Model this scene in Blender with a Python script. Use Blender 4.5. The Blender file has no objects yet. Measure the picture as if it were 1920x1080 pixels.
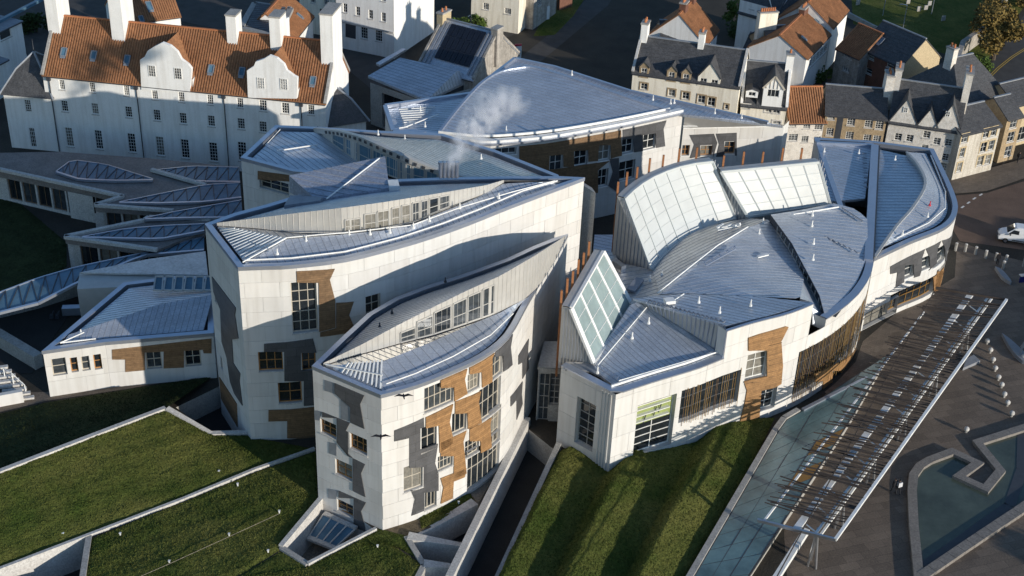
import bpy, math, random
from mathutils import Vector, Matrix
from mathutils.geometry import tessellate_polygon
import numpy as np

random.seed(7)
SC = bpy.context.scene
COL = SC.collection
R_ = math.radians

# ------------------------------------------------------------------ camera
F_PX, CAM_H = 2560.0, 80.0            # focal length in pixels of a 1920 wide frame, flying height in metres
_d = np.array([775 - 960, 4830 - 540, F_PX], float); DOWN = _d / np.linalg.norm(_d)
_h = np.array([0, 0, 1.0]); _h = _h - DOWN * np.dot(_h, DOWN); _h /= np.linalg.norm(_h)
_r = np.cross(DOWN, _h)
if _r[0] < 0: _r = -_r
ROT = np.array([_r, _h, -DOWN])
cam = bpy.data.cameras.new('camera'); cam.lens = F_PX / 1920 * 36; cam.sensor_width = 36
cam.clip_start = 1; cam.clip_end = 4000
camo = bpy.data.objects.new('camera', cam); COL.objects.link(camo)
_m = Matrix.Identity(4)
for i in range(3):
    _m[i][0] = ROT[i][0]; _m[i][1] = -ROT[i][1]; _m[i][2] = -ROT[i][2]
_m[2][3] = CAM_H
camo.matrix_world = _m
SC.camera = camo

# ------------------------------------------------------------------ sky, sun, exposure
SUN_AZ, SUN_EL = -40.0, 11.5          # azimuth from +X towards +Y
world = bpy.data.worlds.new('World'); SC.world = world; world.use_nodes = True
wn = world.node_tree
sky = wn.nodes.new('ShaderNodeTexSky'); sky.sky_type = 'NISHITA'; sky.sun_disc = False
sky.sun_elevation = R_(SUN_EL); sky.sun_rotation = R_(90 - SUN_AZ)
sky.air_density = 1.0; sky.dust_density = 0.15; sky.ozone_density = 3.0
bg = wn.nodes['Background']; bg.inputs[1].default_value = 0.15
wn.links.new(sky.outputs[0], bg.inputs[0])
sun = bpy.data.lights.new('sun', 'SUN'); sun.energy = 4.05; sun.angle = R_(0.5); sun.color = (1.0, 0.92, 0.80)
suno = bpy.data.objects.new('sun', sun); COL.objects.link(suno)
_sd = Vector((math.cos(R_(SUN_EL)) * math.cos(R_(SUN_AZ)), math.cos(R_(SUN_EL)) * math.sin(R_(SUN_AZ)), math.sin(R_(SUN_EL))))
suno.rotation_euler = (-_sd).to_track_quat('-Z', 'Y').to_euler()
suno.location = _sd * 150 + Vector((0, 130, 0))
SC.view_settings.view_transform = 'Standard'; SC.view_settings.look = 'None'
SC.cycles.volume_bounces = 4; SC.cycles.max_bounces = 8
SC.view_settings.exposure = 0.12; SC.view_settings.gamma = 1.0

# ------------------------------------------------------------------ pixel <-> place
def ray(px, py): return ROT @ np.array([px - 960, py - 540, F_PX], float)
def P(px, py, z=0.0):
    """place on the level z that the photograph shows at (px, py)"""
    d = ray(px, py); t = (z - CAM_H) / d[2]
    return Vector((d[0] * t, d[1] * t, z))
def proj(p):
    c = ROT.T @ (np.array(p, float) - np.array([0, 0, CAM_H]))
    return 960 + F_PX * c[0] / c[2], 540 + F_PX * c[1] / c[2]
def zat(x, y, py):
    """height at which the upright over (x, y) meets picture row py"""
    lo, hi = -20.0, 70.0
    for _ in range(45):
        m = (lo + hi) / 2
        if proj((x, y, m))[1] > py: lo = m
        else: hi = m
    return lo
def V2(p): return Vector((p[0], p[1]))
def yat(poly, x):
    """row of a left-to-right pixel polyline at column x"""
    if x <= poly[0][0]: return poly[0][1]
    for a, b in zip(poly[:-1], poly[1:]):
        if x <= b[0]: return a[1] + (b[1] - a[1]) * (x - a[0]) / max(1e-6, b[0] - a[0])
    return poly[-1][1]
def above(base, toppx):
    """points over base (3-D list) whose picture rows follow toppx"""
    out = []
    for p in base:
        z = p[2]
        for _ in range(4):
            x = proj((p[0], p[1], z))[0]; z = max(p[2] + .02, zat(p[0], p[1], yat(toppx, x)))
        out.append(Vector((p[0], p[1], z)))
    return out

# ------------------------------------------------------------------ materials
def mat(name, col, rough=.7, metal=0., var=.12, vs=1.5, bump=0., bs=12., spec=.4, col2=None, fine=None, coat=0.):
    m = bpy.data.materials.new(name); m.use_nodes = True
    nt = m.node_tree; b = nt.nodes['Principled BSDF']; L = nt.links.new
    b.inputs['Roughness'].default_value = rough; b.inputs['Metallic'].default_value = metal
    b.inputs['Specular IOR Level'].default_value = spec
    tc = nt.nodes.new('ShaderNodeTexCoord')
    n1 = nt.nodes.new('ShaderNodeTexNoise'); n1.inputs['Scale'].default_value = vs; n1.inputs['Detail'].default_value = 6; n1.inputs['Roughness'].default_value = .65
    L(tc.outputs['Object'], n1.inputs['Vector'])
    r = nt.nodes.new('ShaderNodeValToRGB')
    c2 = col2 or tuple(c * (1 + var) for c in col)
    c1 = tuple(c * (1 - var) for c in col)
    r.color_ramp.elements[0].position = .32; r.color_ramp.elements[1].position = .68
    r.color_ramp.elements[0].color = (*c1, 1); r.color_ramp.elements[1].color = (*c2, 1)
    L(n1.outputs[0], r.inputs[0])
    out = r.outputs[0]
    if fine:
        n2 = nt.nodes.new('ShaderNodeTexNoise'); n2.inputs['Scale'].default_value = fine; n2.inputs['Detail'].default_value = 3
        L(tc.outputs['Object'], n2.inputs['Vector'])
        mx = nt.nodes.new('ShaderNodeMix'); mx.data_type = 'RGBA'; mx.blend_type = 'OVERLAY'; mx.inputs[0].default_value = .55
        L(out, mx.inputs[6]); L(n2.outputs[0], mx.inputs[7]); out = mx.outputs[2]
    L(out, b.inputs['Base Color'])
    if bump:
        n3 = nt.nodes.new('ShaderNodeTexNoise'); n3.inputs['Scale'].default_value = bs; n3.inputs['Detail'].default_value = 4
        L(tc.outputs['Object'], n3.inputs['Vector'])
        bp = nt.nodes.new('ShaderNodeBump'); bp.inputs['Strength'].default_value = bump; bp.inputs['Distance'].default_value = .1
        L(n3.outputs[0], bp.inputs['Height']); L(bp.outputs[0], b.inputs['Normal'])
    return m
def streak(m, amt=.10):
    """rain streaks and grime: tall narrow stains over a broad cloud of tone"""
    nt = m.node_tree; b = nt.nodes['Principled BSDF']; L = nt.links.new
    src = b.inputs['Base Color'].links[0].from_socket
    tc = nt.nodes.new('ShaderNodeTexCoord'); mp = nt.nodes.new('ShaderNodeMapping'); mp.inputs['Scale'].default_value = (1.6, 1.6, .12); L(tc.outputs['Object'], mp.inputs[0])
    n = nt.nodes.new('ShaderNodeTexNoise'); n.inputs['Scale'].default_value = 1.3; n.inputs['Detail'].default_value = 5; L(mp.outputs[0], n.inputs['Vector'])
    r = nt.nodes.new('ShaderNodeValToRGB'); r.color_ramp.elements[0].position = .34; r.color_ramp.elements[1].position = .56
    r.color_ramp.elements[0].color = (1 - amt, 1 - amt * 1.1, 1 - amt * 1.25, 1); r.color_ramp.elements[1].color = (1, 1, 1, 1); L(n.outputs[0], r.inputs[0])
    mx = nt.nodes.new('ShaderNodeMix'); mx.data_type = 'RGBA'; mx.blend_type = 'MULTIPLY'; mx.inputs[0].default_value = 1
    L(src, mx.inputs[6]); L(r.outputs[0], mx.inputs[7]); L(mx.outputs[2], b.inputs['Base Color']); return m
def course(m, rot, bw, bh, amt=.10, joint=.6, offs=.5, upright=False):
    """adds sheet or slab courses (tone per sheet, thin darker joint) to a material, laid along direction rot in plan"""
    nt = m.node_tree; b = nt.nodes['Principled BSDF']; L = nt.links.new
    src = b.inputs['Base Color'].links[0].from_socket
    tc = nt.nodes.new('ShaderNodeTexCoord'); mp = nt.nodes.new('ShaderNodeMapping'); mp.vector_type = 'TEXTURE'
    mp.inputs['Rotation'].default_value = (R_(90) if upright else 0, 0, R_(rot))
    L(tc.outputs['Object'], mp.inputs[0])
    br = nt.nodes.new('ShaderNodeTexBrick'); br.offset = offs
    br.inputs['Scale'].default_value = 1; br.inputs['Brick Width'].default_value = bw; br.inputs['Row Height'].default_value = bh
    br.inputs['Mortar Size'].default_value = .018; br.inputs['Mortar Smooth'].default_value = .3
    br.inputs['Color1'].default_value = (1 - amt, 1 - amt, 1 - amt, 1); br.inputs['Color2'].default_value = (1 + amt, 1 + amt, 1 + amt, 1)
    br.inputs['Mortar'].default_value = (joint, joint, joint, 1)
    L(mp.outputs[0], br.inputs['Vector'])
    mx = nt.nodes.new('ShaderNodeMix'); mx.data_type = 'RGBA'; mx.blend_type = 'MULTIPLY'; mx.inputs[0].default_value = 1
    L(src, mx.inputs[6]); L(br.outputs[0], mx.inputs[7]); L(mx.outputs[2], b.inputs['Base Color'])
    return m

M = {}
M['granite'] = [mat('kemnay_granite_%s' % k, c, .72, var=.035, vs=.5, bump=.02, bs=20) for k, c in
                (('a', (.635, .625, .60)), ('b', (.66, .645, .62)), ('c', (.60, .585, .56)))]
for _g in M['granite']: streak(_g, .09)
M['granite_joint'] = mat('granite_joint', (.50, .49, .47), .8)
M['dark_granite'] = course(mat('dark_granite', (.090, .090, .094), .45, var=.16, vs=1.2, fine=20), 0, 1.7, .95, .14, .55, upright=True)
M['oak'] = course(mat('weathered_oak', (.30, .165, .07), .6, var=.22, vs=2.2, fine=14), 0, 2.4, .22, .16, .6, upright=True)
M['oak_dark'] = course(mat('dark_shaded_oak', (.19, .115, .06), .65, var=.25, vs=3), 0, 2.4, .22, .16, .6, upright=True)  # darker oak; panels out of the sun have their shade in this colour
M['zinc'] = course(mat('stainless_roof', (.58, .615, .67), .47, .68, var=.09, vs=.35, fine=6), 25, 3.0, .55, .06, .80)
M['zinc_b'] = course(mat('stainless_roof_crosswise', (.58, .615, .67), .47, .68, var=.09, vs=.35, fine=6), -40, 2.6, .55, .06, .80)
M['box_roof'] = course(mat('shaded_box_roof', (.42, .45, .52), .5, .6, var=.08, vs=.4, fine=5), -15, 3, .8, .06, .8)  # darker steel, the box's lack of sun is put into its colour
M['zinc_up'] = mat('weathered_steel_roof', (.62, .605, .58), .44, .6, var=.14, vs=.3, fine=4)
M['seam'] = mat('roof_seam', (.30, .32, .36), .65, .4)
M['coping'] = mat('steel_coping', (.50, .54, .62), .35, .75, var=.05)
M['clad'] = mat('grey_steel_cladding', (.52, .51, .485), .5, .35, var=.07, vs=1)
M['white_metal'] = mat('white_metal', (.78, .78, .76), .45)
M['gutter'] = mat('dark_gutter', (.05, .055, .065), .5)
M['steel'] = mat('bright_steel', (.55, .56, .58), .28, .9)
M['glass'] = mat('window_glass', (.018, .022, .026), .06, spec=.8, var=.3)
M['glass_pale'] = mat('window_glass_with_blind', (.20, .19, .165), .12, spec=.7, var=.3, vs=3)
M['glass_grey'] = mat('grey_window_glass', (.05, .058, .065), .08, spec=.8, var=.4, vs=2)
GLASSES = [M['glass']] * 5 + [M['glass_grey']] * 3 + [M['glass_pale']]
M['glass_green'] = mat('frosted_rooflight_glass', (.54, .56, .555), .45, var=.06, vs=.5, spec=.35)
M['glass_sea'] = mat('sea_green_rooflight_glass', (.27, .345, .345), .25, var=.15, vs=.6, spec=.6)
M['stone_dk'] = mat('shaded_roof_stone', (.22, .195, .18), .8, var=.15, vs=.6, fine=6)  # roof stone darkened for the shade the towers cast on it
M['bright_roof'] = mat('polished_steel_roof', (.55, .54, .52), .22, .85, var=.06, vs=.6)
M['field'] = mat('dark_field_grass', (.042, .036, .028), .95, var=.3, vs=.2, fine=5, bump=.4, bs=6)
M['glass_blue'] = mat('blue_roof_glass', (.095, .185, .26), .35, spec=.2, var=.25, vs=.4)
M['glass_teal'] = mat('teal_canopy_glass', (.12, .20, .205), .25, spec=.8, var=.30, vs=.35)
M['frame'] = mat('pale_window_frame', (.50, .45, .37), .5)
M['frame_white'] = mat('white_window_frame', (.75, .74, .70), .5)
M['frame_oak'] = mat('oak_window_frame', (.40, .20, .07), .55)
M['green_panel'] = mat('green_wall_panel', (.27, .32, .11), .6)
M['concrete'] = mat('concrete', (.36, .345, .32), .85, var=.14, vs=.7, fine=6, bump=.08, bs=8)
M['concrete_lt'] = mat('pale_concrete', (.52, .50, .47), .8, var=.10, vs=.7, fine=6)
M['harl'] = streak(mat('white_harling', (.85, .84, .81), .9, var=.04, vs=.5, fine=8, bump=.12, bs=7), .10)
M['cream'] = streak(mat('cream_harling', (.86, .80, .67), .9, var=.05, vs=.5, fine=8, bump=.1, bs=7), .18)
M['ivory'] = streak(mat('ivory_render', (.54, .50, .43), .9, var=.07, vs=.5, fine=8), .2)
M['ochre'] = mat('ochre_render', (.50, .40, .25), .9, var=.06, vs=.6, fine=8)
M['rubble'] = course(mat('rubble_stone', (.36, .33, .29), .9, var=.25, vs=1.4, fine=6, bump=.3, bs=5), 0, .6, .3, .18, .8)
M['brown_stone'] = mat('brown_stone', (.36, .27, .165), .9, var=.18, vs=1.2, fine=6, bump=.2, bs=5)
M['pink_stone'] = mat('pale_rubble', (.66, .62, .56), .9, var=.16, vs=1.3, fine=6, bump=.25, bs=5)
M['brick'] = mat('dark_brick', (.16, .075, .05), .9, var=.2, vs=2, fine=12)
M['pantile'] = mat('orange_pantile', (.32, .15, .07), .8, var=.22, vs=.7, fine=4)
M['slate'] = mat('grey_slate', (.075, .075, .078), .6, var=.25, vs=1.5, fine=6, bump=.3, bs=6)
M['lead'] = mat('lead', (.28, .30, .33), .5, .3)
M['terracotta'] = mat('terracotta', (.45, .17, .07), .8)
M['asphalt'] = mat('asphalt', (.062, .058, .055), .9, var=.22, vs=.5, fine=9, bump=.15, bs=9)
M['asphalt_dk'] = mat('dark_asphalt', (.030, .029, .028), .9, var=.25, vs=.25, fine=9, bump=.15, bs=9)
M['setts'] = course(mat('stone_setts', (.165, .13, .10), .85, var=.16, vs=.35, fine=8, bump=.12, bs=8), 28, .6, .3, .12, .7)
M['flag'] = course(mat('caithness_flags', (.150, .116, .088), .75, var=.20, vs=.22, fine=7, bump=.06, bs=5), 20, 1.8, .9, .18, .55)
M['red_road'] = mat('red_chip_road', (.14, .092, .068), .9, var=.15, vs=.4, fine=9)
M['paint'] = mat('road_paint', (.70, .69, .66), .8)
M['yellow'] = mat('yellow_paint', (.55, .36, .06), .8)
M['grass'] = mat('lawn_grass', (.060, .098, .018), .95, var=.22, vs=.15, fine=3.5, bump=.9, bs=6, col2=(.155, .150, .042), spec=.1)
M['grass_dk'] = mat('shaded_grass', (.034, .044, .017), .95, var=.35, vs=.35, fine=4, bump=.8, bs=5, spec=.1)  # darker copy of the lawn grass with the shade painted in
M['gravel'] = mat('gravel', (.24, .21, .17), .95, var=.35, vs=5, fine=14, bump=.8, bs=12)
M['earth'] = mat('dry_planting', (.13, .10, .06), .95, var=.4, vs=2.5, fine=9, bump=.8, bs=8)
M['leaf'] = mat('bush_leaf', (.07, .11, .022), .7, var=.45, vs=1.2, spec=.2)
M['leaf_dk'] = mat('dark_leaf', (.04, .065, .02), .7, var=.45, vs=1.2, spec=.2)
M['leaf_brown'] = mat('autumn_leaf', (.17, .12, .035), .7, var=.4, vs=1.0, spec=.2)
M['bark'] = mat('bark', (.09, .07, .05), .9, var=.3, vs=4)
M['water'] = mat('pond_water', (.070, .088, .070), .09, var=.30, vs=.25, spec=.5, bump=.12, bs=2.5)
M['solar'] = mat('solar_cell', (.012, .014, .022), .18, spec=.6, var=.2, vs=1)
M['ribwood'] = mat('canopy_pole_wood', (.052, .040, .033), .7, var=.25, vs=1.5)
M['car_white'] = mat('white_car_paint', (.78, .79, .80), .25, var=.02)
M['tyre'] = mat('tyre', (.02, .02, .02), .8)
M['amber'] = mat('amber_tint', (.30, .16, .04), .5)
M['cloth_dk'] = mat('dark_cloth', (.02, .02, .024), .9)
M['cloth_lt'] = mat('light_cloth', (.55, .55, .56), .9)
M['skin'] = mat('skin', (.45, .28, .20), .6)
M['red'] = mat('red_paint', (.55, .05, .07), .5)
M['edging'] = mat('pond_edging_stone', (.205, .185, .165), .8, var=.12, vs=.8, fine=6)
M['frame_grey'] = mat('rooflight_frame', (.50, .53, .53), .6, var=.03)
M['pole_wood'] = mat('stained_pole_wood', (.30, .125, .05), .7, var=.2, vs=3)
M['rod'] = mat('bronzed_screen_rod', (.34, .215, .085), .45, var=.3, vs=4)
M['bench_stone'] = mat('grey_granite_bench', (.24, .25, .27), .6, var=.12, vs=1)

# ------------------------------------------------------------------ objects
class MB:
    def __init__(s): s.v = []; s.f = []
    def add(s, vs, fs):
        o = len(s.v); s.v += [tuple(v) for v in vs]; s.f += [tuple(o + i for i in f) for f in fs]; return s
    def quad(s, a, b, c, d): return s.add([a, b, c, d], [(0, 1, 2, 3)])
    def hexa(s, lo, hi):
        n = len(lo)
        return s.add(list(lo) + list(hi), [tuple(range(n))[::-1], tuple(range(n, 2 * n))] + [(i, (i + 1) % n, n + (i + 1) % n, n + i) for i in range(n)])
    def box(s, c, sx, sy, sz, ang=0):
        """box standing on c"""
        ca, sa = math.cos(ang), math.sin(ang); c = Vector(c)
        q = [Vector((x * ca - y * sa, x * sa + y * ca, 0)) for x, y in ((-sx / 2, -sy / 2), (sx / 2, -sy / 2), (sx / 2, sy / 2), (-sx / 2, sy / 2))]
        return s.hexa([c + p for p in q], [c + p + Vector((0, 0, sz)) for p in q])
    def bar(s, a, b, w, h, up=Vector((0, 0, 1))):
        a, b = Vector(a), Vector(b); d = (b - a)
        if d.length < 1e-5: return s
        d.normalize(); side = d.cross(up)
        if side.length < 1e-4: side = d.cross(Vector((1, 0, 0)))
        side.normalize(); u = side.cross(d)
        q = [side * (-w / 2) - u * (h / 2), side * (w / 2) - u * (h / 2), side * (w / 2) + u * (h / 2), side * (-w / 2) + u * (h / 2)]
        return s.hexa([a + p for p in q], [b + p for p in q])
    def tube(s, pts, r, n=6):
        pts = [Vector(p) for p in pts]
        rs = r if isinstance(r, (list, tuple)) else [r] * len(pts)
        vs = []; fs = []
        for i, p in enumerate(pts):
            d = (pts[min(i + 1, len(pts) - 1)] - pts[max(i - 1, 0)]).normalized()
            a = d.orthogonal().normalized() if abs(d.z) > .95 else d.cross(Vector((0, 0, 1))).normalized()
            b = d.cross(a)
            vs += [p + (a * math.cos(t) + b * math.sin(t)) * rs[i] for t in [2 * math.pi * k / n for k in range(n)]]
        for i in range(len(pts) - 1):
            fs += [(i * n + k, i * n + (k + 1) % n, (i + 1) * n + (k + 1) % n, (i + 1) * n + k) for k in range(n)]
        fs += [tuple(range(n))[::-1], tuple(range((len(pts) - 1) * n, len(pts) * n))]
        return s.add(vs, fs)
    def prism(s, poly, down):
        """polygon (3-D list) with a thickness downwards"""
        poly = [Vector(p) for p in poly]; n = len(poly)
        tri = tessellate_polygon([[Vector((p.x, p.y, 0)) for p in poly]])
        lo = [p - Vector((0, 0, down)) for p in poly]
        fs = []
        for t in tri:
            a, b, c = (poly[i] for i in t)
            if (b - a).cross(c - a).z < 0: t = (t[0], t[2], t[1])
            fs.append(tuple(t)); fs.append(tuple(n + i for i in (t[0], t[2], t[1])))
        fs += [(i, (i + 1) % n, n + (i + 1) % n, n + i) for i in range(n)]
        return s.add(poly + lo, fs)
    def build(s, name, m, parent=None, smooth=False, kind=None):
        me = bpy.data.meshes.new(name)
        org = Vector((0, 0, 0))
        if parent is None and s.v:
            xs = [v[0] for v in s.v]; ys = [v[1] for v in s.v]; zs = [v[2] for v in s.v]
            org = Vector(((min(xs) + max(xs)) / 2, (min(ys) + max(ys)) / 2, min(zs)))
        me.from_pydata([tuple(Vector(v) - org) for v in s.v], [], s.f); me.update()
        for mm in (m if isinstance(m, (list, tuple)) else [m]): me.materials.append(mm)
        if smooth: me.polygons.foreach_set('use_smooth', [True] * len(me.polygons))
        o = bpy.data.objects.new(name, me); COL.objects.link(o); o.location = org
        if parent is not None: adopt(o, parent)
        if kind: o['kind'] = kind
        return o
WLOC = {}
def wl(o):
    p = Vector(o.location); q = o.parent
    return WLOC.get(o.name, p)
def adopt(o, parent):
    """mesh written in place coordinates, parented without moving"""
    o.parent = parent
    o.matrix_parent_inverse = Matrix.Translation(-wl(parent))
    WLOC[o.name] = Vector((0, 0, 0)) if o.type == 'MESH' else Vector(o.location)
def thing(name, label, cat, loc=(0, 0, 0), group=None):
    o = bpy.data.objects.new(name, None); COL.objects.link(o); o.location = loc; o.empty_display_size = .5
    o['label'] = label; o['category'] = cat
    if group: o['group'] = group
    WLOC[o.name] = Vector(loc)
    return o
def tag(o, label, cat, group=None):
    o['label'] = label; o['category'] = cat
    if group: o['group'] = group
    return o
def struct(o): o['kind'] = 'structure'; return o
def copy_tree(o, off, rz=0., parent=None):
    """copy of a thing with its parts, moved by off"""
    c = o.copy(); COL.objects.link(c)
    if parent is None:
        c.location = Vector(o.location) + Vector(off); c.rotation_euler.z += rz
    else: c.parent = parent
    for ch in list(o.children): copy_tree(ch, off, 0, c)
    return c

# ------------------------------------------------------------------ polylines
def smooth_poly(pts, n=5, keep=()):
    """Catmull-Rom through pts; indices in keep stay sharp"""
    out = []
    k = len(pts)
    for i in range(k - 1):
        p0 = pts[i - 1] if i > 0 and i not in keep else pts[i]
        p3 = pts[i + 2] if i + 2 < k and (i + 1) not in keep else pts[i + 1]
        p1, p2 = pts[i], pts[i + 1]
        for j in range(n):
            t = j / n
            out.append(tuple(.5 * (2 * b + (c - a) * t + (2 * a - 5 * b + 4 * c - d) * t * t + (3 * b - a - 3 * c + d) * t ** 3) for a, b, c, d in zip(p0, p1, p2, p3)))
    out.append(tuple(pts[-1]))
    return out
def resample(pts, n):
    pts = [Vector(p) for p in pts]
    cum = [0.]
    for a, b in zip(pts[:-1], pts[1:]): cum.append(cum[-1] + (b - a).length)
    out = []; j = 0
    for i in range(n + 1):
        s = cum[-1] * i / n
        while j < len(pts) - 2 and cum[j + 1] < s: j += 1
        L = cum[j + 1] - cum[j]; t = 0 if L < 1e-9 else (s - cum[j]) / L
        out.append(pts[j].lerp(pts[j + 1], min(1, max(0, t))))
    return out
def inset(pts, d, closed=True):
    """offsets a plan polygon (anticlockwise from above) inwards by d"""
    pts = [V2(p) for p in pts]; n = len(pts); out = []
    for i in range(n):
        if closed: a, b, c = pts[i - 1], pts[i], pts[(i + 1) % n]
        else: a, b, c = pts[max(0, i - 1)], pts[i], pts[min(n - 1, i + 1)]
        e1 = (b - a); e2 = (c - b)
        if e1.length < 1e-6: e1 = e2
        if e2.length < 1e-6: e2 = e1
        e1 = e1.normalized(); e2 = e2.normalized()
        n1 = Vector((-e1.y, e1.x)); n2 = Vector((-e2.y, e2.x)); m = n1 + n2
        if m.length < .2: m = n1
        m = m.normalized(); k = min(2.2, 1 / max(.2, m.dot(n1)))
        out.append(b + m * d * k)
    return out

# ------------------------------------------------------------------ roofs
def tris_of(mb):
    for f in mb.f:
        v = [Vector(mb.v[i]) for i in f]
        for k in range(1, len(v) - 1): yield v[0], v[k], v[k + 1]
def seams(src, parent, ang, step, w=.045, h=.010, m=None, name='roof_seams', kind='stuff', jitter=0):
    """raised seams where upright planes at angle ang (degrees in plan), step apart, cut the surface src"""
    nrm = Vector((-math.sin(R_(ang)), math.cos(R_(ang)))); mb = MB()
    for a, b, c in tris_of(src):
        up = (b - a).cross(c - a)
        if up.length < 1e-6: continue
        up.normalize()
        if up.z < 0: up = -up
        if up.z < .15: continue
        q = [(V2(p).dot(nrm), p) for p in (a, b, c)]
        lo = min(x for x, _ in q); hi = max(x for x, _ in q)
        k = math.ceil(lo / step)
        while k * step < hi:
            s = k * step; pts = []
            for (x0, p0), (x1, p1) in ((q[0], q[1]), (q[1], q[2]), (q[2], q[0])):
                if (x0 - s) * (x1 - s) < 0: pts.append(p0.lerp(p1, (s - x0) / (x1 - x0)))
            if len(pts) == 2 and (pts[1] - pts[0]).length > .05:
                mb.bar(pts[0] + up * h * .4, pts[1] + up * h * .4, w, h, up)
            k += 1
    if mb.f: return mb.build(name, m or M['seam'], parent, kind=kind)
def loft(A, B, n=24, m=1, thick=0):
    mb = MB(); a = resample(A, n); b = resample(B, n)
    vs = []; 
    for i in range(n + 1):
        for j in range(m + 1): vs.append(a[i].lerp(b[i], j / m))
    fs = []
    for i in range(n):
        for j in range(m):
            q = (i * (m + 1) + j, i * (m + 1) + j + 1, (i + 1) * (m + 1) + j + 1, (i + 1) * (m + 1) + j)
            x, y, z, w = (vs[k] for k in q)
            nn = (z - x).cross(w - y)
            if nn.length < 1e-9: continue
            if nn.z < 0: q = q[::-1]
            fs.append(q)
    mb.add(vs, fs)
    return mb
def poly3(pts, down=.12):
    """roof facet from (px, py, z) corners"""
    return MB().prism([P(*p) for p in pts], down)
def rail(parent, pxs, r=.06, lift=.12, m=None, name='safety_rail'):
    pts = [P(*p) + Vector((0, 0, lift)) for p in pxs]
    return MB().tube(pts, r, 5).build(name, m or M['white_metal'], parent)
def post(parent, px, py, z, h=.55, m=None):
    p = P(px, py, z); mb = MB()
    mb.tube([p, p + Vector((0, 0, h * .3)), p + Vector((0, 0, h * .32)), p + Vector((0, 0, h))], [.16, .14, .07, .06], 6)
    return mb.build('roof_anchor', m or M['white_metal'], parent)

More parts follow.
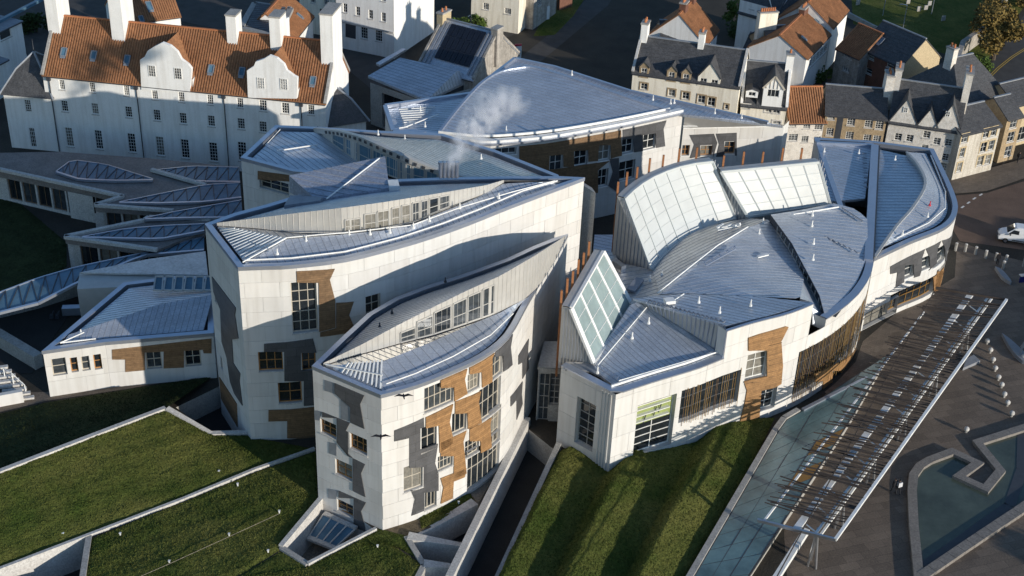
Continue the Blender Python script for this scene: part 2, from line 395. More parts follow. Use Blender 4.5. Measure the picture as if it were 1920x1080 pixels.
# ------------------------------------------------------------------ walls
class Wall:
    """upright wall along a plan polyline; outside is to the right of its direction"""
    def __init__(s, pts, z0, z1):
        s.p = [V2(p) for p in pts]; s.z0, s.z1 = z0, z1
        s.c = [0.]
        for a, b in zip(s.p[:-1], s.p[1:]): s.c.append(s.c[-1] + (b - a).length)
        s.L = s.c[-1]; s.op = []; s.zc = z1 + .3
    def seg(s, x):
        for i in range(len(s.p) - 1):
            if x <= s.c[i + 1] or i == len(s.p) - 2: return i
    def at(s, x, z, off=0.):
        i = s.seg(x); a, b = s.p[i], s.p[i + 1]; l = s.c[i + 1] - s.c[i]; d = (b - a) / l
        q = a + d * (x - s.c[i]); n = Vector((d.y, -d.x))
        if off:
            if x - s.c[i] < 1e-4 and i > 0:
                e = (a - s.p[i - 1]).normalized(); n2 = Vector((e.y, -e.x)); mm = (n + n2).normalized(); n = mm / max(.5, mm.dot(n))
            elif s.c[i + 1] - x < 1e-4 and i < len(s.p) - 2:
                e = (s.p[i + 2] - b).normalized(); n2 = Vector((e.y, -e.x)); mm = (n + n2).normalized(); n = mm / max(.5, mm.dot(n))
        q = q + n * off
        return Vector((q.x, q.y, z))
    def pix(s, px, py):
        """(distance along, height) of the wall point seen at a pixel"""
        d = ray(px, py); best = None
        for i in range(len(s.p) - 1):
            a, b = s.p[i], s.p[i + 1]; e = b - a; n = Vector((e.y, -e.x))
            den = d[0] * n.x + d[1] * n.y
            if den > -1e-9: continue
            t = (a.x * n.x + a.y * n.y) / den
            h = Vector((d[0] * t, d[1] * t)); u = (h - a).dot(e) / e.length_squared
            lo = -9 if i == 0 else -1e-3; hi = 9 if i == len(s.p) - 2 else 1.001
            miss = max(0, lo - u, u - hi)
            if best is None or (miss, t) < best[0]: best = ((miss, t), s.c[i] + u * e.length, CAM_H + d[2] * t)
        if best is None: return (0., s.z0)
        return best[1], best[2]
    def rect(s, px):
        """(px0, py0, px1, py1): upper left and lower right corner -> s0, s1, za, zb"""
        a = s.pix(px[0], px[1]); b = s.pix(px[2], px[3])
        return min(a[0], b[0]), max(a[0], b[0]), min(a[1], b[1]), max(a[1], b[1])
    def hole(s, px=None, sz=None):
        r = sz or s.rect(px)
        r = (max(.05, r[0]), min(s.L - .05, r[1]), max(s.z0 + .05, r[2]), min(s.z1 - .02, r[3]))
        s.op.append(r); return r
    def cuts(s, xs, zs):
        X = sorted(set([round(v, 4) for v in list(s.c) + list(xs) if -1e-4 <= v <= s.L + 1e-4])); Z = sorted(set([round(v, 4) for v in zs]))
        X = [x for i, x in enumerate(X) if i == 0 or x - X[i - 1] > 2e-3]; Z = [z for i, z in enumerate(Z) if i == 0 or z - Z[i - 1] > 2e-3]
        return X, Z
    def inhole(s, x, z): return any(a < x < b and c < z < d for a, b, c, d in s.op)
    def build(s, parent, m, depth=.3, name='wall', top=None):
        xs = [v for o in s.op for v in o[:2]]; zs = [s.z0, s.z1] + [v for o in s.op for v in o[2:]]
        X, Z = s.cuts(xs, zs); mb = MB()
        for x0, x1 in zip(X[:-1], X[1:]):
            for z0, z1 in zip(Z[:-1], Z[1:]):
                if not s.inhole((x0 + x1) / 2, (z0 + z1) / 2):
                    mb.quad(s.at(x0, z0), s.at(x1, z0), s.at(x1, z1), s.at(x0, z1))
        for a, b, c, d in s.op:
            xx = [a] + [x for x in s.c if a + .01 < x < b - .01] + [b]
            for u, v in zip(xx[:-1], xx[1:]):
                mb.quad(s.at(u, c), s.at(v, c), s.at(v, c, -depth), s.at(u, c, -depth)); mb.quad(s.at(u, d), s.at(u, d, -depth), s.at(v, d, -depth), s.at(v, d))
            mb.quad(s.at(a, c), s.at(a, c, -depth), s.at(a, d, -depth), s.at(a, d)); mb.quad(s.at(b, c), s.at(b, d), s.at(b, d, -depth), s.at(b, c, -depth))
        return mb.build(name, m, parent)
    def panels(s, parent, pw, ph, mats, proud=.03, gap=.014, name='stone_panel', s0=None, s1=None, stagger=.5):
        """stone slabs hung on the wall, each one an object, cut round the openings"""
        s0 = 0 if s0 is None else s0; s1 = s.L if s1 is None else s1
        rows = max(1, round((s.z1 - s.z0) / ph)); hh = (s.z1 - s.z0) / rows; n = 0
        for r in range(rows):
            z0 = s.z0 + r * hh; z1 = z0 + hh; x = s0 - (pw * stagger if r % 2 else 0)
            while x < s1 - .05:
                a, b = max(s0, x), min(s1, x + pw); x += pw
                if b - a < .25: continue
                xs = [a, b] + [v for o in s.op for v in o[:2] if a < v < b]; zs = [z0, z1] + [v for o in s.op for v in o[2:] if z0 < v < z1]
                X = sorted(set(xs + [c for c in s.c if a + .02 < c < b - .02])); Z = sorted(set(zs)); mb = MB()
                g = lambda v, lo, hi: v + gap if abs(v - lo) < 1e-6 else (v - gap if abs(v - hi) < 1e-6 else v)
                for u0, u1 in zip(X[:-1], X[1:]):
                    for w0, w1 in zip(Z[:-1], Z[1:]):
                        if s.inhole((u0 + u1) / 2, (w0 + w1) / 2): continue
                        p0, p1, q0, q1 = g(u0, a, b), g(u1, a, b), g(w0, z0, z1), g(w1, z0, z1)
                        mb.quad(s.at(p0, q0, proud), s.at(p1, q0, proud), s.at(p1, q1, proud), s.at(p0, q1, proud))
                        if w0 == z0: mb.quad(s.at(p0, q0), s.at(p1, q0), s.at(p1, q0, proud), s.at(p0, q0, proud))
                        if w1 == z1: mb.quad(s.at(p0, q1, proud), s.at(p1, q1, proud), s.at(p1, q1), s.at(p0, q1))
                        if u0 == a: mb.quad(s.at(p0, q0), s.at(p0, q0, proud), s.at(p0, q1, proud), s.at(p0, q1))
                        if u1 == b: mb.quad(s.at(p1, q0, proud), s.at(p1, q0), s.at(p1, q1), s.at(p1, q1, proud))
                if mb.f:
                    mb.build(name, random.choice(mats), parent); n += 1
        return n
    def patch(s, parent, px, m, proud=.10, back=.0, name='cladding_panel', sz=None):
        """a shaped slab standing proud of the wall, outline given as pixels"""
        q = sz or [s.pix(*p) for p in px]
        q = [(min(s.L - .01, max(.01, a)), min(s.zc, b)) for a, b in q]
        mb = MB()
        def cross(lo, hi, pts):                            # the part of a polygon between two uprights
            for lim, sg in ((lo, 1), (hi, -1)):
                out = []
                for i, a in enumerate(pts):
                    b = pts[(i + 1) % len(pts)]; ia, ib = (a[0] - lim) * sg >= 0, (b[0] - lim) * sg >= 0
                    if ia: out.append(a)
                    if ia != ib: t = (lim - a[0]) / (b[0] - a[0]); out.append((lim, a[1] + (b[1] - a[1]) * t))
                pts = out
                if len(pts) < 3: return []
            return pts
        for t in tessellate_polygon([[Vector((a, b, 0)) for a, b in q]]):
            for lo, hi in zip(s.c[:-1], s.c[1:]):          # follow the curve of the wall strip by strip
                d = cross(lo, hi, [q[i] for i in t])
                if len(d) < 3: continue
                ar = sum(d[i][0] * d[(i + 1) % len(d)][1] - d[(i + 1) % len(d)][0] * d[i][1] for i in range(len(d)))
                if abs(ar) < 1e-6: continue
                if ar < 0: d = d[::-1]
                mb.add([s.at(min(hi - 1e-6, max(lo + 1e-6, a)), b, proud) if 0 else s.at(a, b, proud) for a, b in d], [tuple(range(len(d)))])
        for i, a in enumerate(q):
            b = q[(i + 1) % len(q)]; ks = sorted([k for k in s.c if min(a[0], b[0]) + 1e-3 < k < max(a[0], b[0]) - 1e-3], reverse=b[0] < a[0])
            pp = [a] + [(k, a[1] + (b[1] - a[1]) * (k - a[0]) / (b[0] - a[0])) for k in ks] + [b]
            for u, v in zip(pp[:-1], pp[1:]): mb.quad(s.at(*u, proud), s.at(*v, proud), s.at(*v, back), s.at(*u, back))
        return mb.build(name, m, parent)
    def window(s, parent, px=None, cols=2, rows=2, sz=None, depth=.28, fw=.10, bar=.07, m=None, sill=None, glass=None, off=None, xs=None, zs=None, name='window'):
        """frame and bars in an opening (or standing proud when off is given) with its pane and sill"""
        a, b, c, d = sz or s.rect(px)
        o0 = -depth + .03 if off is None else off
        m = m or M['frame']; mb = MB()
        kk = lambda lo, hi: [lo] + [v for v in s.c if lo + .03 < v < hi - .03] + [hi]
        def slab(x0, x1, z0, z1, o, t):
            q = kk(x0, x1)
            for u, v in zip(q[:-1], q[1:]):
                mb.hexa([s.at(u, z0, o - t), s.at(v, z0, o - t), s.at(v, z0, o + t), s.at(u, z0, o + t)], [s.at(u, z1, o - t), s.at(v, z1, o - t), s.at(v, z1, o + t), s.at(u, z1, o + t)])
        slab(a, b, c, c + fw, o0, .05); slab(a, b, d - fw, d, o0, .05); slab(a, a + fw, c + fw, d - fw, o0, .05); slab(b - fw, b, c + fw, d - fw, o0, .05)
        for k in (xs or [i / cols for i in range(1, cols)]):
            x = a + (b - a) * k; slab(x - bar / 2, x + bar / 2, c + fw, d - fw, o0, .04)
        for k in (zs or [i / rows for i in range(1, rows)]):
            z = c + (d - c) * k; slab(a + fw, b - fw, z - bar / 2, z + bar / 2, o0, .035)
        f = mb.build(name, m, parent)
        g = MB(); q = kk(a + .02, b - .02)
        for u, v in zip(q[:-1], q[1:]): g.quad(s.at(u, c + .02, o0 - .02), s.at(v, c + .02, o0 - .02), s.at(v, d - .02, o0 - .02), s.at(u, d - .02, o0 - .02))
        g.build('pane', glass or random.choice(GLASSES), f)
        if sill:
            sb = MB(); q = kk(a - .08, b + .08)
            for u, v in zip(q[:-1], q[1:]):
                sb.hexa([s.at(u, c - .14, -.02), s.at(v, c - .14, -.02), s.at(v, c - .14, .09), s.at(u, c - .14, .09)], [s.at(u, c - .01, -.02), s.at(v, c - .01, -.02), s.at(v, c - .03, .09), s.at(u, c - .03, .09)])
            sb.build('sill', sill, f)
        return f
def rim(parent, ring, z, w=.45, th=.12, gut=.4, gd=.35, m=None, closed=True, name='parapet_coping'):
    """metal coping round a wall head with the sunk gutter behind it (ring anticlockwise from above)"""
    o = inset(ring, -.05, closed); i1 = inset(ring, w, closed); i2 = inset(ring, w + gut, closed); n = len(ring); mb = MB(); g = MB()
    for k in range(n if closed else n - 1):
        j = (k + 1) % n
        lift = lambda p, zz: Vector((p.x, p.y, zz))
        mb.quad(lift(o[k], z - .25), lift(o[j], z - .25), lift(o[j], z + th), lift(o[k], z + th))
        mb.quad(lift(o[k], z + th), lift(o[j], z + th), lift(i1[j], z + th), lift(i1[k], z + th))
        mb.quad(lift(i1[k], z + th), lift(i1[j], z + th), lift(i1[j], z - gd), lift(i1[k], z - gd))
        g.quad(lift(i1[k], z - gd + .01), lift(i1[j], z - gd + .01), lift(i2[j], z - gd + .01), lift(i2[k], z - gd + .01))
    mb.build(name, m or M['coping'], parent)
    g.build('gutter', M['gutter'], parent)
    return i2
# ------------------------------------------------------------------ ground
def G(pxs, z=0.0): return [P(q[0], q[1], z + (q[2] if len(q) > 2 else 0)) for q in pxs]
HOLES = {
    'passage': G([(985, 800), (893, 948), (842, 975), (762, 1008), (795, 1062), (768, 1120), (915, 1120), (1045, 848)]),
    'court': G([(-60, 1098), (0, 1072), (167, 1008), (150, 1120), (-60, 1120)]),
    'lightwell': G([(602, 938), (527, 1028), (577, 1060), (703, 994), (660, 960)]),
    'yard': G([(330, 764), (394, 813), (470, 808), (452, 730), (412, 724)]),
}
GRING = [Vector((-700, 40, 0)), Vector((700, 40, 0)), Vector((700, 1500, 0)), Vector((-700, 1500, 0))]
def holed(rings, m, name, z):
    tri = tessellate_polygon([[Vector((p.x, p.y, 0)) for p in r] for r in rings])
    pts = [Vector((p.x, p.y, z)) for r in rings for p in r]; mb = MB(); fs = []
    for t in tri:
        a, b, c = (pts[i] for i in t)
        fs.append(tuple(t) if (b - a).cross(c - a).z > 0 else (t[0], t[2], t[1]))
    mb.add(pts, fs); return mb.build(name, m)
struct(holed([GRING] + list(HOLES.values()), M['field'], 'ground', 0))
def sheet(name, pxs, m, z):
    tri_pts = G(pxs, z); mb = MB()
    tri = tessellate_polygon([[Vector((p.x, p.y, 0)) for p in tri_pts]]); fs = []
    for t in tri:
        a, b, c = (tri_pts[i] for i in t)
        fs.append(tuple(t) if (b - a).cross(c - a).z > 0 else (t[0], t[2], t[1]))
    return struct(mb.add(tri_pts, fs).build(name, m))
def pit(name, ring, zf, mf, mw, floor_name='floor'):
    """floor and retaining walls of a sunken place"""
    n = len(ring)
    area = sum(ring[i].x * ring[(i + 1) % n].y - ring[(i + 1) % n].x * ring[i].y for i in range(n))
    r = ring if area > 0 else ring[::-1]
    mb = MB()
    for i in range(n):
        a, b = r[i], r[(i + 1) % n]
        mb.quad(Vector((b.x, b.y, 0)), Vector((a.x, a.y, 0)), Vector((a.x, a.y, zf)), Vector((b.x, b.y, zf)))
    struct(mb.build(name + '_retaining_wall', mw))
    tri = tessellate_polygon([[Vector((p.x, p.y, 0)) for p in r]]); fs = []
    pts = [Vector((p.x, p.y, zf)) for p in r]
    for t in tri:
        a, b, c = (pts[i] for i in t); fs.append(tuple(t) if (b - a).cross(c - a).z > 0 else (t[0], t[2], t[1]))
    struct(MB().add(pts, fs).build(name + '_' + floor_name, mf))
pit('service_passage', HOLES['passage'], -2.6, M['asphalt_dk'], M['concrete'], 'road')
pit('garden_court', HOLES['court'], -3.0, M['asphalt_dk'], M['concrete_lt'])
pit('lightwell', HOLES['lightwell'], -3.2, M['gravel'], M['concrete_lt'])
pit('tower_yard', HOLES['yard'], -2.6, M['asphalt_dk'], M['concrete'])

def nz(x, y, s, seed=0):
    return (math.sin(x * 1.7 * s + seed) * math.cos(y * 1.3 * s + seed * 2) + .6 * math.sin(x * 3.9 * s + 1.3 + y * 2.1 * s) + .4 * math.cos(y * 5.3 * s - x * 4.1 * s)) / 2
def lawn(name, A, B, m, nu, nv, prof=None, amp=.05, z=0.006, px=True, dens=3.2):
    """rough grass sheet between two edges; prof(u, v) gives the height"""
    a = resample(G(A) if px else A, nv); b = resample(G(B) if px else B, nv); vs = []; fs = []
    for i in range(nv + 1):
        for j in range(nu + 1):
            p = a[i].lerp(b[i], j / nu); u, v = j / nu, i / nv
            e = min(1, min(u, 1 - u) * nu / 2, min(v, 1 - v) * nv / 2)
            h = (prof(u, v) if prof else 0) + e * amp * (nz(p.x, p.y, .5) + .8 * random.uniform(-.5, .5) + 1.45)
            vs.append(Vector((p.x, p.y, p.z + z + h)))
    for i in range(nv):
        for j in range(nu):
            q = (i * (nu + 1) + j, i * (nu + 1) + j + 1, (i + 1) * (nu + 1) + j + 1, (i + 1) * (nu + 1) + j)
            if (vs[q[1]] - vs[q[0]]).cross(vs[q[3]] - vs[q[0]]).z < 0: q = q[::-1]
            fs.append(q)
    tv = []; tf = []
    for _ in range(int(dens * nu * nv)):
        f = fs[random.randrange(len(fs))]; a_, b_, c_, d_ = (vs[k] for k in f); s_, t_ = random.random(), random.random()
        p = a_.lerp(b_, s_).lerp(d_.lerp(c_, s_), t_); w = random.uniform(.03, .07); h_ = random.uniform(.03, .11); an = random.uniform(0, math.pi); e = Vector((math.cos(an) * w, math.sin(an) * w, 0)); o_ = Vector((random.uniform(-.08, .08), random.uniform(-.08, .08), h_)); k = len(tv)
        tv += [p - e, p + e, p + o_]; tf.append((k, k + 1, k + 2))
    if tv: g_ = MB().add(tv, tf).build('grass_tufts', m, kind='stuff')
    return struct(MB().add(vs, fs).build(name, m, smooth=True))
# grass roofs on the left, front to back
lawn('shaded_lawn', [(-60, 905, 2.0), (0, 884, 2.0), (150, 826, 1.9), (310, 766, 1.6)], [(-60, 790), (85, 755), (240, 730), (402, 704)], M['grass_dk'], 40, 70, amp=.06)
lawn('upper_lawn', [(-60, 1092), (0, 1068), (175, 1000), (345, 936), (478, 880), (590, 842)], [(-60, 909, 2.0), (0, 886, 2.0), (150, 828, 1.9), (312, 768, 1.6), (394, 817, .25), (462, 818)], M['grass'], 60, 110, amp=.085)
lawn('middle_lawn', [(152, 1120), (240, 1120), (340, 1120), (455, 1076), (524, 1032), (596, 940)], [(172, 1010), (262, 973), (350, 939), (420, 910), (480, 885), (592, 846)], M['grass'], 50, 110, amp=.085)
lawn('lower_lawn', [(340, 1130), (450, 1082), (575, 1064), (700, 999)], [(600, 1130), (700, 1120), (764, 1100), (793, 1060)], M['grass'], 45, 60, amp=.085)
lawn('near_lawn', [(330, 1140), (450, 1080), (526, 1034)], [(340, 1142), (470, 1100), (576, 1062)], M['grass'], 14, 30, amp=.05, z=.003)
lawn('corner_lawn', [(712, 992), (760, 1004), (786, 1050)], [(576, 1066), (640, 1034), (704, 1000)], M['grass'], 20, 20, amp=.06)
lawn('wedge_lawn', [(785, 962), (835, 935), (880, 924)], [(790, 992), (838, 972), (892, 944)], M['grass'], 20, 40, amp=.06, z=.02)
sheet('gravel_strip', [(718, 992), (785, 955), (890, 890), (955, 838), (985, 800), (893, 948), (842, 975), (762, 1006)], M['earth'], .004)
sheet('gravel_bed', [(880, 922), (935, 850), (984, 802), (896, 944)], M['gravel'], .012)
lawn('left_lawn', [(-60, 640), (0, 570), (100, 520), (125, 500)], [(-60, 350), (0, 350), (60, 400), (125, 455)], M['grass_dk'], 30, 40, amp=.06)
lawn('churchyard_lawn', [(1600, 45), (1700, 78), (1800, 110), (1840, 130)], [(1590, -90), (1700, -90), (1850, -90), (1990, -90)], M['grass'], 40, 40, amp=.08)
lawn('close_lawn', [(1000, 68), (1040, 66), (1075, 30)], [(1020, 30), (1060, 5), (1120, -40)], M['grass'], 14, 20, amp=.06)
# three grass ridges in front of the debating chamber
def ridges(u, v):
    k = (u * 2.72 + .22) % 1.0
    up = .5 - .5 * math.cos(math.pi * min(1, k / .26)); dn = 1 - max(0, (k - .26) / .74)
    h = up if k < .26 else dn
    e = min(1, u / .06, (1 - u) / .05)
    return 1.35 * h * e * min(1, .55 + v * 1.2)
lawn('grass_ridges', [(1040, 852), (1000, 930), (962, 1010), (905, 1130)], [(1453, 783), (1410, 872), (1360, 965), (1275, 1130)], M['grass'], 130, 90, prof=lambda u, v: ridges(u, v), amp=.07)

# roads, pavements and the plaza
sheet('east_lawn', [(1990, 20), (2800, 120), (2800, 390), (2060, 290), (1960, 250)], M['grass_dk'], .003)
sheet('plaza', [(1500, 790), (1640, 640), (1700, 575), (1790, 520), (1795, 452), (1870, 478), (2050, 520), (2700, 640), (2700, 1150), (1480, 1150), (1470, 1000)], M['flag'], .008)
sheet('forecourt', [(1546, 735), (1600, 690), (1618, 640), (1700, 570), (1720, 560), (1640, 670), (1560, 745)], M['setts'], .012)
sheet('road', [(1780, 420), (1793, 366), (1850, 362), (1887, 350), (2050, 300), (2700, 380), (2700, 600), (1930, 470), (1800, 452)], M['red_road'], .010)
sheet('side_street', [(1855, 352), (2050, 40), (2100, -80), (1990, -80), (1880, 90), (1830, 160), (1860, 220), (1900, 270)], M['asphalt'], .004)
sheet('pavement', [(1775, 352), (1780, 336), (1860, 314), (1925, 296), (1990, 280), (1990, 310), (1887, 346), (1850, 358), (1793, 363)], M['setts'], .12)
sheet('canongate_road', [(-80, 250), (-80, -20), (330, -60), (640, 20), (760, 90), (760, 150), (700, 170), (640, 120), (560, 90), (300, 30), (60, 120)], M['asphalt'], .006)
sheet('palace_path', [(950, 128), (1060, 40), (1125, -30), (1160, -80), (1200, -80), (1140, 10), (1080, 60), (985, 140)], M['asphalt'], .010)
sheet('car_park', [(880, 40), (980, 60), (935, 75), (828, 55), (800, 30)], M['asphalt'], .012)
mb = MB()
for (x0, y0, x1, y1) in [(882, 28, 858, 46), (912, 33, 892, 48), (945, 38, 930, 52), (975, 45, 948, 58)]:
    a, b = P(x0, y0, .02), P(x1, y1, .02); d = (b - a).normalized(); s = Vector((-d.y, d.x, 0)) * .08
    mb.quad(a - s, b - s, b + s, a + s)
struct(mb.build('parking_bay_lines', M['paint']))
mb = MB()
for x, y in ((1805, 388), (1816, 380), (1827, 372), (1839, 365)):
    a = P(x - 2.6, y + 1.8, .016); b = P(x + 2.6, y - 1.8, .016); d = (b - a).normalized(); s = Vector((-d.y, d.x, 0)) * .12
    mb.quad(a - s, b - s, b + s, a + s)
struct(mb.build('road_dashes', M['paint']))
mb = MB()
for o in (0, .35):
    pts = G([(1853, 150), (1875, 128), (1900, 108), (1925, 92)], .012)
    for a, b in zip(pts[:-1], pts[1:]):
        d = (b - a).normalized(); s = Vector((-d.y, d.x, 0)); mb.quad(a + s * o, b + s * o, b + s * (o + .14), a + s * (o + .14))
struct(mb.build('double_yellow_lines', M['yellow']))

# kerbs and low walls of the grass roofs
def wallbar(name, pxs, label, cat, w=.4, h=.35, m=None, z=0., base=-.3, group=None):
    pts = G(pxs, z); mb = MB()
    for a, b in zip(pts[:-1], pts[1:]):
        d = (b - a).normalized(); e = d * w * .45
        mb.bar(a - e * 0 + Vector((0, 0, (h + base) / 2)), b + e * 0 + Vector((0, 0, (h + base) / 2)), w, h - base)
    return tag(mb.build(name, m or M['concrete_lt']), label, cat, group)
wallbar('lawn_kerb', [(-60, 908, 2), (0, 886, 2), (150, 828, 1.9), (310, 767, 1.6)], 'long pale kerb between the shaded lawn and the upper lawn on the left', 'kerb', .45, .25)
wallbar('lawn_kerb', [(310, 767, 1.6), (394, 816, .25), (462, 814)], 'bent concrete kerb round the sunken yard at the foot of the tall white tower', 'kerb', .55, .3, base=-1.6)
wallbar('lawn_kerb', [(-60, 1096), (0, 1070), (175, 1003), (345, 938), (478, 883), (590, 844)], 'thin white kerb between the upper lawn and the middle lawn', 'kerb', .3, .3, M['concrete_lt'])
wallbar('court_wall', [(167, 1008), (150, 1120)], 'short concrete wall top between the bottom left court and the middle lawn', 'wall', .5, .25, M['concrete'])
wallbar('lightwell_wall', [(602, 938), (527, 1028)], 'white wall along the left side of the glazed lightwell', 'wall', .45, .35, M['concrete_lt'], base=-3.2)
wallbar('lightwell_wall', [(527, 1028), (577, 1060)], 'grey concrete wall closing the near end of the lightwell', 'wall', .5, .2, M['concrete'])
wallbar('lightwell_wall', [(577, 1060), (705, 994)], 'thin pale wall along the right side of the lightwell up to the tower corner', 'wall', .3, .3, M['concrete_lt'])
# the lightwell's own glass roof
t = thing('lightwell_rooflight', 'small blue glass roof with steel bars down inside the lightwell', 'rooflight', P(620, 1000, -1.2))
q = [P(608, 962, -.7), P(668, 990, -.7), P(628, 1028, -1.9), P(578, 1008, -1.9)]
for i in range(4):
    a0, a1 = q[0].lerp(q[1], i / 4), q[0].lerp(q[1], (i + 1) / 4 - .02); b0, b1 = q[3].lerp(q[2], i / 4), q[3].lerp(q[2], (i + 1) / 4 - .02)
    MB().quad(b0, b1, a1, a0).build('pane', M['glass_blue'], t)
mb = MB()
for i in range(5): mb.bar(q[0].lerp(q[1], i / 4), q[3].lerp(q[2], i / 4), .12, .14)
mb.bar(q[3], q[2], .5, .25).bar(q[0], q[1], .4, .2); mb.build('glazing_bars', M['concrete_lt'], t)

# white wall beside the passage and the concrete fins above it
wallbar('passage_wall', [(988, 796), (842, 1095)], 'long white topped wall running down beside the dark service passage', 'wall', .65, .9, M['concrete_lt'], base=-2.6)
wallbar('ridge_kerb', [(1047, 842), (925, 1110)], 'concrete edge wall between the service passage and the grass ridges', 'wall', .5, .75, M['concrete'], base=-2.6)
for (a, b, lab) in (((890, 944), (772, 1006), 'upper white concrete fin with grass along its top edge'), ((765, 1008), (882, 1022), 'long tapering concrete fin in the middle of the three by the passage'), ((795, 1060), (860, 1060), 'short concrete fin nearest the lower edge of the photo')):
    p, r = P(*a), P(*b); d = (r - p).normalized(); s = Vector((-d.y, d.x, 0)); mb = MB()
    mb.hexa([p - s * .5 - Vector((0, 0, 2.4)), r - s * .2 - Vector((0, 0, 2.4)), r + s * .2 - Vector((0, 0, 2.4)), p + s * .5 - Vector((0, 0, 2.4))],
            [p - s * .5 + Vector((0, 0, .25)), r - s * .2 + Vector((0, 0, -.1)), r + s * .2 + Vector((0, 0, -.1)), p + s * .5 + Vector((0, 0, .25))])
    tag(mb.build('concrete_fin', M['concrete_lt']), lab, 'fin', 'concrete fins beside the passage')
wallbar('lawn_kerb', [(762, 1008), (795, 1062), (770, 1110)], 'dark concrete kerb at the right end of the lower lawn', 'kerb', .5, .2, M['concrete'])
# little lawn markers with the wire between them
for i, (x, y) in enumerate([(54, 945), (203, 888), (342, 835), (411, 888), (119, 925 + 80), (226, 1005), (318, 1057), (430, 1006), (446, 912), (524, 963), (503, 1037), (708, 1028), (860, 946)]):
    p = P(x, y, .02); mb = MB(); mb.box(p, .10, .10, .32); mb.box(p + Vector((0, 0, .32)), .18, .18, .05)
    tag(mb.build('lawn_marker', M['white_metal']), 'small white anchor post in the grass, ' + ['left end of the upper lawn wire', 'middle of the upper lawn wire', 'right end of the upper lawn wire', 'near the thin kerb on the upper lawn', 'low on the left of the middle lawn', 'middle lawn just under the kerb', 'lower end of the middle lawn wire', 'halfway along the middle lawn wire', 'just below the kerb by the tower shadow', 'upper end of the middle lawn wire', 'left of the lightwell corner', 'on the lower lawn right of the lightwell', 'on the wedge lawn by the tower'][i], 'marker', 'white posts in the grass roofs')
for k, (pts, lab) in enumerate((([(54, 945), (203, 888), (342, 835)], 'thin wire stretched over the upper lawn between white posts'), ([(265, 1080), (318, 1057), (430, 1006), (524, 963)], 'thin wire stretched over the middle lawn between white posts'))):
    tag(MB().tube([P(x, y, .4) for x, y in pts], .025, 4).build('lawn_wire', M['gravel']), lab, 'wire')
# flat slabs in the shaded lawn
for i, (x, y, c) in enumerate([(115, 818, 'concrete_lt'), (116, 826, 'concrete_lt'), (90, 846, 'concrete_lt'), (23, 858, 'concrete'), (87, 811, 'terracotta'), (4, 827, 'concrete')]):
    tag(MB().box(P(x, y, .03), .9, .5, .14, .4).build('lawn_slab', M[c]), ['pale slab in the shaded lawn, upper of a close pair', 'pale slab in the shaded lawn, lower of a close pair', 'pale slab in the shaded lawn close to the long kerb', 'grey slab in the shaded lawn farthest left near the kerb', 'reddish slab in the shaded lawn', 'grey slab in the shaded lawn at the picture edge'][i], 'slab', 'slabs lying in the shaded lawn')
# ------------------------------------------------------------------ the parliament towers
def crop(ox, oy, sc, pts): return [(ox + x / sc, oy + y / sc) for x, y in pts]
def cr(ox, oy, sc, q): return (ox + q[0] / sc, oy + q[1] / sc, ox + q[2] / sc, oy + q[3] / sc)
def ring_walls(t, front, back, z0, z1, nf):
    """front wall (left to right) and rear wall of a leaf shaped tower"""
    wf = Wall(front, z0, z1); wb = Wall([front[-1]] + back[::-1] + [front[0]], z0, z1)
    return wf, wb
def bars_between(t, A, B, n, r=.07, lift=.15, m=None, name='louvre_bar'):
    a = resample(A, n); b = resample(B, n)
    for p, q in zip(a, b):
        if (p - q).length > .3: MB().bar(p + Vector((0, 0, lift)), q + Vector((0, 0, lift)), r * 2, r * 1.6).build(name, m or M['white_metal'], t)
def clerestory(t, CB, CT, wins, cladstep=.55, m=None, gm=None, fm_=None):
    """upright metal wall between two matching 3-D polylines with its windows; wins = (i0, i1, zlo, zhi) fractions"""
    mb = MB(); n = len(CB)
    for i in range(n - 1): mb.quad(CB[i], CB[i + 1], CT[i + 1], CT[i])
    mb.build('clerestory_wall', m or M['clad'], t)
    sb = MB()
    tot = sum((CB[i + 1] - CB[i]).length for i in range(n - 1)); k = int(tot / cladstep)
    a, b = resample(CB, k), resample(CT, k)
    pts = [Vector(p) for p in CB]
    cum = [0.]
    for p, q in zip(pts[:-1], pts[1:]): cum.append(cum[-1] + (q - p).length)
    def both(fr):
        s = cum[-1] * fr
        for i in range(n - 1):
            if s <= cum[i + 1] or i == n - 2:
                u = (s - cum[i]) / max(1e-6, cum[i + 1] - cum[i]); return CB[i].lerp(CB[i + 1], u), CT[i].lerp(CT[i + 1], u)
    for i in range(1, k):
        p, q = both(i / k)
        if (q - p).length > .25: sb.bar(p, q, .05, .06, Vector((.7, -.7, 0)))
    if sb.f: sb.build('cladding_seams', M['clad'], t, kind='stuff')
    def frx(px):
        best = min(range(401), key=lambda i: abs(proj(both(i / 400)[0])[0] - px)); return best / 400
    for f0, f1, l, h in wins:
        if f0 > 1.5: f0, f1 = frx(f0), frx(f1)
        p0, q0 = both(f0); p1, q1 = both(f1)
        d = (p1 - p0); d.z = 0; d.normalize(); nrm = Vector((d.y, -d.x, 0))
        a, b = p0.lerp(q0, l), p1.lerp(q1, l); c, e = p1.lerp(q1, h), p0.lerp(q0, h)
        fm = MB()
        for u, v in ((a, b), (b, c), (c, e), (e, a)): fm.bar(u + nrm * .05, v + nrm * .05, .10, .12)
        fm.bar(a.lerp(e, .42) + nrm * .04, b.lerp(c, .42) + nrm * .04, .06, .07)
        f = fm.build('window', fm_ or M['clad'], t)
        MB().quad(a + nrm * .03, b + nrm * .03, c + nrm * .03, e + nrm * .03).build('pane', gm or random.choice(GLASSES[4:] + [M['glass_pale']]), f)
def roof_part(t, mb, m, ang, step, name='roof', w=.045, h=.022):
    o = mb.build(name, m, t); seams(mb, t, ang, step, w, h); return o

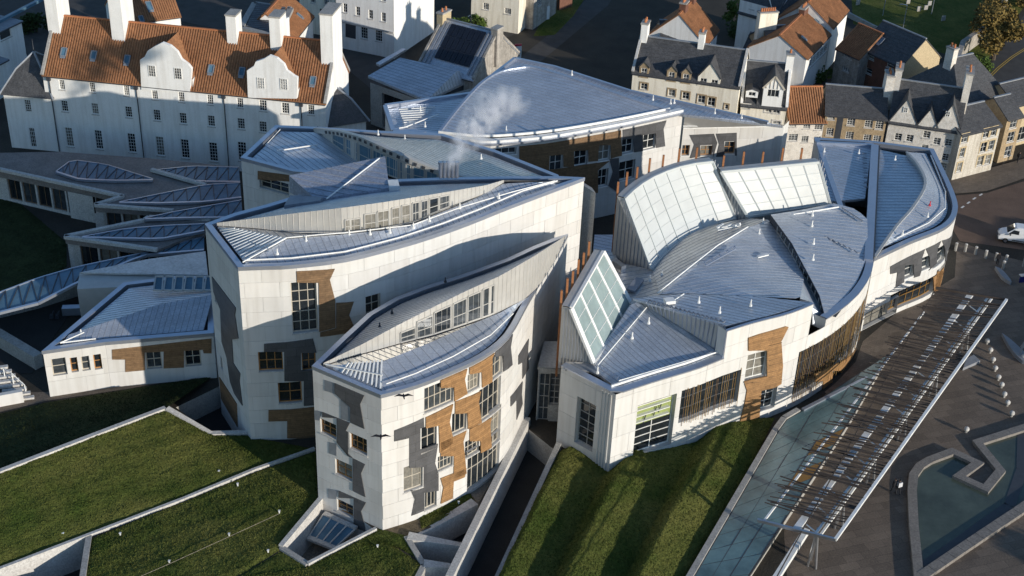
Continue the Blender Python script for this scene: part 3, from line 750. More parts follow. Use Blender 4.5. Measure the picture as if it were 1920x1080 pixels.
# ---- front tower
T1 = thing('committee_tower', 'front leaf shaped white tower with many oak and dark granite panels', 'tower', P(800, 900))
z1 = 14.4
f_px = smooth_poly([(714, 742), (780, 724), (843, 699), (906, 669), (954, 630), (988, 571), (1012, 530), (1042, 482), (1064, 441)], 3)
b_px = [(640, 636), (690, 590), (742, 560), (800, 538), (870, 516), (950, 487), (1000, 464), (1040, 448)]
front = [P(586, 688, z1)] + [P(x, y, z1) for x, y in f_px]
back = [P(x, y, z1) for x, y in b_px]
ring = front + back[::-1]
wf = Wall(front, -3.2, z1); wf.zc = z1 - .3
A = lambda pts: crop(580, 660, 3.086, pts); B = lambda pts: crop(760, 600, 3.0, pts)
wins = [(cr(580, 660, 3.086, q), c, r, fm) for q, c, r, fm in (
    ((62, 380, 158, 505), 2, 2, 'frame_oak'), ((232, 462, 336, 600), 3, 2, 'frame_oak'), ((148, 612, 250, 748), 2, 2, 'frame_oak'), ((158, 845, 256, 962), 2, 2, 'frame_oak'),
    ((545, 668, 655, 775), 2, 2, 'frame'), ((648, 440, 735, 545), 2, 2, 'frame'), ((668, 815, 735, 885), 3, 1, 'frame'))] + \
    [(cr(760, 600, 3.0, q), c, r, fm) for q, c, r, fm in (
    ((106, 385, 268, 455), 5, 2, 'frame'), ((350, 310, 415, 375), 3, 2, 'frame'), ((415, 395, 530, 490), 4, 2, 'frame'), ((488, 205, 543, 290), 2, 2, 'frame'),
    ((262, 530, 342, 610), 3, 1, 'frame'), ((182, 770, 265, 815), 4, 2, 'frame'), ((350, 745, 524, 828), 6, 2, 'frame'), ((335, 685, 412, 735), 3, 2, 'frame'), ((480, 520, 530, 668), 2, 3, 'frame'))]
rects = [wf.hole(q) for q, *_ in wins]
wf.build(T1, M['granite_joint'], .32)
wf.panels(T1, 2.9, 1.45, M['granite'])
for r, (_, c, rw, fm) in zip(rects, wins): wf.window(T1, sz=r, cols=c, rows=rw, depth=.32, m=M[fm], sill=M['concrete_lt'])
wb = Wall([front[-1]] + back[::-1] + [front[0]], -1, z1); wb.build(T1, M['granite'][0])
DG, OK = M['dark_granite'], M['oak']
for pts in ([(150, 178), (320, 250), (297, 300), (322, 443), (240, 405), (240, 318), (150, 238)], [(78, 345), (238, 408), (213, 455), (228, 462), (228, 600), (325, 648), (302, 700), (328, 838), (254, 800), (254, 612), (162, 520), (162, 380), (78, 375)],
            [(172, 800), (330, 870), (302, 920), (335, 1040), (260, 1010), (260, 845), (172, 840)]):
    wf.patch(T1, A(pts), DG)
for pts in ([(90, 160), (148, 178), (148, 240), (90, 222)], [(183, 260), (238, 318), (238, 400), (183, 385)], [(30, 335), (75, 345), (60, 395), (30, 390)], [(115, 520), (160, 530), (160, 600), (115, 585)], [(110, 790), (168, 800), (155, 850), (112, 845)]):
    wf.patch(T1, A(pts), M['lead'], .06)
for pts in ([(490, 452), (660, 378), (662, 432), (640, 440), (640, 562), (742, 528), (725, 640), (745, 700), (745, 800), (664, 812), (664, 915), (588, 945), (608, 850), (585, 800), (660, 785), (660, 662), (577, 668), (577, 495), (490, 515)],):
    wf.patch(T1, A(pts), DG, .09)
for pts in ([(195, 300), (345, 245), (330, 330), (345, 410), (272, 455), (270, 375), (195, 380)], [(358, 235), (498, 160), (484, 210), (484, 345), (428, 378), (425, 290), (358, 302)], [(276, 458), (420, 398), (408, 460), (425, 575), (348, 610), (345, 520), (276, 525)],
            [(112, 545), (265, 470), (245, 570), (262, 650), (262, 690), (190, 745), (185, 590), (112, 605)], [(195, 685), (340, 618), (322, 680), (340, 860), (268, 890), (270, 762), (195, 762)], [(358, 610), (480, 545), (472, 590), (480, 715), (420, 745), (418, 678), (358, 678)],
            [(195, 888), (340, 830), (330, 880), (268, 905), (262, 1000), (195, 1030), (210, 940)]):
    wf.patch(T1, B(pts), OK, .14, .02, 'oak_panel')
for pts in ([(504, 152), (600, 74), (588, 150), (598, 250), (546, 290), (546, 198), (500, 205)], [(632, 200), (690, 105), (685, 170), (690, 270), (655, 330), (655, 235), (632, 250)], [(588, 430), (655, 345), (650, 420), (655, 470), (622, 560), (622, 445), (588, 485)]):
    wf.patch(T1, B(pts), DG, .11)
g2 = rim(T1, ring, z1, .45, .12, .35)
n = len(ring); zi = z1 - .15
ins = [Vector((p.x, p.y, zi)) for p in g2]
nf = len(front)
CBpx = [(607, 685), (660, 668), (717, 653), (749, 644), (812, 629), (875, 608), (922, 592), (985, 560), (1012, 534), (1040, 490), (1062, 443)]
CTpx = [(600, 684), (680, 645), (749, 608), (812, 576), (875, 545), (938, 517), (1000, 481), (1063, 440.5)]
CB = [P(x, y, 14.9 if i else 14.5) for i, (x, y) in enumerate(CBpx)]; CB[-1] = P(1061, 444, 14.6)
CB = resample(CB, 40); CT = above(CB, CTpx)
hip = [P(x, y, z) for x, y, z in ((612, 686, 14.6), (717, 678, 15.35), (800, 645, 15.25), (875, 612, 15.0), (940, 585, 14.95), (990, 557, 14.9), (1015, 530, 14.9), (1040, 491, 14.9), (1060, 446, 14.6))]
roof_part(T1, loft(ins[1:nf], hip[1:], 40, 2), M['zinc'], -45, .9)
m_ = loft([ins[0], ins[1]], [hip[0], hip[1]], 10, 3); roof_part(T1, m_, M['zinc_b'], 60, .6)
bars_between(T1, [ins[0].lerp(ins[1], .30), ins[0].lerp(ins[1], .97)], [hip[0].lerp(hip[1], .40), hip[0].lerp(hip[1], .99)], 9)
MB().bar(ins[0].lerp(hip[0], .5) + Vector((0, 0, .2)), ins[1].lerp(hip[1], .45) + Vector((0, 0, .25)), .1, .1).build('louvre_rail', M['white_metal'], T1)
roof_part(T1, loft(hip, [Vector(p) - Vector((0, 0, .05)) for p in CB], 30, 1), M['bright_roof'], -45, .62)
clerestory(T1, CB, CT, [(751, 778, .06, .55), (781, 810, .06, .74), (814, 845, .06, .80), (849, 873, .06, .80), (877, 900, .06, .82), (903, 924, .06, .84)])
insb = [ins[0]] + [ins[k] for k in range(n - 1, nf - 1, -1)] + [ins[nf - 1]]
roof_part(T1, loft(CT, insb, 40, 3), M['zinc_up'], -22, .55)
for (x, y) in ((842, 545), (800, 574)):
    p = P(x, y, 15.9); 
rail(T1, [(724, 722, 14.7), (780, 702, 14.7), (850, 670, 14.7), (920, 630, 14.7), (962, 590, 14.7)])
for x, y in ((835, 529), (735, 588), (712, 614)): post(T1, x, y, 15.3, .5, M['gutter'])

# ---- tall tower behind it
T2 = thing('committee_tower', 'largest leaf shaped tower, long curved white wall and five flues on its roof', 'tower', P(700, 700))
z2 = 19.0
f_px = smooth_poly([(447, 503), (500, 501), (547, 499), (647, 487), (747, 462), (813, 442), (880, 418), (960, 386), (1095, 335)], 3)
front2 = [P(385, 422, z2)] + [P(x, y, z2) for x, y in f_px]
b_px = [(440, 402), (500, 386), (550, 371), (605, 358), (680, 345), (735, 339), (840, 335), (960, 333), (1050, 333)]
back2 = [P(x, y, z2) for x, y in b_px]
ring2 = front2 + back2[::-1]; nf2 = len(front2)
w2 = Wall(front2, -2.6, z2); w2.zc = z2 - .3
C = lambda pts: crop(380, 480, 3.0, pts)
wins = [(cr(380, 480, 3.0, q), c, r, fm) for q, c, r, fm in (((492, 150, 650, 420), 3, 5, 'frame'), ((310, 540, 455, 645), 3, 2, 'frame_oak'), ((422, 712, 562, 820), 2, 2, 'frame_oak'), ((915, 230, 1000, 310), 2, 2, 'frame'), ((556, 545, 640, 640), 2, 2, 'frame_oak'), ((100, 560, 116, 640), 1, 2, 'frame'), ((68, 200, 82, 262), 1, 2, 'frame'))]
rects = [w2.hole(q) for q, *_ in wins]
w2.build(T2, M['granite_joint'], .35)
w2.panels(T2, 3.1, 1.55, M['granite'])
for r, (_, c, rw, fm) in zip(rects, wins): w2.window(T2, sz=r, cols=c, rows=rw, depth=.35, m=M[fm], sill=M['concrete_lt'])
Wall([front2[-1]] + back2[::-1] + [front2[0]], -1, z2).build(T2, M['granite'][0])
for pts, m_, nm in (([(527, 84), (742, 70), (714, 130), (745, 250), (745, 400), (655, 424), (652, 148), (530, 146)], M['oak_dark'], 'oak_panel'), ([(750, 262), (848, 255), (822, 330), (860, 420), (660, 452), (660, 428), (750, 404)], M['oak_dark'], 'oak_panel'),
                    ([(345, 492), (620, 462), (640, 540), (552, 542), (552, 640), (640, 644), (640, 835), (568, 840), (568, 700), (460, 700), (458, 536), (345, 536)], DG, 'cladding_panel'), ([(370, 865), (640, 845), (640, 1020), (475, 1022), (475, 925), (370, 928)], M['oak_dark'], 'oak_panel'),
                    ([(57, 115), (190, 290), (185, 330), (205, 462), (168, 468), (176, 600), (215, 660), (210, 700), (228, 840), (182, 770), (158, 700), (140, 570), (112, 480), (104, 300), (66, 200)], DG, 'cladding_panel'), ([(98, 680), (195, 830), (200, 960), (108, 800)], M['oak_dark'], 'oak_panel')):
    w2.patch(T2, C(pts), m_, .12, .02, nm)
g2 = rim(T2, ring2, z2, .5, .14, .4)
zi = z2 - .15; ins = [Vector((p.x, p.y, zi)) for p in g2]; n = len(ring2)
CBpx = [(407, 423), (480, 428), (560, 437), (647, 440), (713, 432), (780, 417), (813, 402), (870, 379), (913, 361), (945, 342)]
CTpx = [(405, 418), (480, 409), (560, 399), (647, 389), (720, 379), (813, 364), (913, 347), (946, 337)]
CB = resample([P(x, y, 19.5) for x, y in CBpx], 40); CT = above(CB, CTpx)
hip = [P(x, y, z) for x, y, z in ((409, 425, 19.3), (537, 449, 20.0), (640, 440, 19.9), (720, 432, 19.8), (780, 419, 19.7), (820, 401, 19.6), (880, 378, 19.5), (945, 344, 19.5), (1040, 340, 19.3))]
hip2 = hip
roof_part(T2, loft(ins[1:nf2], hip[1:], 44, 2), M['zinc'], -60, .65)
roof_part(T2, loft([ins[0], ins[1]], [hip[0], hip[1]], 10, 3), M['zinc_b'], 55, .6)
bars_between(T2, [ins[0].lerp(ins[1], .12), ins[0].lerp(ins[1], .94)], [hip[0].lerp(hip[1], .25), hip[0].lerp(hip[1], .99)], 12, .08)
roof_part(T2, loft(hip[:8], [Vector(p) - Vector((0, 0, .05)) for p in CB], 30, 1), M['zinc_up'], -60, .65)
clerestory(T2, CB, CT, [(648, 676, .10, .55), (684, 705, .08, .66), (709, 729, .08, .70), (735, 749, .08, .74), (753, 768, .08, .77), (773, 786, .08, .80), (789, 801, .08, .80), (804, 821, .1, .82), (823, 842, .12, .82)])
insb = [ins[0]] + [ins[k] for k in range(n - 1, nf2 - 1, -1)] + [ins[nf2 - 1]]
roof_part(T2, loft(CT + [hip[-1], ins[nf2 - 1] + Vector((0, 0, .1))], insb, 44, 3), M['zinc'], -28, .6)
rail(T2, [(462, 490, 19.2), (547, 486, 19.2), (647, 474, 19.2), (747, 448, 19.2), (830, 421, 19.2), (900, 394, 19.2), (980, 360, 19.2), (1045, 341, 19.2)], .08)
rail(T2, [(455, 494, 19.2), (537, 448, 20.0), (600, 442, 20.0), (655, 438, 19.9), (773, 424, 19.8), (863, 391, 19.7), (960, 362, 19.5), (1040, 341, 19.4)], .06)
for x, y in ((520, 477), (574, 453), (655, 442), (694, 440), (731, 437), (775, 428), (805, 415), (862, 391), (935, 372)): post(T2, x, y, 19.7, .6)
# raised metal box on its rear slope
a, b, c, d = P(542, 329, 20.7), P(722, 293, 20.9), P(730, 352, 20.3), P(592, 374, 20.0)
mb = MB(); lo = [Vector((p.x, p.y, 18.9)) for p in (a, b, c, d)]
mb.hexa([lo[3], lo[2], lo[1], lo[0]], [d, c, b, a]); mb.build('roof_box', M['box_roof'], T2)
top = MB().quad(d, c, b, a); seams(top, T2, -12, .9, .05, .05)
MB().tube([P(612, 373, 20.15), P(711, 297, 21.0)], .08, 5).build('safety_rail', M['white_metal'], T2)
MB().hexa([P(533, 392, 19.3), P(600, 383, 19.9), P(606, 376, 19.9), P(545, 373, 19.3)], [p + Vector((0, 0, .4)) for p in (P(533, 392, 19.3), P(600, 383, 19.9), P(606, 376, 19.9), P(545, 373, 19.3))]).build('roof_walkway', M['seam'], T2)
MB().box(P(738, 352, 20), 1.0, 1.5, .5, .2).build('roof_hatch', M['white_metal'], T2)
for i in range(5):
    p = P(826 + i * 7.6, 333, 19.3); mb = MB(); mb.tube([p, p + Vector((0, 0, 1.5))], .2, 10); mb.tube([p + Vector((0, 0, 1.5)), p + Vector((0, 0, 1.75))], [.26, .26], 10)
    mb.build('flue', M['steel'], T2)
# grey stair block against its right end
mb = MB(); q = [P(1094, 348, 17.5), P(1117, 362, 17.5), P(1110, 352, 17.5), P(1092, 341, 17.5)]
mb.hexa([Vector((p.x, p.y, 0)) for p in q], q); mb.build('stair_block', M['concrete'], T2)

# ---- third tower
T3 = thing('committee_tower', 'tower with a curved grey leaf roof between the largest tower and the mansion', 'tower', P(560, 420))
z3 = 16.0
fr3 = [P(452, 297, z3), P(550, 323, z3), P(640, 330, z3 - 0), P(760, 345, z3), P(900, 350, z3), P(1050, 340, z3)]
bk3 = [P(517, 237, z3), P(592, 240, z3), P(700, 247, z3), P(830, 253, z3), P(930, 284, z3), P(1046, 330, z3)]
ring3 = fr3 + bk3[::-1]
w3 = Wall(fr3, 0, z3); w3b = Wall([fr3[-1]] + bk3[::-1] + [fr3[0]], 0, z3)
r = [w3.hole(q) for q in ((486, 330, 542, 366),)]
w3.build(T3, M['granite_joint'], .4); w3.panels(T3, 3, 1.6, M['granite'][:2], s1=14); w3b.build(T3, M['granite'][0])
w3.window(T3, sz=r[0], cols=3, rows=2, depth=.4, sill=M['concrete_lt'])
w3.patch(T3, [(484, 320), (545, 328), (545, 340), (484, 336)], M['oak_dark'], .1, .02, 'oak_panel')
g3 = rim(T3, ring3, z3, .5, .14, .45)
ins3 = [Vector((p.x, p.y, z3 - .15)) for p in g3]
CB = resample([P(592, 243, 16.2), P(625, 270, 16.2), P(665, 300, 16.2), P(700, 319, 16.2), P(750, 338, 16.2), P(830, 350, 16.2), P(940, 350, 16.2), P(1040, 338, 16.2)], 36)
CT = above(CB, [(560, 235), (592, 240), (640, 245), (680, 256), (720, 274), (770, 297), (820, 317), (870, 330), (950, 338), (1045, 333)])
mb = MB().prism([ins3[0], ins3[1], ins3[2], CB[14], CB[10], CB[5], CB[1], ins3[-2], ins3[-1]], .1)
roof_part(T3, mb, M['zinc_b'], -50, .6)
clerestory(T3, CB, CT, [(625 + i * 25, 646 + i * 25, .05, .72) for i in range(8)], .6, M['clad'], M['glass_blue'], M['clad'])
roof_part(T3, loft(CT, [ins3[-2], ins3[-3], ins3[-4], ins3[-5], ins3[-6]], 36, 2), M['zinc_up'], -28, .6)
fas = MB(); 
for p, q in zip(CT[:-1], CT[1:]): fas.bar(p - Vector((0, 0, .25)), q - Vector((0, 0, .25)), .5, .55)
fas.build('fascia', M['clad'], T3)
for i in range(3, 24): 
    p = CT[i].lerp(CT[i + 1], .5) - Vector((0, 0, .3)); d = (CT[i + 1] - CT[i]).normalized(); nn = Vector((d.y, -d.x, 0))
    MB().bar(p + nn * .3 - d * .18, p + nn * .3 + d * .18, .1, .3).build('vent', M['gutter'], T3)
rail(T3, [(519, 285, 16.2), (596, 273, 16.2)], .08); rail(T3, [(498, 274, 16.1), (526, 244, 16.1)], .05)
for x, y in ((709, 253), (759, 262), (902, 298)): post(T3, x, y, 16.6, .6)

# ---- rear tower along the old street
T4 = thing('committee_tower', 'rear tower under the widest curved roof, oak and granite front behind the chamber', 'tower', P(1150, 330))
z4 = 12.0
fpx = smooth_poly([(737, 248), (825, 257), (900, 271), (960, 269), (1030, 262), (1100, 250), (1180, 235), (1280, 213)], 3)
fr4 = [P(x, y, z4) for x, y in fpx]; bk4 = [P(722, 200, z4), P(800, 188, z4), P(905, 160, z4), P(965, 110, z4), P(1040, 127, z4), P(1180, 172, z4), P(1280, 200, z4)]
w4 = Wall(fr4, 0, z4); w4.zc = z4 - .4
D = lambda pts: crop(880, 180, 3.097, pts)
wins = [(cr(880, 180, 3.097, q), c, r) for q, c, r in (((150, 305, 272, 335), 3, 1), ((470, 345, 540, 430), 2, 2), ((612, 318, 684, 398), 2, 2), ((752, 285, 815, 368), 2, 2), ((888, 252, 950, 325), 2, 2), ((1012, 222, 1078, 300), 2, 2), ((872, 385, 955, 475), 2, 2), ((750, 430, 800, 520), 2, 2), ((470, 470, 540, 540), 2, 2))]
rects = [w4.hole(q) for q, *_ in wins]
w4.build(T4, M['granite_joint'], .4); w4.panels(T4, 3.2, 1.6, M['granite'], s0=12)
for r, (_, c, rw) in zip(rects, wins): w4.window(T4, sz=r, cols=c, rows=rw, depth=.4, m=M['frame_white'], sill=M['white_metal'])
Wall([fr4[-1]] + bk4[::-1] + [fr4[0]], 0, z4).build(T4, M['granite'][0])
for pts, m_, nm in (([(290, 285), (880, 190), (884, 345), (850, 352), (820, 362), (820, 282), (750, 285), (745, 375), (690, 380), (690, 312), (606, 318), (606, 410), (545, 410), (545, 338), (465, 345), (460, 440), (290, 440)], M['oak_dark'], 'oak_panel'),
                    ([(290, 442), (812, 375), (745, 430), (745, 560), (290, 560)], M['oak_dark'], 'oak_panel'),
                    ([(890, 188), (1143, 136), (1125, 190), (1135, 290), (1082, 300), (1080, 215), (1006, 225), (1006, 318), (955, 325), (952, 245), (890, 250)], DG, 'cladding_panel'), ([(812, 365), (866, 358), (868, 500), (862, 560), (806, 520), (832, 440)], DG, 'cladding_panel')):
    w4.patch(T4, D(pts), m_, .12, .02, nm)
# white fascia bands and the great roof
roofF = [p + Vector((0, 0, .55)) for p in [P(x, y - 3, z4) for x, y in fpx]][3:]
fw = Wall([V2(p) for p in fr4[3:]], z4 + .02, z4 + .6); mb = MB()
def ribbon(pts, off, z, w, h, name, m, par):
    mb = MB(); W = Wall([V2(p) for p in pts], 0, 1)
    for a, b in zip(W.c[:-1], W.c[1:]):
        mb.hexa([W.at(a, z, off), W.at(b, z, off), W.at(b, z, off - w), W.at(a, z, off - w)], [W.at(a, z + h, off), W.at(b, z + h, off), W.at(b, z + h, off - w), W.at(a, z + h, off - w)])
    return mb.build(name, m, par)
ribbon(fr4, .35, z4, 1.2, .25, 'parapet_coping', M['coping'], T4)
ribbon(fr4[3:], .1, z4 + .26, .7, .3, 'white_fascia', M['white_metal'], T4)
edge = [P(x, y, z4 + .62) for x, y in smooth_poly([(822, 250), (900, 257), (960, 255), (1030, 248), (1100, 237), (1180, 222), (1256, 206)], 4)]
hump = [P(x, y, z) for x, y, z in smooth_poly([(824, 248, 12.7), (850, 214, 13.2), (878, 181, 13.6), (905, 154, 14), (935, 136, 14.2), (970, 128, 14.3), (1003, 127, 14.3), (1060, 143, 14.2), (1130, 167, 13.8), (1200, 191, 13.2), (1256, 207, 12.7)], 4)]
ro = loft(edge, hump, 44, 4)
roof_part(T4, ro, M['zinc'], -22, .7)
ribbon([Vector((p.x, p.y, 0)) for p in edge], .02, z4 + .62, .16, .3, 'roof_edge_rail', M['white_metal'], T4)
mb = MB()
for p, q in zip(hump[:-1], hump[1:]): mb.bar(p, q, .35, .3)
mb.build('roof_edge_strip', M['coping'], T4)
sk = MB()
for p, q in zip(hump[:-1], hump[1:]): sk.quad(Vector((p.x, p.y, 11.6)), Vector((q.x, q.y, 11.6)), q, p)
sk.build('roof_upstand', M['clad'], T4)
mb = MB().prism([P(965, 111, 12.2), P(905, 158, 12.2), P(1003, 130, 12.3), P(1130, 170, 12.3), P(1256, 209, 12.3), P(1282, 215, 12.2), P(1468, 236, 12.0), P(1440, 230, 12.2), P(1180, 172, 12.2), P(1040, 127, 12.2)][::-1], .3)
roof_part(T4, mb, M['zinc_b'], 60, .6)
mb = MB()
for a, b in (((965, 110), (1040, 126)), ((1040, 126), (1180, 171)), ((1180, 171), (1440, 230)), ((905, 156), (965, 110))): mb.bar(P(*a, 12.35), P(*b, 12.35), .4, .4)
mb.build('parapet_coping', M['coping'], T4)
mb = MB().prism([P(728, 203, 12), P(741, 245, 12), P(820, 252, 12.2), P(872, 188, 12.4), P(884, 178, 12.2)], .3)
roof_part(T4, mb, M['zinc_b'], 8, .55)
bars_between(T4, [P(748, 207, 12.1), P(760, 240, 12.1)], [P(815, 203, 12.3), P(765, 240, 12.1)], 8, .07)
rail(T4, [(748, 242, 12.2), (760, 240, 12.2), (822, 216, 12.4)], .08)
mb = MB()
for a, b in (((722, 200), (737, 247)), ((722, 199), (885, 176)), ((737, 248), (825, 254))): mb.bar(P(*a, 12.3), P(*b, 12.3), .5, .45)
mb.build('parapet_coping', M['coping'], T4)
for x, y in ((788, 208), (797, 238), (949, 246), (1072, 141), (1224, 188), (1257, 195), (1264, 194), (1340, 213), (1390, 222)): post(T4, x, y, 12.6, .7)
# lower white wing at its right end
w4b = Wall([P(1281, 240, 9.8), P(1470, 236, 9.8)], 0, 9.8)
wins = [cr(880, 180, 3.097, q) for q in ((1238, 285, 1275, 345), (1345, 288, 1408, 345), (1485, 265, 1538, 335))]
rects = [w4b.hole(q) for q in wins]
w4b.build(T4, M['granite_joint'], .4); w4b.panels(T4, 3, 1.6, M['granite'])
for r in rects: w4b.window(T4, sz=r, cols=2, rows=2, depth=.4, m=M['frame_oak'], sill=M['white_metal'])
for pts in ([(1278, 225), (1420, 218), (1440, 270), (1415, 355), (1412, 282), (1340, 284), (1340, 350), (1280, 360), (1305, 280)], [(1432, 218), (1552, 212), (1552, 345), (1542, 345), (1540, 260), (1480, 262), (1480, 350), (1432, 352), (1450, 280)]): w4b.patch(T4, D(pts), DG, .1)
mb = MB(); q = [P(1281, 240, 9.8), P(1470, 236, 9.8), P(1470, 234, 12), P(1284, 216, 12)]
mb.quad(*q); mb.quad(q[1], P(1476, 226, 9.8), P(1476, 226, 12), q[2]); mb.build('sloping_roof', M['clad'], T4)
for z, h in ((9.8, .15), (10.25, .1)): MB().bar(P(1281, 240 - (z - 9.8) * 9, z + .1), P(1468, 236 - (z - 9.8) * 2, z + .1), .25, h).build('gutter_rail', M['white_metal'], T4)
Wall([P(1470, 236, 9.8), P(1480, 226, 9.8)], 0, 9.8).build(T4, M['granite'][0])
# ------------------------------------------------------------------ debating chamber
T5 = thing('debating_chamber', 'debating chamber with big glazed rooflights and pale front above the grass ridges', 'chamber', P(1350, 700))
fl = smooth_poly([(9.8, 101.2), (13.6, 103.6), (17.6, 105.9), (20.3, 107.9), (23.6, 109.9), (26.2, 111.2), (29.3, 113.5), (32.4, 116.5), (35.3, 120.3), (37.4, 124.4), (38.4, 127.8)], 2)
plan = [(4.9, 105.4)] + fl
w5 = Wall(plan, -2.6, 8.4); w5.zc = 12
E4 = lambda q: cr(1000, 640, 4.153, q); E5 = lambda q: cr(1260, 540, 4.155, q); E5p = lambda pts: crop(1260, 540, 4.155, pts)
bigw = w5.hole(E4((812, 500, 1070, 800))); sidew = w5.hole(E4((345, 425, 460, 862)))
s1 = w5.hole(E5((76, 800, 505, 880))); s2 = w5.hole((1498, 660, 1612, 628))
ow = [w5.hole(E5(q)) for q in ((597, 485, 728, 685), (688, 800, 795, 925), (1245, 640, 1305, 735))]
w5.build(T5, M['granite_joint'], .55); w5.panels(T5, 4.2, 2.2, M['granite'], stagger=.35)
sA = w5.c[1]
def scut(x):                                   # arc length where the plan passes x
    for i in range(1, len(w5.p) - 1):
        if w5.p[i].x <= x <= w5.p[i + 1].x: return w5.c[i] + (x - w5.p[i].x) / (w5.p[i + 1].x - w5.p[i].x) * (w5.c[i + 1] - w5.c[i])
def sub(a, b): return [w5.at(a, 0)] + [Vector((w5.p[i].x, w5.p[i].y, 0)) for i in range(len(w5.c)) if a + .02 < w5.c[i] < b - .02] + [w5.at(b, 0)]
k1, k2, k3 = scut(20.25), scut(29.25), scut(31.2)
for a, b, zt in ((0, k1, 8.95), (k1, k2, 12.0), (k3, w5.L, 9.25)):
    u = Wall(sub(a, b), 8.4, zt); u.build(T5, M['granite_joint']); u.panels(T5, 4.2, 1.8 if zt > 10 else 1, M['granite'], stagger=.35)
for s_, z0, z1, sg in ((k1, 8.4, 12, 1), (k2, 8.4, 12, -1), (k3, 7.9, 9.25, 1)):          # returns of the raised parts
    p = w5.at(s_, z0); q = w5.at(s_, z0, -3.2 if s_ != k1 else -1.2)
    MB().quad(p, q, Vector((q.x, q.y, z1 if s_ == k1 else z1 - (1.2 if s_ == k2 else .1))), Vector((p.x, p.y, z1))).build('wall_return', M['granite'][1], T5)
f = w5.window(T5, sz=bigw, cols=2, rows=2, depth=.55, m=M['frame_white'], xs=[.5], zs=[.16, .30, .44], fw=.12, glass=M['glass'])
a, b, c, d = bigw; hh = d - c
MB().quad(w5.at(a + .02, c + hh * .55, -.5), w5.at(b - .02, c + hh * .55, -.5), w5.at(b - .02, d, -.5), w5.at(a + .02, d, -.5)).build('green_panel', M['green_panel'], T5)
for k in (.62, .74, .86, .95):
    mb = MB(); mb.hexa([w5.at(a + .05, c + hh * k, -.5), w5.at(b - .5, c + hh * k, -.5), w5.at(b - .5, c + hh * k, -.15), w5.at(a + .05, c + hh * k, -.15)], [w5.at(a + .05, c + hh * k + .08, -.5), w5.at(b - .5, c + hh * k + .08, -.5), w5.at(b - .5, c + hh * k + .08, -.15), w5.at(a + .05, c + hh * k + .08, -.15)])
    mb.build('window_shelf', M['frame_white'], T5)
for k in (.25, .5, .62):
    x = a + (b - a) * k; MB().bar(w5.at(x, c + hh * (.5 + k * .3), -.3), w5.at(x + .25, c + hh * (.66 + k * .3), -.3), .08, .08).build('window_strut', M['gutter'], T5)
w5.window(T5, sz=sidew, cols=2, rows=6, depth=.55, m=M['concrete'], glass=M['glass'])
for r in ow: w5.window(T5, sz=r, cols=2, rows=3, depth=.5, m=M['frame_white'], sill=M['frame_white'])
for s_, cols in ((s1, 4), (s2, 12)):
    w5.window(T5, sz=s_, cols=cols, rows=3, depth=.5, m=M['steel'], fw=.06, glass=M['glass'])
    a, b, c, d = s_; nn = int((b - a) / .27)
    for i in range(nn):
        x = a + (b - a) * (i + .5) / nn + random.uniform(-.05, .05)
        if random.random() < .12: continue
        MB().bar(w5.at(min(w5.L - .05, max(.05, x)), c - random.uniform(.1, .5), .10 + random.uniform(0, .1)), w5.at(min(w5.L - .05, max(.05, x + random.uniform(-.07, .07))), d + random.uniform(-.1, .25), .10), .04, .04, Vector((.7, -.7, 0))).build('screen_rod', random.choice([M['rod'], M['rod'], M['oak_dark']]), T5)
for pts, m_ in (([(590, 385), (880, 295), (900, 300), (845, 410), (857, 600), (845, 742), (800, 768), (690, 795), (675, 1010), (520, 1055), (560, 900), (578, 795), (555, 725), (735, 682), (735, 482), (590, 485)], M['oak']),
                ([(1110, 668), (1240, 600), (1470, 420), (1450, 540), (1350, 680), (1310, 735), (1308, 640), (1242, 640), (1240, 780), (1165, 815), (1170, 718), (1110, 728)], M['oak'])):
    w5.patch(T5, E5p(pts), m_, .16, .02, 'oak_panel')
for k, y in enumerate((405, 445, 520, 560, 600, 650, 690, 735)):        # boards across the oak panel
    a = w5.pix(*E5p([(745 if y < 700 else 575, y)])[0]); b = w5.pix(*E5p([(848, y - 28)])[0])
    MB().bar(w5.at(a[0], a[1], .17), w5.at(b[0], b[1], .17), .04, .06, Vector((.6, -.8, 0))).build('panel_batten', M['oak_dark'], T5)
# vertical ribs beside the front corner
for x in (523, 548, 572, 598):
    a = w5.pix(*crop(1000, 640, 4.153, [(x, 560)])[0])[0]
    MB().bar(w5.at(a, -.5, .05), w5.at(a, 8.7, .05), .12, .12, Vector((.6, .8, 0))).build('corner_rib', M['granite'][2], T5)
# roofs
ribbon([w5.at(s, 0) for s in np.linspace(.02, k1, 14)], .1, 8.95, .75, .14, 'parapet_coping', M['coping'], T5)
ribbon([w5.at(s, 0) for s in np.linspace(k1, k2, 8)], .06, 12.0, .3, .1, 'parapet_coping', M['coping'], T5)
ribbon([w5.at(s, 0) for s in np.linspace(k3, w5.L, 12)], .1, 9.25, .8, .14, 'parapet_coping', M['coping'], T5)
r1 = poly3([(1110, 684, 8.9), (1124, 702, 8.95), (1156, 727, 8.95), (1250, 698, 8.95), (1352, 668, 8.95), (1350, 655, 9.1), (1215, 576, 10.2), (1196, 566, 10.4), (1182, 572, 10.2)], .3)
roof_part(T5, r1, M['zinc_b'], -52, .55)
rail(T5, [(1160, 716, 9.1), (1348, 661, 9.1)], .09, .1); rail(T5, [(1120, 687, 9.1), (1212, 578, 10.2)], .07, .1)
ribbon([w5.at(s, 0) for s in np.linspace(w5.c[1] + .2, k1 - .5, 8)], -1.0, 9.0, .15, .25, 'roof_edge_rail', M['white_metal'], T5)
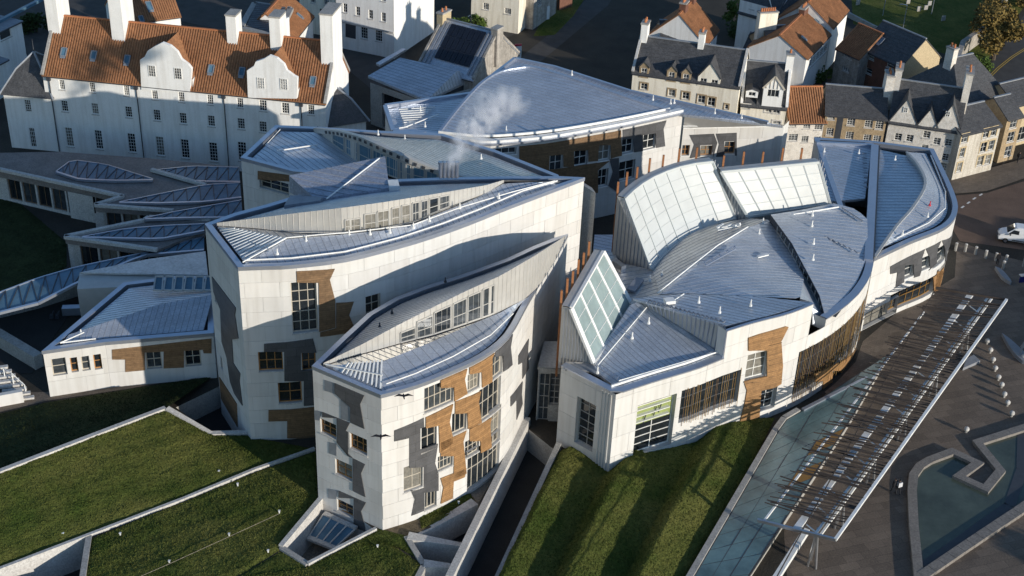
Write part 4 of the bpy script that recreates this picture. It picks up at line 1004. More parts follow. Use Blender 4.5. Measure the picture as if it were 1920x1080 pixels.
# ribbed face between the low and the raised roof
lo = [P(1196, 566, 10.3), P(1215, 576, 10.2), P(1280, 615, 9.7), P(1350, 660, 9.1), w5.at(k1, 8.9, -.1)]
hi = [P(1187, 560, 10.7), P(1212, 567, 10.9), P(1285, 588, 11.4), P(1356, 609, 12.0), w5.at(k1, 12.0, -.05)]
mb = MB()
for i in range(4): mb.quad(lo[i], lo[i + 1], hi[i + 1], hi[i])
mb.build('ribbed_upstand', M['clad'], T5); a, b = resample(lo, 22), resample(hi, 22)
for p, q in zip(a[3:], b[3:]): MB().bar(p, q, .1, .12, Vector((.3, -.9, 0))).build('upstand_rib', M['coping'], T5)
r2 = poly3([(1187, 560, 10.7), (1285, 588, 11.4), (1360, 611, 12.0), (1440, 592, 12.05), (1525, 567, 12.05), (1420, 556, 11.6), (1285, 551, 10.9), (1238, 553, 10.6)], .2)
roof_part(T5, r2, M['zinc'], -30, .6)
mb = MB(); a = [P(1215, 566, 11.0), P(1360, 607, 12.1)]; prev = None
for i in range(36):
    p = a[0].lerp(a[1], i / 35) + Vector((.0, .35 if i % 2 else -.1, .1))
    if prev: mb.bar(prev, p, .1, .1)
    prev = p
mb.build('roof_ladder', M['seam'], T5)
mb = MB(); prev = None
a = [P(1122, 690, 9.2), P(1160, 712, 9.2)]
for i in range(12):
    p = a[0].lerp(a[1], i / 11) + Vector((.0, .4 if i % 2 else -.2, .12))
    if prev: mb.bar(prev, p, .08, .08)
    prev = p
mb.build('roof_ladder', M['coping'], T5)
MB().box(P(1255, 567, 11.2), 1.0, .8, .35, .3).build('roof_hatch', M['white_metal'], T5)
rail(T5, [(1262, 566, 11.2), (1282, 553, 11.1)], .07)
for x, y, z in ((1310, 568, 11.5), (1349, 587, 11.9), (1407, 574, 11.9), (1216, 607, 10.0), (1185, 635, 9.5), (1120, 700, 9.1), (1423, 440, 10.4), (1430, 420, 10.4), (1218, 528, 9.7), (1525, 458, 10.9), (1524, 488, 10.8), (1523, 405, 10.9), (1522, 425, 10.9), (1240, 518, 9.9)): post(T5, x, y, z, .75)
# main vaulted roof between the rooflights and the raised right part
r3a = loft([P(1223, 506, 9.4), P(1240, 480, 9.5), P(1285, 442, 9.7), P(1330, 424, 9.8), P(1378, 413, 9.9), P(1402, 409, 10.0)], [P(1236, 552, 10.5), P(1290, 505, 10.9), P(1345, 462, 11.0), P(1400, 428, 10.8), P(1436, 413, 10.6), P(1440, 412, 10.5)], 24, 2)
roof_part(T5, r3a, M['zinc_up'], 40, .6)
r3b = loft([P(1236, 552, 10.5), P(1290, 505, 10.9), P(1345, 462, 11.0), P(1400, 428, 10.8), P(1440, 412, 10.5)], [P(1285, 550, 10.9), P(1420, 556, 11.5), P(1500, 560, 11.2), P(1508, 520, 9.8), P(1480, 470, 9.9), P(1443, 415, 10.3)], 30, 4)
roof_part(T5, r3b, M['zinc'], 15, .65)
r3c = MB().prism([P(1500, 560, 11.0), P(1524, 567, 11.6), P(1524, 607, 8.3), P(1553, 598, 8.3), P(1530, 560, 8.8), P(1495, 500, 9.4), P(1508, 520, 9.5)], .2)
r3c.build('valley_gutter', M['zinc'], T5)
rail(T5, [(1232, 552, 10.6), (1290, 505, 11.0), (1345, 462, 11.1), (1402, 427, 10.9)], .08)
mb = MB().bar(P(1321, 492, 11.2), P(1378, 461, 11.2), .12, .12).bar(P(1323, 498, 11.2), P(1380, 466, 11.2), .12, .12)
for i in range(5): mb.bar(P(1321, 492, 11.2).lerp(P(1378, 461, 11.2), i / 4), P(1323, 498, 11.2).lerp(P(1380, 466, 11.2), i / 4), .1, .1)
mb.build('roof_rack', M['coping'], T5)
MB().bar(P(1420, 482, 10.7), P(1440, 477, 10.7), .3, .12).build('roof_rack', M['white_metal'], T5)
mb = MB()
for i in range(5): mb.bar(P(1344 + i * 9, 428 - i * 1.5, 10.6 + .1 * (i % 2)), P(1356 + i * 8, 420 + 4 * (i % 2), 10.9), .25, .25)
mb.bar(P(1345, 430, 10.5), P(1388, 424, 10.5), .3, .3); mb.build('cleaning_cradle', M['white_metal'], T5)
# terrace behind the small rooflight
mb = MB().prism([P(1184, 572, 9.6), P(1238, 553, 10.2), P(1225, 506, 9.4), P(1160, 492, 9.3), P(1152, 470, 9.2), P(1130, 480, 9.1)], .3)
roof_part(T5, mb, M['zinc_up'], 20, .8)
MB().bar(P(1182, 545, 9.8), P(1200, 523, 9.7), .9, .2).build('roof_walkway', M['seam'], T5)
MB().box(P(1160, 505, 9.4), .6, 1.6, .8, .6).build('roof_plant', M['steel'], T5)
# raised roof on the right with its row of dark windows
lo = [P(1443, 416, 10.3), P(1482, 474, 9.9), P(1510, 524, 9.4), P(1534, 570, 8.8), w5.at(k3, 8.2, -.05)]
hi = above(lo, [(1440, 412), (1470, 424), (1480, 447), (1512, 507), (1540, 560), (1560, 588)]); hi[-1] = w5.at(k3, 9.3, -.05)
for i in range(len(hi)): hi[i].z = max(hi[i].z, lo[i].z + .9)
mb = MB()
for i in range(4): mb.quad(lo[i], lo[i + 1], hi[i + 1], hi[i])
mb.build('clerestory_wall', M['gutter'], T5)
a, b = resample(lo, 16), resample(hi, 16)
for i in range(2, 15):
    u, v, x, y = a[i].lerp(b[i], .15), a[i + 1].lerp(b[i + 1], .15), a[i + 1].lerp(b[i + 1], .8), a[i].lerp(b[i], .8)
    d = (v - u).normalized(); nn = Vector((d.y, -d.x, 0)) * .04; nn = -nn if nn.x > 0 else nn
    mb = MB().bar(u + nn, y + nn, .1, .1); mb.bar(u + nn, v + nn, .08, .08); f = mb.build('window', M['clad'], T5); MB().quad(u + nn * .5, v + nn * .5, x + nn * .5, y + nn * .5).build('pane', M['glass'], f)
r4 = loft(hi, [P(1500, 394, 10.9), P(1565, 381, 10.8), P(1605, 392, 10.3), P(1626, 410, 10.0), P(1628, 478, 9.35), P(1606, 530, 9.3), P(1560, 589, 9.3)], 26, 3)
roof_part(T5, r4, M['zinc'], 10, .65)
g_ = [P(1440, 413, 10.6), P(1500, 395, 10.9), P(1565, 381, 10.8)]
rail(T5, [(1487, 404, 10.9), (1572, 390, 10.8)], .09)
for pts in ([(1478, 412, 10.9), (1612, 478, 9.9)], [(1578, 392, 10.7), (1618, 418, 10.2)]):
    a, b = P(*pts[0]), P(*pts[1]); mb = MB(); prev = None
    for i in range(28):
        p = a.lerp(b, i / 27) + Vector((.0, .3 if i % 2 else -.1, .12))
        if prev: mb.bar(prev, p, .09, .09)
        prev = p
    mb.build('roof_ladder', M['seam'], T5)
MB().box(P(1461, 411, 10.7), .9, .7, .3, .3).build('roof_hatch', M['white_metal'], T5)
mb = MB()
for a, b in (((1627, 408), (1629, 480)), ((1629, 480), (1612, 525)), ((1612, 525), (1560, 592))): mb.bar(P(*a, 9.15), P(*b, 9.15), .8, .1)
mb.build('gutter', M['gutter'], T5)
# rooflights
def rooflight(name, top, bot, zt, zb, nu, nv, gl, side=True, ztops=None, backdepth=.9, cap=.28, mull=.09, fmat=None):
    """glazed slope between an upper and a lower edge, its frame, its panes and the clad back and ends"""
    f = MB(); T = resample([P(x, y, zt) for x, y in top], nu); Bm = resample([P(x, y, zb) for x, y in bot], nu)
    for i in range(nu): 
        nn = (T[i + 1] - T[i]).cross(Bm[i] - T[i]).normalized(); nn = nn if nn.z > 0 else -nn
    f.bar(T[0], Bm[0], cap, .25); f.bar(T[-1], Bm[-1], cap, .25)
    for i in range(nu):
        f.bar(T[i], T[i + 1], .3, .3); f.bar(Bm[i], Bm[i + 1], .3, .3)
        if i: f.bar(T[i], Bm[i], mull, .2)
        for j in range(1, nv): f.bar(T[i].lerp(Bm[i], j / nv), T[i + 1].lerp(Bm[i + 1], j / nv), .035, .08)
    o = f.build(name, fmat or M['frame_grey'], T5)
    for i in range(nu):
        for j in range(nv):
            a, b = T[i].lerp(Bm[i], (j + .03) / nv), T[i + 1].lerp(Bm[i + 1], (j + .03) / nv); c, d = T[i + 1].lerp(Bm[i + 1], (j + .97) / nv), T[i].lerp(Bm[i], (j + .97) / nv)
            tw = random.uniform(-.004, .004)
            MB().quad(d + Vector((0, 0, tw)), c - Vector((0, 0, tw)), b, a).build('pane', gl, o)
    bk = MB(); lift = lambda p, z: Vector((p.x, p.y, z))
    off = [Vector((p.x, p.y, 0)) for p in T]
    W = Wall(off, 8.8, zt)
    for i in range(nu):
        a, b = W.at(W.c[i], 0, -backdepth), W.at(W.c[i + 1], 0, -backdepth)
        bk.quad(lift(b, zb - 1.2), lift(a, zb - 1.2), lift(a, zt), lift(b, zt)); bk.quad(T[i] + Vector((0, 0, .1)), T[i + 1] + Vector((0, 0, .1)), lift(b, zt + .1), lift(a, zt + .1))
        bk.quad(lift(Bm[i], zb - 1.2), lift(Bm[i + 1], zb - 1.2), Bm[i + 1], Bm[i])
    for k in (0, -1):
        a = W.at(W.c[k], 0, -backdepth); q = [lift(Bm[k], zb - 1.2), Bm[k], T[k], lift(a, zt), lift(a, zb - 1.2)]
        bk.add(q, [(0, 1, 2, 3, 4)])
    bk.build(name + '_cladding', M['clad'], T5)
    for k in (0, -1):
        sm = MB(); a = W.at(W.c[k], 0, -backdepth)
        sg = -1 if k == 0 else 1
        d = (T[1] - T[0]).normalized() if k == 0 else (T[-1] - T[-2]).normalized()
        for i in range(1, 11):
            t = i / 11; p = lift(a, 0).lerp(lift(Bm[k], 0), t); e = lift(T[k], 0) - lift(a, 0); l = (lift(Bm[k], 0) - lift(a, 0)).length; tt = backdepth / l if l else 0
            z = zt if t <= tt else zt + (zb - zt) * (t - tt) / (1 - tt)
            sm.bar(lift(p, zb - 1.2) + d * sg * .04, lift(p, z) + d * sg * .04, .06, .08, d)
        sm.build('cladding_seams', M['seam'], T5, kind='stuff')
    return T, W
Tt, W_ = rooflight('rooflight', smooth_poly([(1172, 372), (1200, 347), (1240, 325), (1290, 309), (1336, 303)], 3), smooth_poly([(1221, 504), (1245, 478), (1290, 443), (1335, 423), (1379, 411)], 3), 16.0, 9.6, 7, 6, M['glass_green'])
Tt2, W2_ = rooflight('rooflight', [(1352, 322), (1535, 304)], [(1402, 406), (1557, 383)], 15.2, 10.2, 6, 4, M['glass_green'])
Tt3, W3_ = rooflight('rooflight', [(1071, 578), (1131, 472)], [(1113, 680), (1184, 572)], 14.2, 9.2, 4, 4, M['glass_sea'], cap=.5, mull=.28, fmat=M['white_metal'])
def poles(TT, WW, zt, n, zlow, m):
    for i in range(n):
        s = WW.L * (i + .3) / n; a = WW.at(s, zlow, -1.15); b = WW.at(s, zt + 1.35 + .25 * (i % 2), -1.15)
        MB().bar(a, b, .21, .21).build('timber_pole', m, T5)
poles(Tt, W_, 16.0, 7, 8, M['pole_wood']); poles(Tt2, W2_, 15.2, 5, 9, M['pole_wood']); poles(Tt3, W3_, 14.2, 6, 6, M['pole_wood'])
# rear wall of the chamber, low blue roof and the recess with bay windows beside the passage
Wall([P(1560, 380, 9), P(1400, 380, 9), P(1160, 470, 9), P(1060, 600, 8)], -2.6, 9).build(T5, M['clad'])
mb = MB().prism([P(1112, 470, 5), P(1165, 480, 5), P(1165, 440, 5), P(1115, 440, 5)], .4); roof_part(T5, mb, M['zinc'], -20, .7)
lw = Wall([P(1010, 690, 6.2), P(1056, 693, 6.2)], -2.6, 6.2)
hs = [lw.hole(q) for q in ((1012, 700, 1026, 810), (1032, 700, 1048, 760), (1028, 790, 1044, 832))]
lw.build(T5, M['concrete'], .3)
for h in hs: lw.window(T5, sz=h, cols=2, rows=5, depth=.3, m=M['concrete'])
MB().prism([P(1008, 688, 6.3), P(1058, 690, 6.3), P(1066, 640, 6.3), P(1020, 640, 6.3)], .3).build('roof', M['zinc_up'], T5)
MB().prism([P(1058, 690, 8.9), P(1112, 684, 8.9), P(1113, 680, 9.0), P(1062, 678, 9.0)], .5).build('roof', M['concrete'], T5)
MB().prism([P(1055, 691, 8.98), P(1105, 695, 8.98), P(1125, 705, 8.98), P(1112, 683, 8.98), P(1060, 683, 8.98)], .2).build('roof', M['lead'], T5)

# ------------------------------------------------------------------ east wing
T6 = thing('east_wing', 'rounded end wing of the parliament with granite and oak panels beside the white van', 'building', P(1720, 520))
pl6 = smooth_poly([(38.6, 128.0), (43.4, 132.2), (48.2, 136.0), (50.6, 140.1), (51.5, 145.6), (52.0, 157.0)], 4)
w6 = Wall(pl6, 0, 9.2); H6 = lambda pts: crop(1440, 360, 3.0, pts); h6 = lambda q: cr(1440, 360, 3.0, q)
ws = [w6.hole(h6(q)) for q in ((768, 412, 815, 470), (862, 372, 905, 425), (948, 320, 990, 378))]
low = w6.hole(h6((690, 580, 925, 560))); door = w6.hole((1622, 588, 1664, 660)); lw2 = w6.hole(h6((950, 440, 985, 510)))
w6.build(T6, M['granite_joint'], .5); w6.panels(T6, 4.2, 2.3, M['granite'], stagger=.35)
for r in ws: w6.window(T6, sz=r, cols=1, rows=2, depth=.5, m=M['frame_white'], sill=M['white_metal'])
w6.window(T6, sz=low, cols=7, rows=2, depth=.5, m=M['amber']); w6.window(T6, sz=lw2, cols=2, rows=2, depth=.5, m=M['frame_white'])
w6.window(T6, sz=door, cols=3, rows=2, depth=.5, m=M['gutter'])
w6.patch(T6, H6([(685, 418), (860, 330), (880, 320), (862, 372), (860, 440), (850, 470), (818, 480), (816, 405), (766, 412), (762, 505), (715, 535), (725, 450), (685, 460)]), DG, .12)
w6.patch(T6, H6([(885, 318), (970, 275), (950, 320), (945, 400), (900, 440), (908, 430), (906, 366)]), DG, .12)
w6.patch(T6, H6([(975, 272), (1035, 232), (1030, 345), (1000, 385), (992, 390), (992, 318)]), DG, .12)
w6.patch(T6, H6([(925, 478), (1010, 430), (1020, 500), (985, 560), (985, 440), (948, 445), (930, 560)]), M['oak'], .12, .02, 'oak_panel')
bk6 = [Vector((44.6, 158.6, 0)), Vector((37.4, 158.9, 0)), Vector((37.0, 140.0, 0))]
Wall([Vector((52.0, 157.0, 0))] + bk6 + [Vector((38.6, 128.0, 0))], 0, 9.2).build(T6, M['granite'][0])
ring6 = [Vector((p[0], p[1], 0)) for p in pl6] + bk6
g6 = rim(T6, ring6, 9.2, .55, .14, .5); ins6 = [Vector((p.x, p.y, 9.05)) for p in g6]
nk = len(pl6)
wav = smooth_poly([P(1640, 482, 9.5), P(1680, 425, 9.9), P(1712, 388, 10.1), P(1735, 345, 10.2), P(1722, 310, 10.0), P(1700, 285, 9.8)], 4)
rb = loft(ins6[:nk], [Vector(p) for p in wav], 30, 2); roof_part(T6, rb, M['zinc_b'], 5, .5)
mb = MB()
W = [Vector(p) for p in wav]
for p, q in zip(W[:-1], W[1:]): mb.quad(p - Vector((0, 0, .9)), q - Vector((0, 0, .9)), q + Vector((0, 0, .05)), p + Vector((0, 0, .05))); mb.bar(p, q, .3, .15)
mb.build('roof_step', M['clad'], T6)
ra = loft([p - Vector((0, 0, .5)) for p in W], [P(1637, 478, 9.0), P(1637, 430, 9.1), P(1642, 380, 9.1), P(1646, 330, 9.1), P(1648, 280, 9.2)], 24, 3); roof_part(T6, ra, M['zinc_b'], -8, .8)
mb = MB().prism([P(1533, 270, 9.2), P(1630, 275, 9.2), P(1620, 385, 9.2), P(1600, 380, 9.2), P(1545, 345, 9.2), P(1556, 380, 9.2)], .3)
roof_part(T6, MB().prism([P(1531, 269, 9.2), P(1553, 378, 9.0), P(1622, 372, 9.0), P(1634, 275, 9.2)], .3), M['zinc'], -25, .7)
mb = MB().bar(P(1531, 268, 9.35), P(1638, 273, 9.35), .5, .4).bar(P(1640, 274, 9.4), P(1628, 490, 9.4), .9, .5); mb.build('parapet_coping', M['coping'], T6)
MB().bar(P(1647, 276, 9.35), P(1636, 486, 9.35), .35, .5).build('gutter', M['gutter'], T6)
rail(T6, [(1680, 449, 9.4), (1740, 420, 9.4), (1772, 392, 9.4), (1772, 360, 9.4), (1745, 293, 9.4)], .07)
for x, y, z in ((1692, 440, 9.8), (1739, 407, 9.7), (1678, 300, 9.6), (1610, 288, 9.4), (1545, 285, 9.4)): post(T6, x, y, z, .6)
post(T6, 1743, 386, 9.8, .6, M['red'])
mb = MB()
for i in range(8): mb.bar(P(1617 + 0.6 * i, 288 + i * 9, 9.4), P(1625 + .3 * i, 288 + i * 9, 9.4), .15, .12)
mb.build('roof_ladder', M['seam'], T6)

# ------------------------------------------------------------------ entrance glass roof and pole canopy
GR = thing('entrance_glass_roof', 'teal glass roof with dark joints sloping beside the grass ridges under the pole canopy', 'glass roof', P(1400, 950))
ga = [P(1471, 790, .75), P(1300, 1085, .75), P(1262, 1150, .75)]; gb = [P(1665, 665, .95), P(1592, 790, .95), P(1480, 960, .95), P(1350, 1160, .95)]
A_, B_ = resample(ga, 15), resample(gb, 15)
A_ = resample([P(1502, 772, .75)] + ga[0:1] + ga[1:], 15)
for i in range(15):
    for j in range(3):
        e = .006
        a, b = A_[i].lerp(B_[i], j / 3 + e), A_[i].lerp(B_[i], (j + 1) / 3 - e); c, d = A_[i + 1].lerp(B_[i + 1], (j + 1) / 3 - e), A_[i + 1].lerp(B_[i + 1], j / 3 + e)
        l = (c - b).normalized() * .05; tz = Vector((0, 0, random.uniform(-.02, .02)))
        m_ = M['glass_teal'] if not (j == 2 and 3 < i < 9 and i % 2) else M['amber']  # amber panes: glow of the lit interior put into their colour
        MB().hexa([d - l - Vector((0, 0, .06)), c - l - Vector((0, 0, .06)), b + l - Vector((0, 0, .06)), a + l - Vector((0, 0, .06))], [d - l, c - l + tz, b + l + tz, a + l]).build('glass_pane', m_, GR)
mb = MB()
for i in range(16): mb.bar(A_[i] - Vector((0, 0, .08)), B_[i] - Vector((0, 0, .08)), .12, .14)
for j in range(4):
    for i in range(15): mb.bar(A_[i].lerp(B_[i], j / 3) - Vector((0, 0, .08)), A_[i + 1].lerp(B_[i + 1], j / 3) - Vector((0, 0, .08)), .12, .16)
mb.build('glazing_frame', M['gutter'], GR)
mb = MB()
for i in range(15):
    for pts in (A_, B_): mb.quad(Vector((pts[i].x, pts[i].y, 0)), Vector((pts[i + 1].x, pts[i + 1].y, 0)), pts[i + 1] - Vector((0, 0, .1)), pts[i] - Vector((0, 0, .1)))
mb.quad(Vector((A_[0].x, A_[0].y, 0)), Vector((B_[0].x, B_[0].y, 0)), B_[0] - Vector((0, 0, .1)), A_[0] - Vector((0, 0, .1)))
mb.build('side_wall', M['concrete'], GR)
mb = MB()
for i in range(15):
    d = (A_[i + 1] - A_[i]).normalized(); s = Vector((-d.y, d.x, 0)) * .35
    if i < 14: mb.bar(A_[i] - s * (1 if s.x > 0 else -1) , A_[i + 1] - s * (1 if s.x > 0 else -1), .55, .35)
mb.build('kerb', M['concrete'], GR)
mb = MB().bar(P(1505, 769, .85), P(1585, 728, .85), .35, .3).bar(P(1585, 728, .85), P(1625, 708, .85), .2, .25); mb.build('roof_edge_rail', M['coping'], GR)
mb = MB().bar(P(1512, 995, 1.05), P(1400, 1170, 1.05), .55, .5); mb.build('white_beam', M['white_metal'], GR)

CN = thing('pole_canopy', 'long entrance canopy of dark wooden poles laid across bright steel beams', 'canopy', P(1640, 780))
zc = 4.6
cl = lambda t, z=zc: P(1755 + (1420 - 1755) * t, 540 + (975 - 540) * t, z)
crr = lambda t, z=zc: P(1888 + (1567 - 1888) * t, 562 + (1012 - 562) * t, z)
Lp, Rp = resample([cl(0), cl(1)], 100), resample([crr(0), crr(1)], 100)
nrow = 42
for i in range(nrow):
    t = (i + .2) / nrow * .965
    k = int(t * 100)
    for q in range(4 if i > 7 else 2):
        tt = max(0, min(.995, t + random.uniform(-.012, .022))); j = tt * 100; k = int(j); a = Lp[k].lerp(Lp[min(100, k + 1)], j - k); j2 = min(99.5, (tt + random.uniform(-.020, .022)) * 100); k2 = int(j2); b = Rp[k2].lerp(Rp[min(100, k2 + 1)], j2 - k2)
        f0 = random.choice([-.12, -.06, 0, .02, .1, .25]) if i > 3 else random.uniform(0, .04); f1 = random.choice([.75, .9, .97, .985])
        if q == 0: f1 = .985
        p = a.lerp(b, f0) + Vector((0, 0, random.uniform(-.05, .22))); r = a.lerp(b, f1) + Vector((0, 0, random.uniform(-.05, .18)))
        rad = random.uniform(.05, .085)
        MB().tube([p, p.lerp(r, .5) + Vector((0, 0, random.uniform(-.06, .06))), r], [rad * .75, rad, rad * .8], 6).build('wooden_pole', M['ribwood'], CN)
mb = MB()
def beam(f, w, h, z, t0=0., t1=1., m=M['white_metal'], nm='steel_beam'):
    a = cl(t0, zc + z).lerp(crr(t0, zc + z), f); b = cl(t1, zc + z).lerp(crr(t1, zc + z), f)
    return MB().bar(a, b, w, h).build(nm, m, CN)
beam(.995, .26, .26, .05); beam(.50, .6, .35, -.45, .0, 1.0); beam(.08, .16, .2, -.25, .1); beam(.74, .2, .2, -.35); beam(.80, .2, .2, -.75)
MB().bar(cl(1), crr(1), .22, .26).build('end_beam', M['steel'], CN)
MB().bar(cl(0), crr(0), .22, .26).build('end_beam', M['ribwood'], CN)
for i in range(14):
    t = (i + .5) / 14; a = cl(t, zc - .5).lerp(crr(t, zc - .5), .50); b = cl(t + .03, zc - .4).lerp(crr(t + .03, zc - .4), .76)
    MB().tube([a, b], .07, 6).build('truss_strut', M['white_metal'], CN)
for t in (.10, .28, .46, .64, .82, .975):
    top = cl(t, zc - .5).lerp(crr(t, zc - .5), .72); mb = MB()
    for dx, dy in ((-.3, -.2), (.35, -.5), (.1, .6)): mb.tube([Vector((top.x + dx, top.y + dy, 0)), top], .12, 8)
    mb.build('steel_leg', M['steel'], CN)

# ------------------------------------------------------------------ foyer roofs and the low garden wing on the left
FY = thing('garden_foyer', 'low foyer with leaf shaped blue glass roofs below the white mansion', 'foyer', P(250, 420))
F8 = lambda pts, z: [P(x, y, z) for x, y in crop(0, 270, 4.154, pts)]
def leaf_roof(pts, z, m, nm, th=.5): return MB().prism(F8(pts, z), th).build(nm, m, FY)
leaf_roof([(-100, 70), (480, 60), (1150, 110), (1860, 180), (1870, 300), (1600, 330), (960, 410), (-100, 190)], 4.4, M['stone_dk'], 'roof', .9)
leaf_roof([(740, 475), (990, 405), (1600, 300), (1870, 300), (1880, 420), (1340, 520)], 4.6, M['stone_dk'], 'roof', .9)
leaf_roof([(1120, 590), (1330, 530), (1880, 430), (1890, 560), (1640, 620)], 4.7, M['stone_dk'], 'roof', .9)
leaf_roof([(505, 722), (1120, 595), (1640, 590), (1580, 680), (1225, 825)], 4.6, M['stone_dk'], 'roof', .9)
def glass_leaf(a, b, z, n, m=M['glass_blue'], up=.35):
    A1, B1 = resample(F8(a, z + .25), n), resample(F8(b, z + .25), n)
    for p in (A1, B1):
        for i in range(n + 1): p[i].z += 0
    for i in range(n):
        if (A1[i] - B1[i]).length + (A1[i + 1] - B1[i + 1]).length < .4: continue
        MB().quad(B1[i], B1[i + 1], A1[i + 1], A1[i]).build('glass_pane', m, FY)
    mb = MB()
    for i in range(n):
        mb.bar(A1[i] + Vector((0, 0, .03)), B1[i] + Vector((0, 0, .03)), .08, .08); mb.bar(A1[i + 1] + Vector((0, 0, .03)), B1[i] + Vector((0, 0, .03)), .08, .08)
    mb.build('glazing_bars', M['gutter'], FY); mb = MB()
    for i in range(n): mb.bar(A1[i], A1[i + 1], .16, .2); mb.bar(B1[i], B1[i + 1], .3, .3)
    mb.build('glass_edge', M['coping'], FY)
glass_leaf([(440, 215), (560, 125), (820, 160), (1190, 275)], [(440, 222), (620, 280), (900, 290), (1190, 285)], 4.4, 11)
glass_leaf([(1210, 205), (1500, 175), (1860, 185)], [(1210, 212), (1520, 295), (1870, 300)], 4.45, 8)
glass_leaf([(930, 455), (1250, 390), (1600, 320), (1870, 305)], [(930, 460), (1250, 465), (1600, 455), (1880, 420)], 4.6, 9)
glass_leaf([(1130, 580), (1360, 530), (1880, 440)], [(1130, 590), (1450, 580), (1890, 575)], 4.7, 7)
glass_leaf([(640, 725), (1000, 660), (1250, 640), (1590, 625)], [(640, 732), (1000, 740), (1250, 745), (1590, 680)], 4.6, 9)
glass_leaf([(-60, 1180), (300, 1045), (600, 960), (1120, 850), (1590, 720)], [(-60, 1330), (300, 1240), (590, 1090), (1120, 870), (1590, 830)], 4.0, 16)
for pts in ([(-60, 185), (960, 408), (740, 475), (1350, 520)], [(505, 722), (1225, 825)], [(505, 722), (1120, 595), (1160, 570), (1640, 590)], [(1180, 200), (1600, 320)]):
    q = F8(pts, 4.75); mb = MB()
    for a, b in zip(q[:-1], q[1:]): mb.bar(a, b, .5, .35)
    mb.build('stone_edge', M['concrete_lt'], FY)
leaf_roof([(620, 1000), (1160, 895), (1600, 835), (1620, 1020)], 4.9, M['zinc_up'], 'roof', .2)
mb = MB().prism(F8([(620, 1005), (1600, 845), (1620, 1080), (600, 1130)], 4.6), 4.6); mb.build('roof_block', M['clad'], FY)
q = F8([(-60, 1340), (300, 1250), (590, 1095), (640, 1120), (1650, 1100), (1650, 1400), (-60, 1400)], 2.8)
for pts in ([(740, 480), (1330, 525)], [(520, 730), (1220, 830)], [(-60, 200), (740, 380)]):
    w_ = Wall(F8(pts, 4), 0, 3.8); a = w_.L * .12; hz = []
    nw = max(3, int(w_.L / 2.2))
    for i in range(nw): hz.append(w_.hole(sz=(a + (w_.L - a) * i / nw + .15, a + (w_.L - a) * (i + 1) / nw - .1, .4, 3.4)))
    w_.build(FY, M['concrete_lt'], .3)
    for h in hz: w_.window(FY, sz=h, cols=2, rows=1, depth=.3, m=M['oak_dark'])
for pts in ([(525, 370), (720, 410)], [(735, 540), (805, 540)], [(530, 800), (565, 800)]):
    w_ = Wall(F8(pts, 3.6), 0, 3.6); MB().quad(w_.at(0, 0), w_.at(w_.L, 0), w_.at(w_.L, 3.6), w_.at(0, 3.6)).build('wall', M['concrete_lt'], FY)
tag(sheet_ := MB().prism([P(-60, 700, .05), P(-60, 610, .05), P(150, 560, .05), P(85, 655, .05), P(60, 700, .05)], .1).build('sunken_terrace', M['asphalt_dk']), 'dark paved terrace left of the low garden wing', 'terrace')
wallbar('terrace_wall', [(-40, 628), (0, 645), (75, 690)], 'grey wall top slanting down to the corner of the low garden wing', 'wall', 1.0, 1.6, M['concrete'])
wallbar('terrace_wall', [(-40, 605), (60, 580), (150, 552)], 'pale wall below the lattice glass roof at the left edge', 'wall', .5, 2.4, M['concrete'])
tag(MB().box(P(138, 588, .1), 2.2, .8, .9, .15).build('outdoor_table', M['coping']), 'pale low table on the dark terrace', 'table')
for i, x in enumerate((98, 108)):
    p = P(x, 596, .1); mb = MB(); mb.box(p, .5, .5, .08).box(p + Vector((.2, 0, 0)), .08, .5, .8).box(p, .4, .4, .42)
    tag(mb.build('outdoor_chair', M['gutter']), ['dark chair on the terrace, left of two', 'dark chair on the terrace, nearer the pale table'][i], 'chair')

LB = thing('garden_wing', 'low blue roofed wing left of the largest tower, small windows in its end', 'building', P(240, 700))
zl = 5.3
frl = [P(80, 660, zl), P(197, 643, zl), P(400, 626, zl)]
bkl = [P(232, 532, zl), P(330, 520, zl), P(402, 520, zl)]
ll = Wall(frl, 0, zl); K6 = lambda q: cr(0, 620, 6.75, q)
hs = [(ll.hole(K6(q)), c) for q, c in (((640, 362, 858, 548), 1), ((880, 345, 1000, 515), 1), ((1018, 330, 1150, 495), 1), ((1175, 305, 1300, 480), 1))]
h2 = [(ll.hole(q), 2) for q in ((235, 665, 262, 690), (272, 660, 305, 690), (345, 655, 378, 685))]
ll.build(LB, M['granite_joint'], .35)
ll.panels(LB, 3.6, 1.7, M['granite'], s1=ll.c[1]); ll.panels(LB, 3.6, 1.7, M['granite'], s0=ll.c[1])
for i, (h, c) in enumerate(hs + h2): ll.window(LB, sz=h, cols=c, rows=2, depth=.35, m=M['frame_oak'] if i in (1, 3) else M['frame'])
ll.patch(LB, crop(0, 360, 3.0, [(630, 885), (1190, 822), (1190, 905), (1145, 905), (1140, 885), (1035, 890), (1035, 985), (920, 990), (920, 895), (815, 900), (815, 1000), (705, 1010), (705, 940), (632, 940)]), M['oak_dark'], .1, .02, 'oak_panel')
Wall([frl[-1]] + bkl[::-1] + [frl[0]], 0, zl).build(LB, M['granite'][0])
gl = rim(LB, frl + bkl[::-1], zl, .55, .14, .4); il = [Vector((p.x, p.y, zl - .05)) for p in gl]
rg = [P(128, 628, 5.5), P(300, 570, 6.6), P(400, 552, 6.8)]
roof_part(LB, loft([il[0], il[1], il[2]], rg, 20, 2), M['zinc'], 88, .55)
roof_part(LB, loft(rg, [il[0], il[5], il[4], il[3]], 20, 2), M['zinc_b'], 2, .55)
rail(LB, [(113, 645, 5.5), (158, 625, 5.9)], .07); rail(LB, [(113, 645, 5.5), (180, 637, 5.4)], .07)
post(LB, 152, 624, 5.9, .4)
sk = MB()
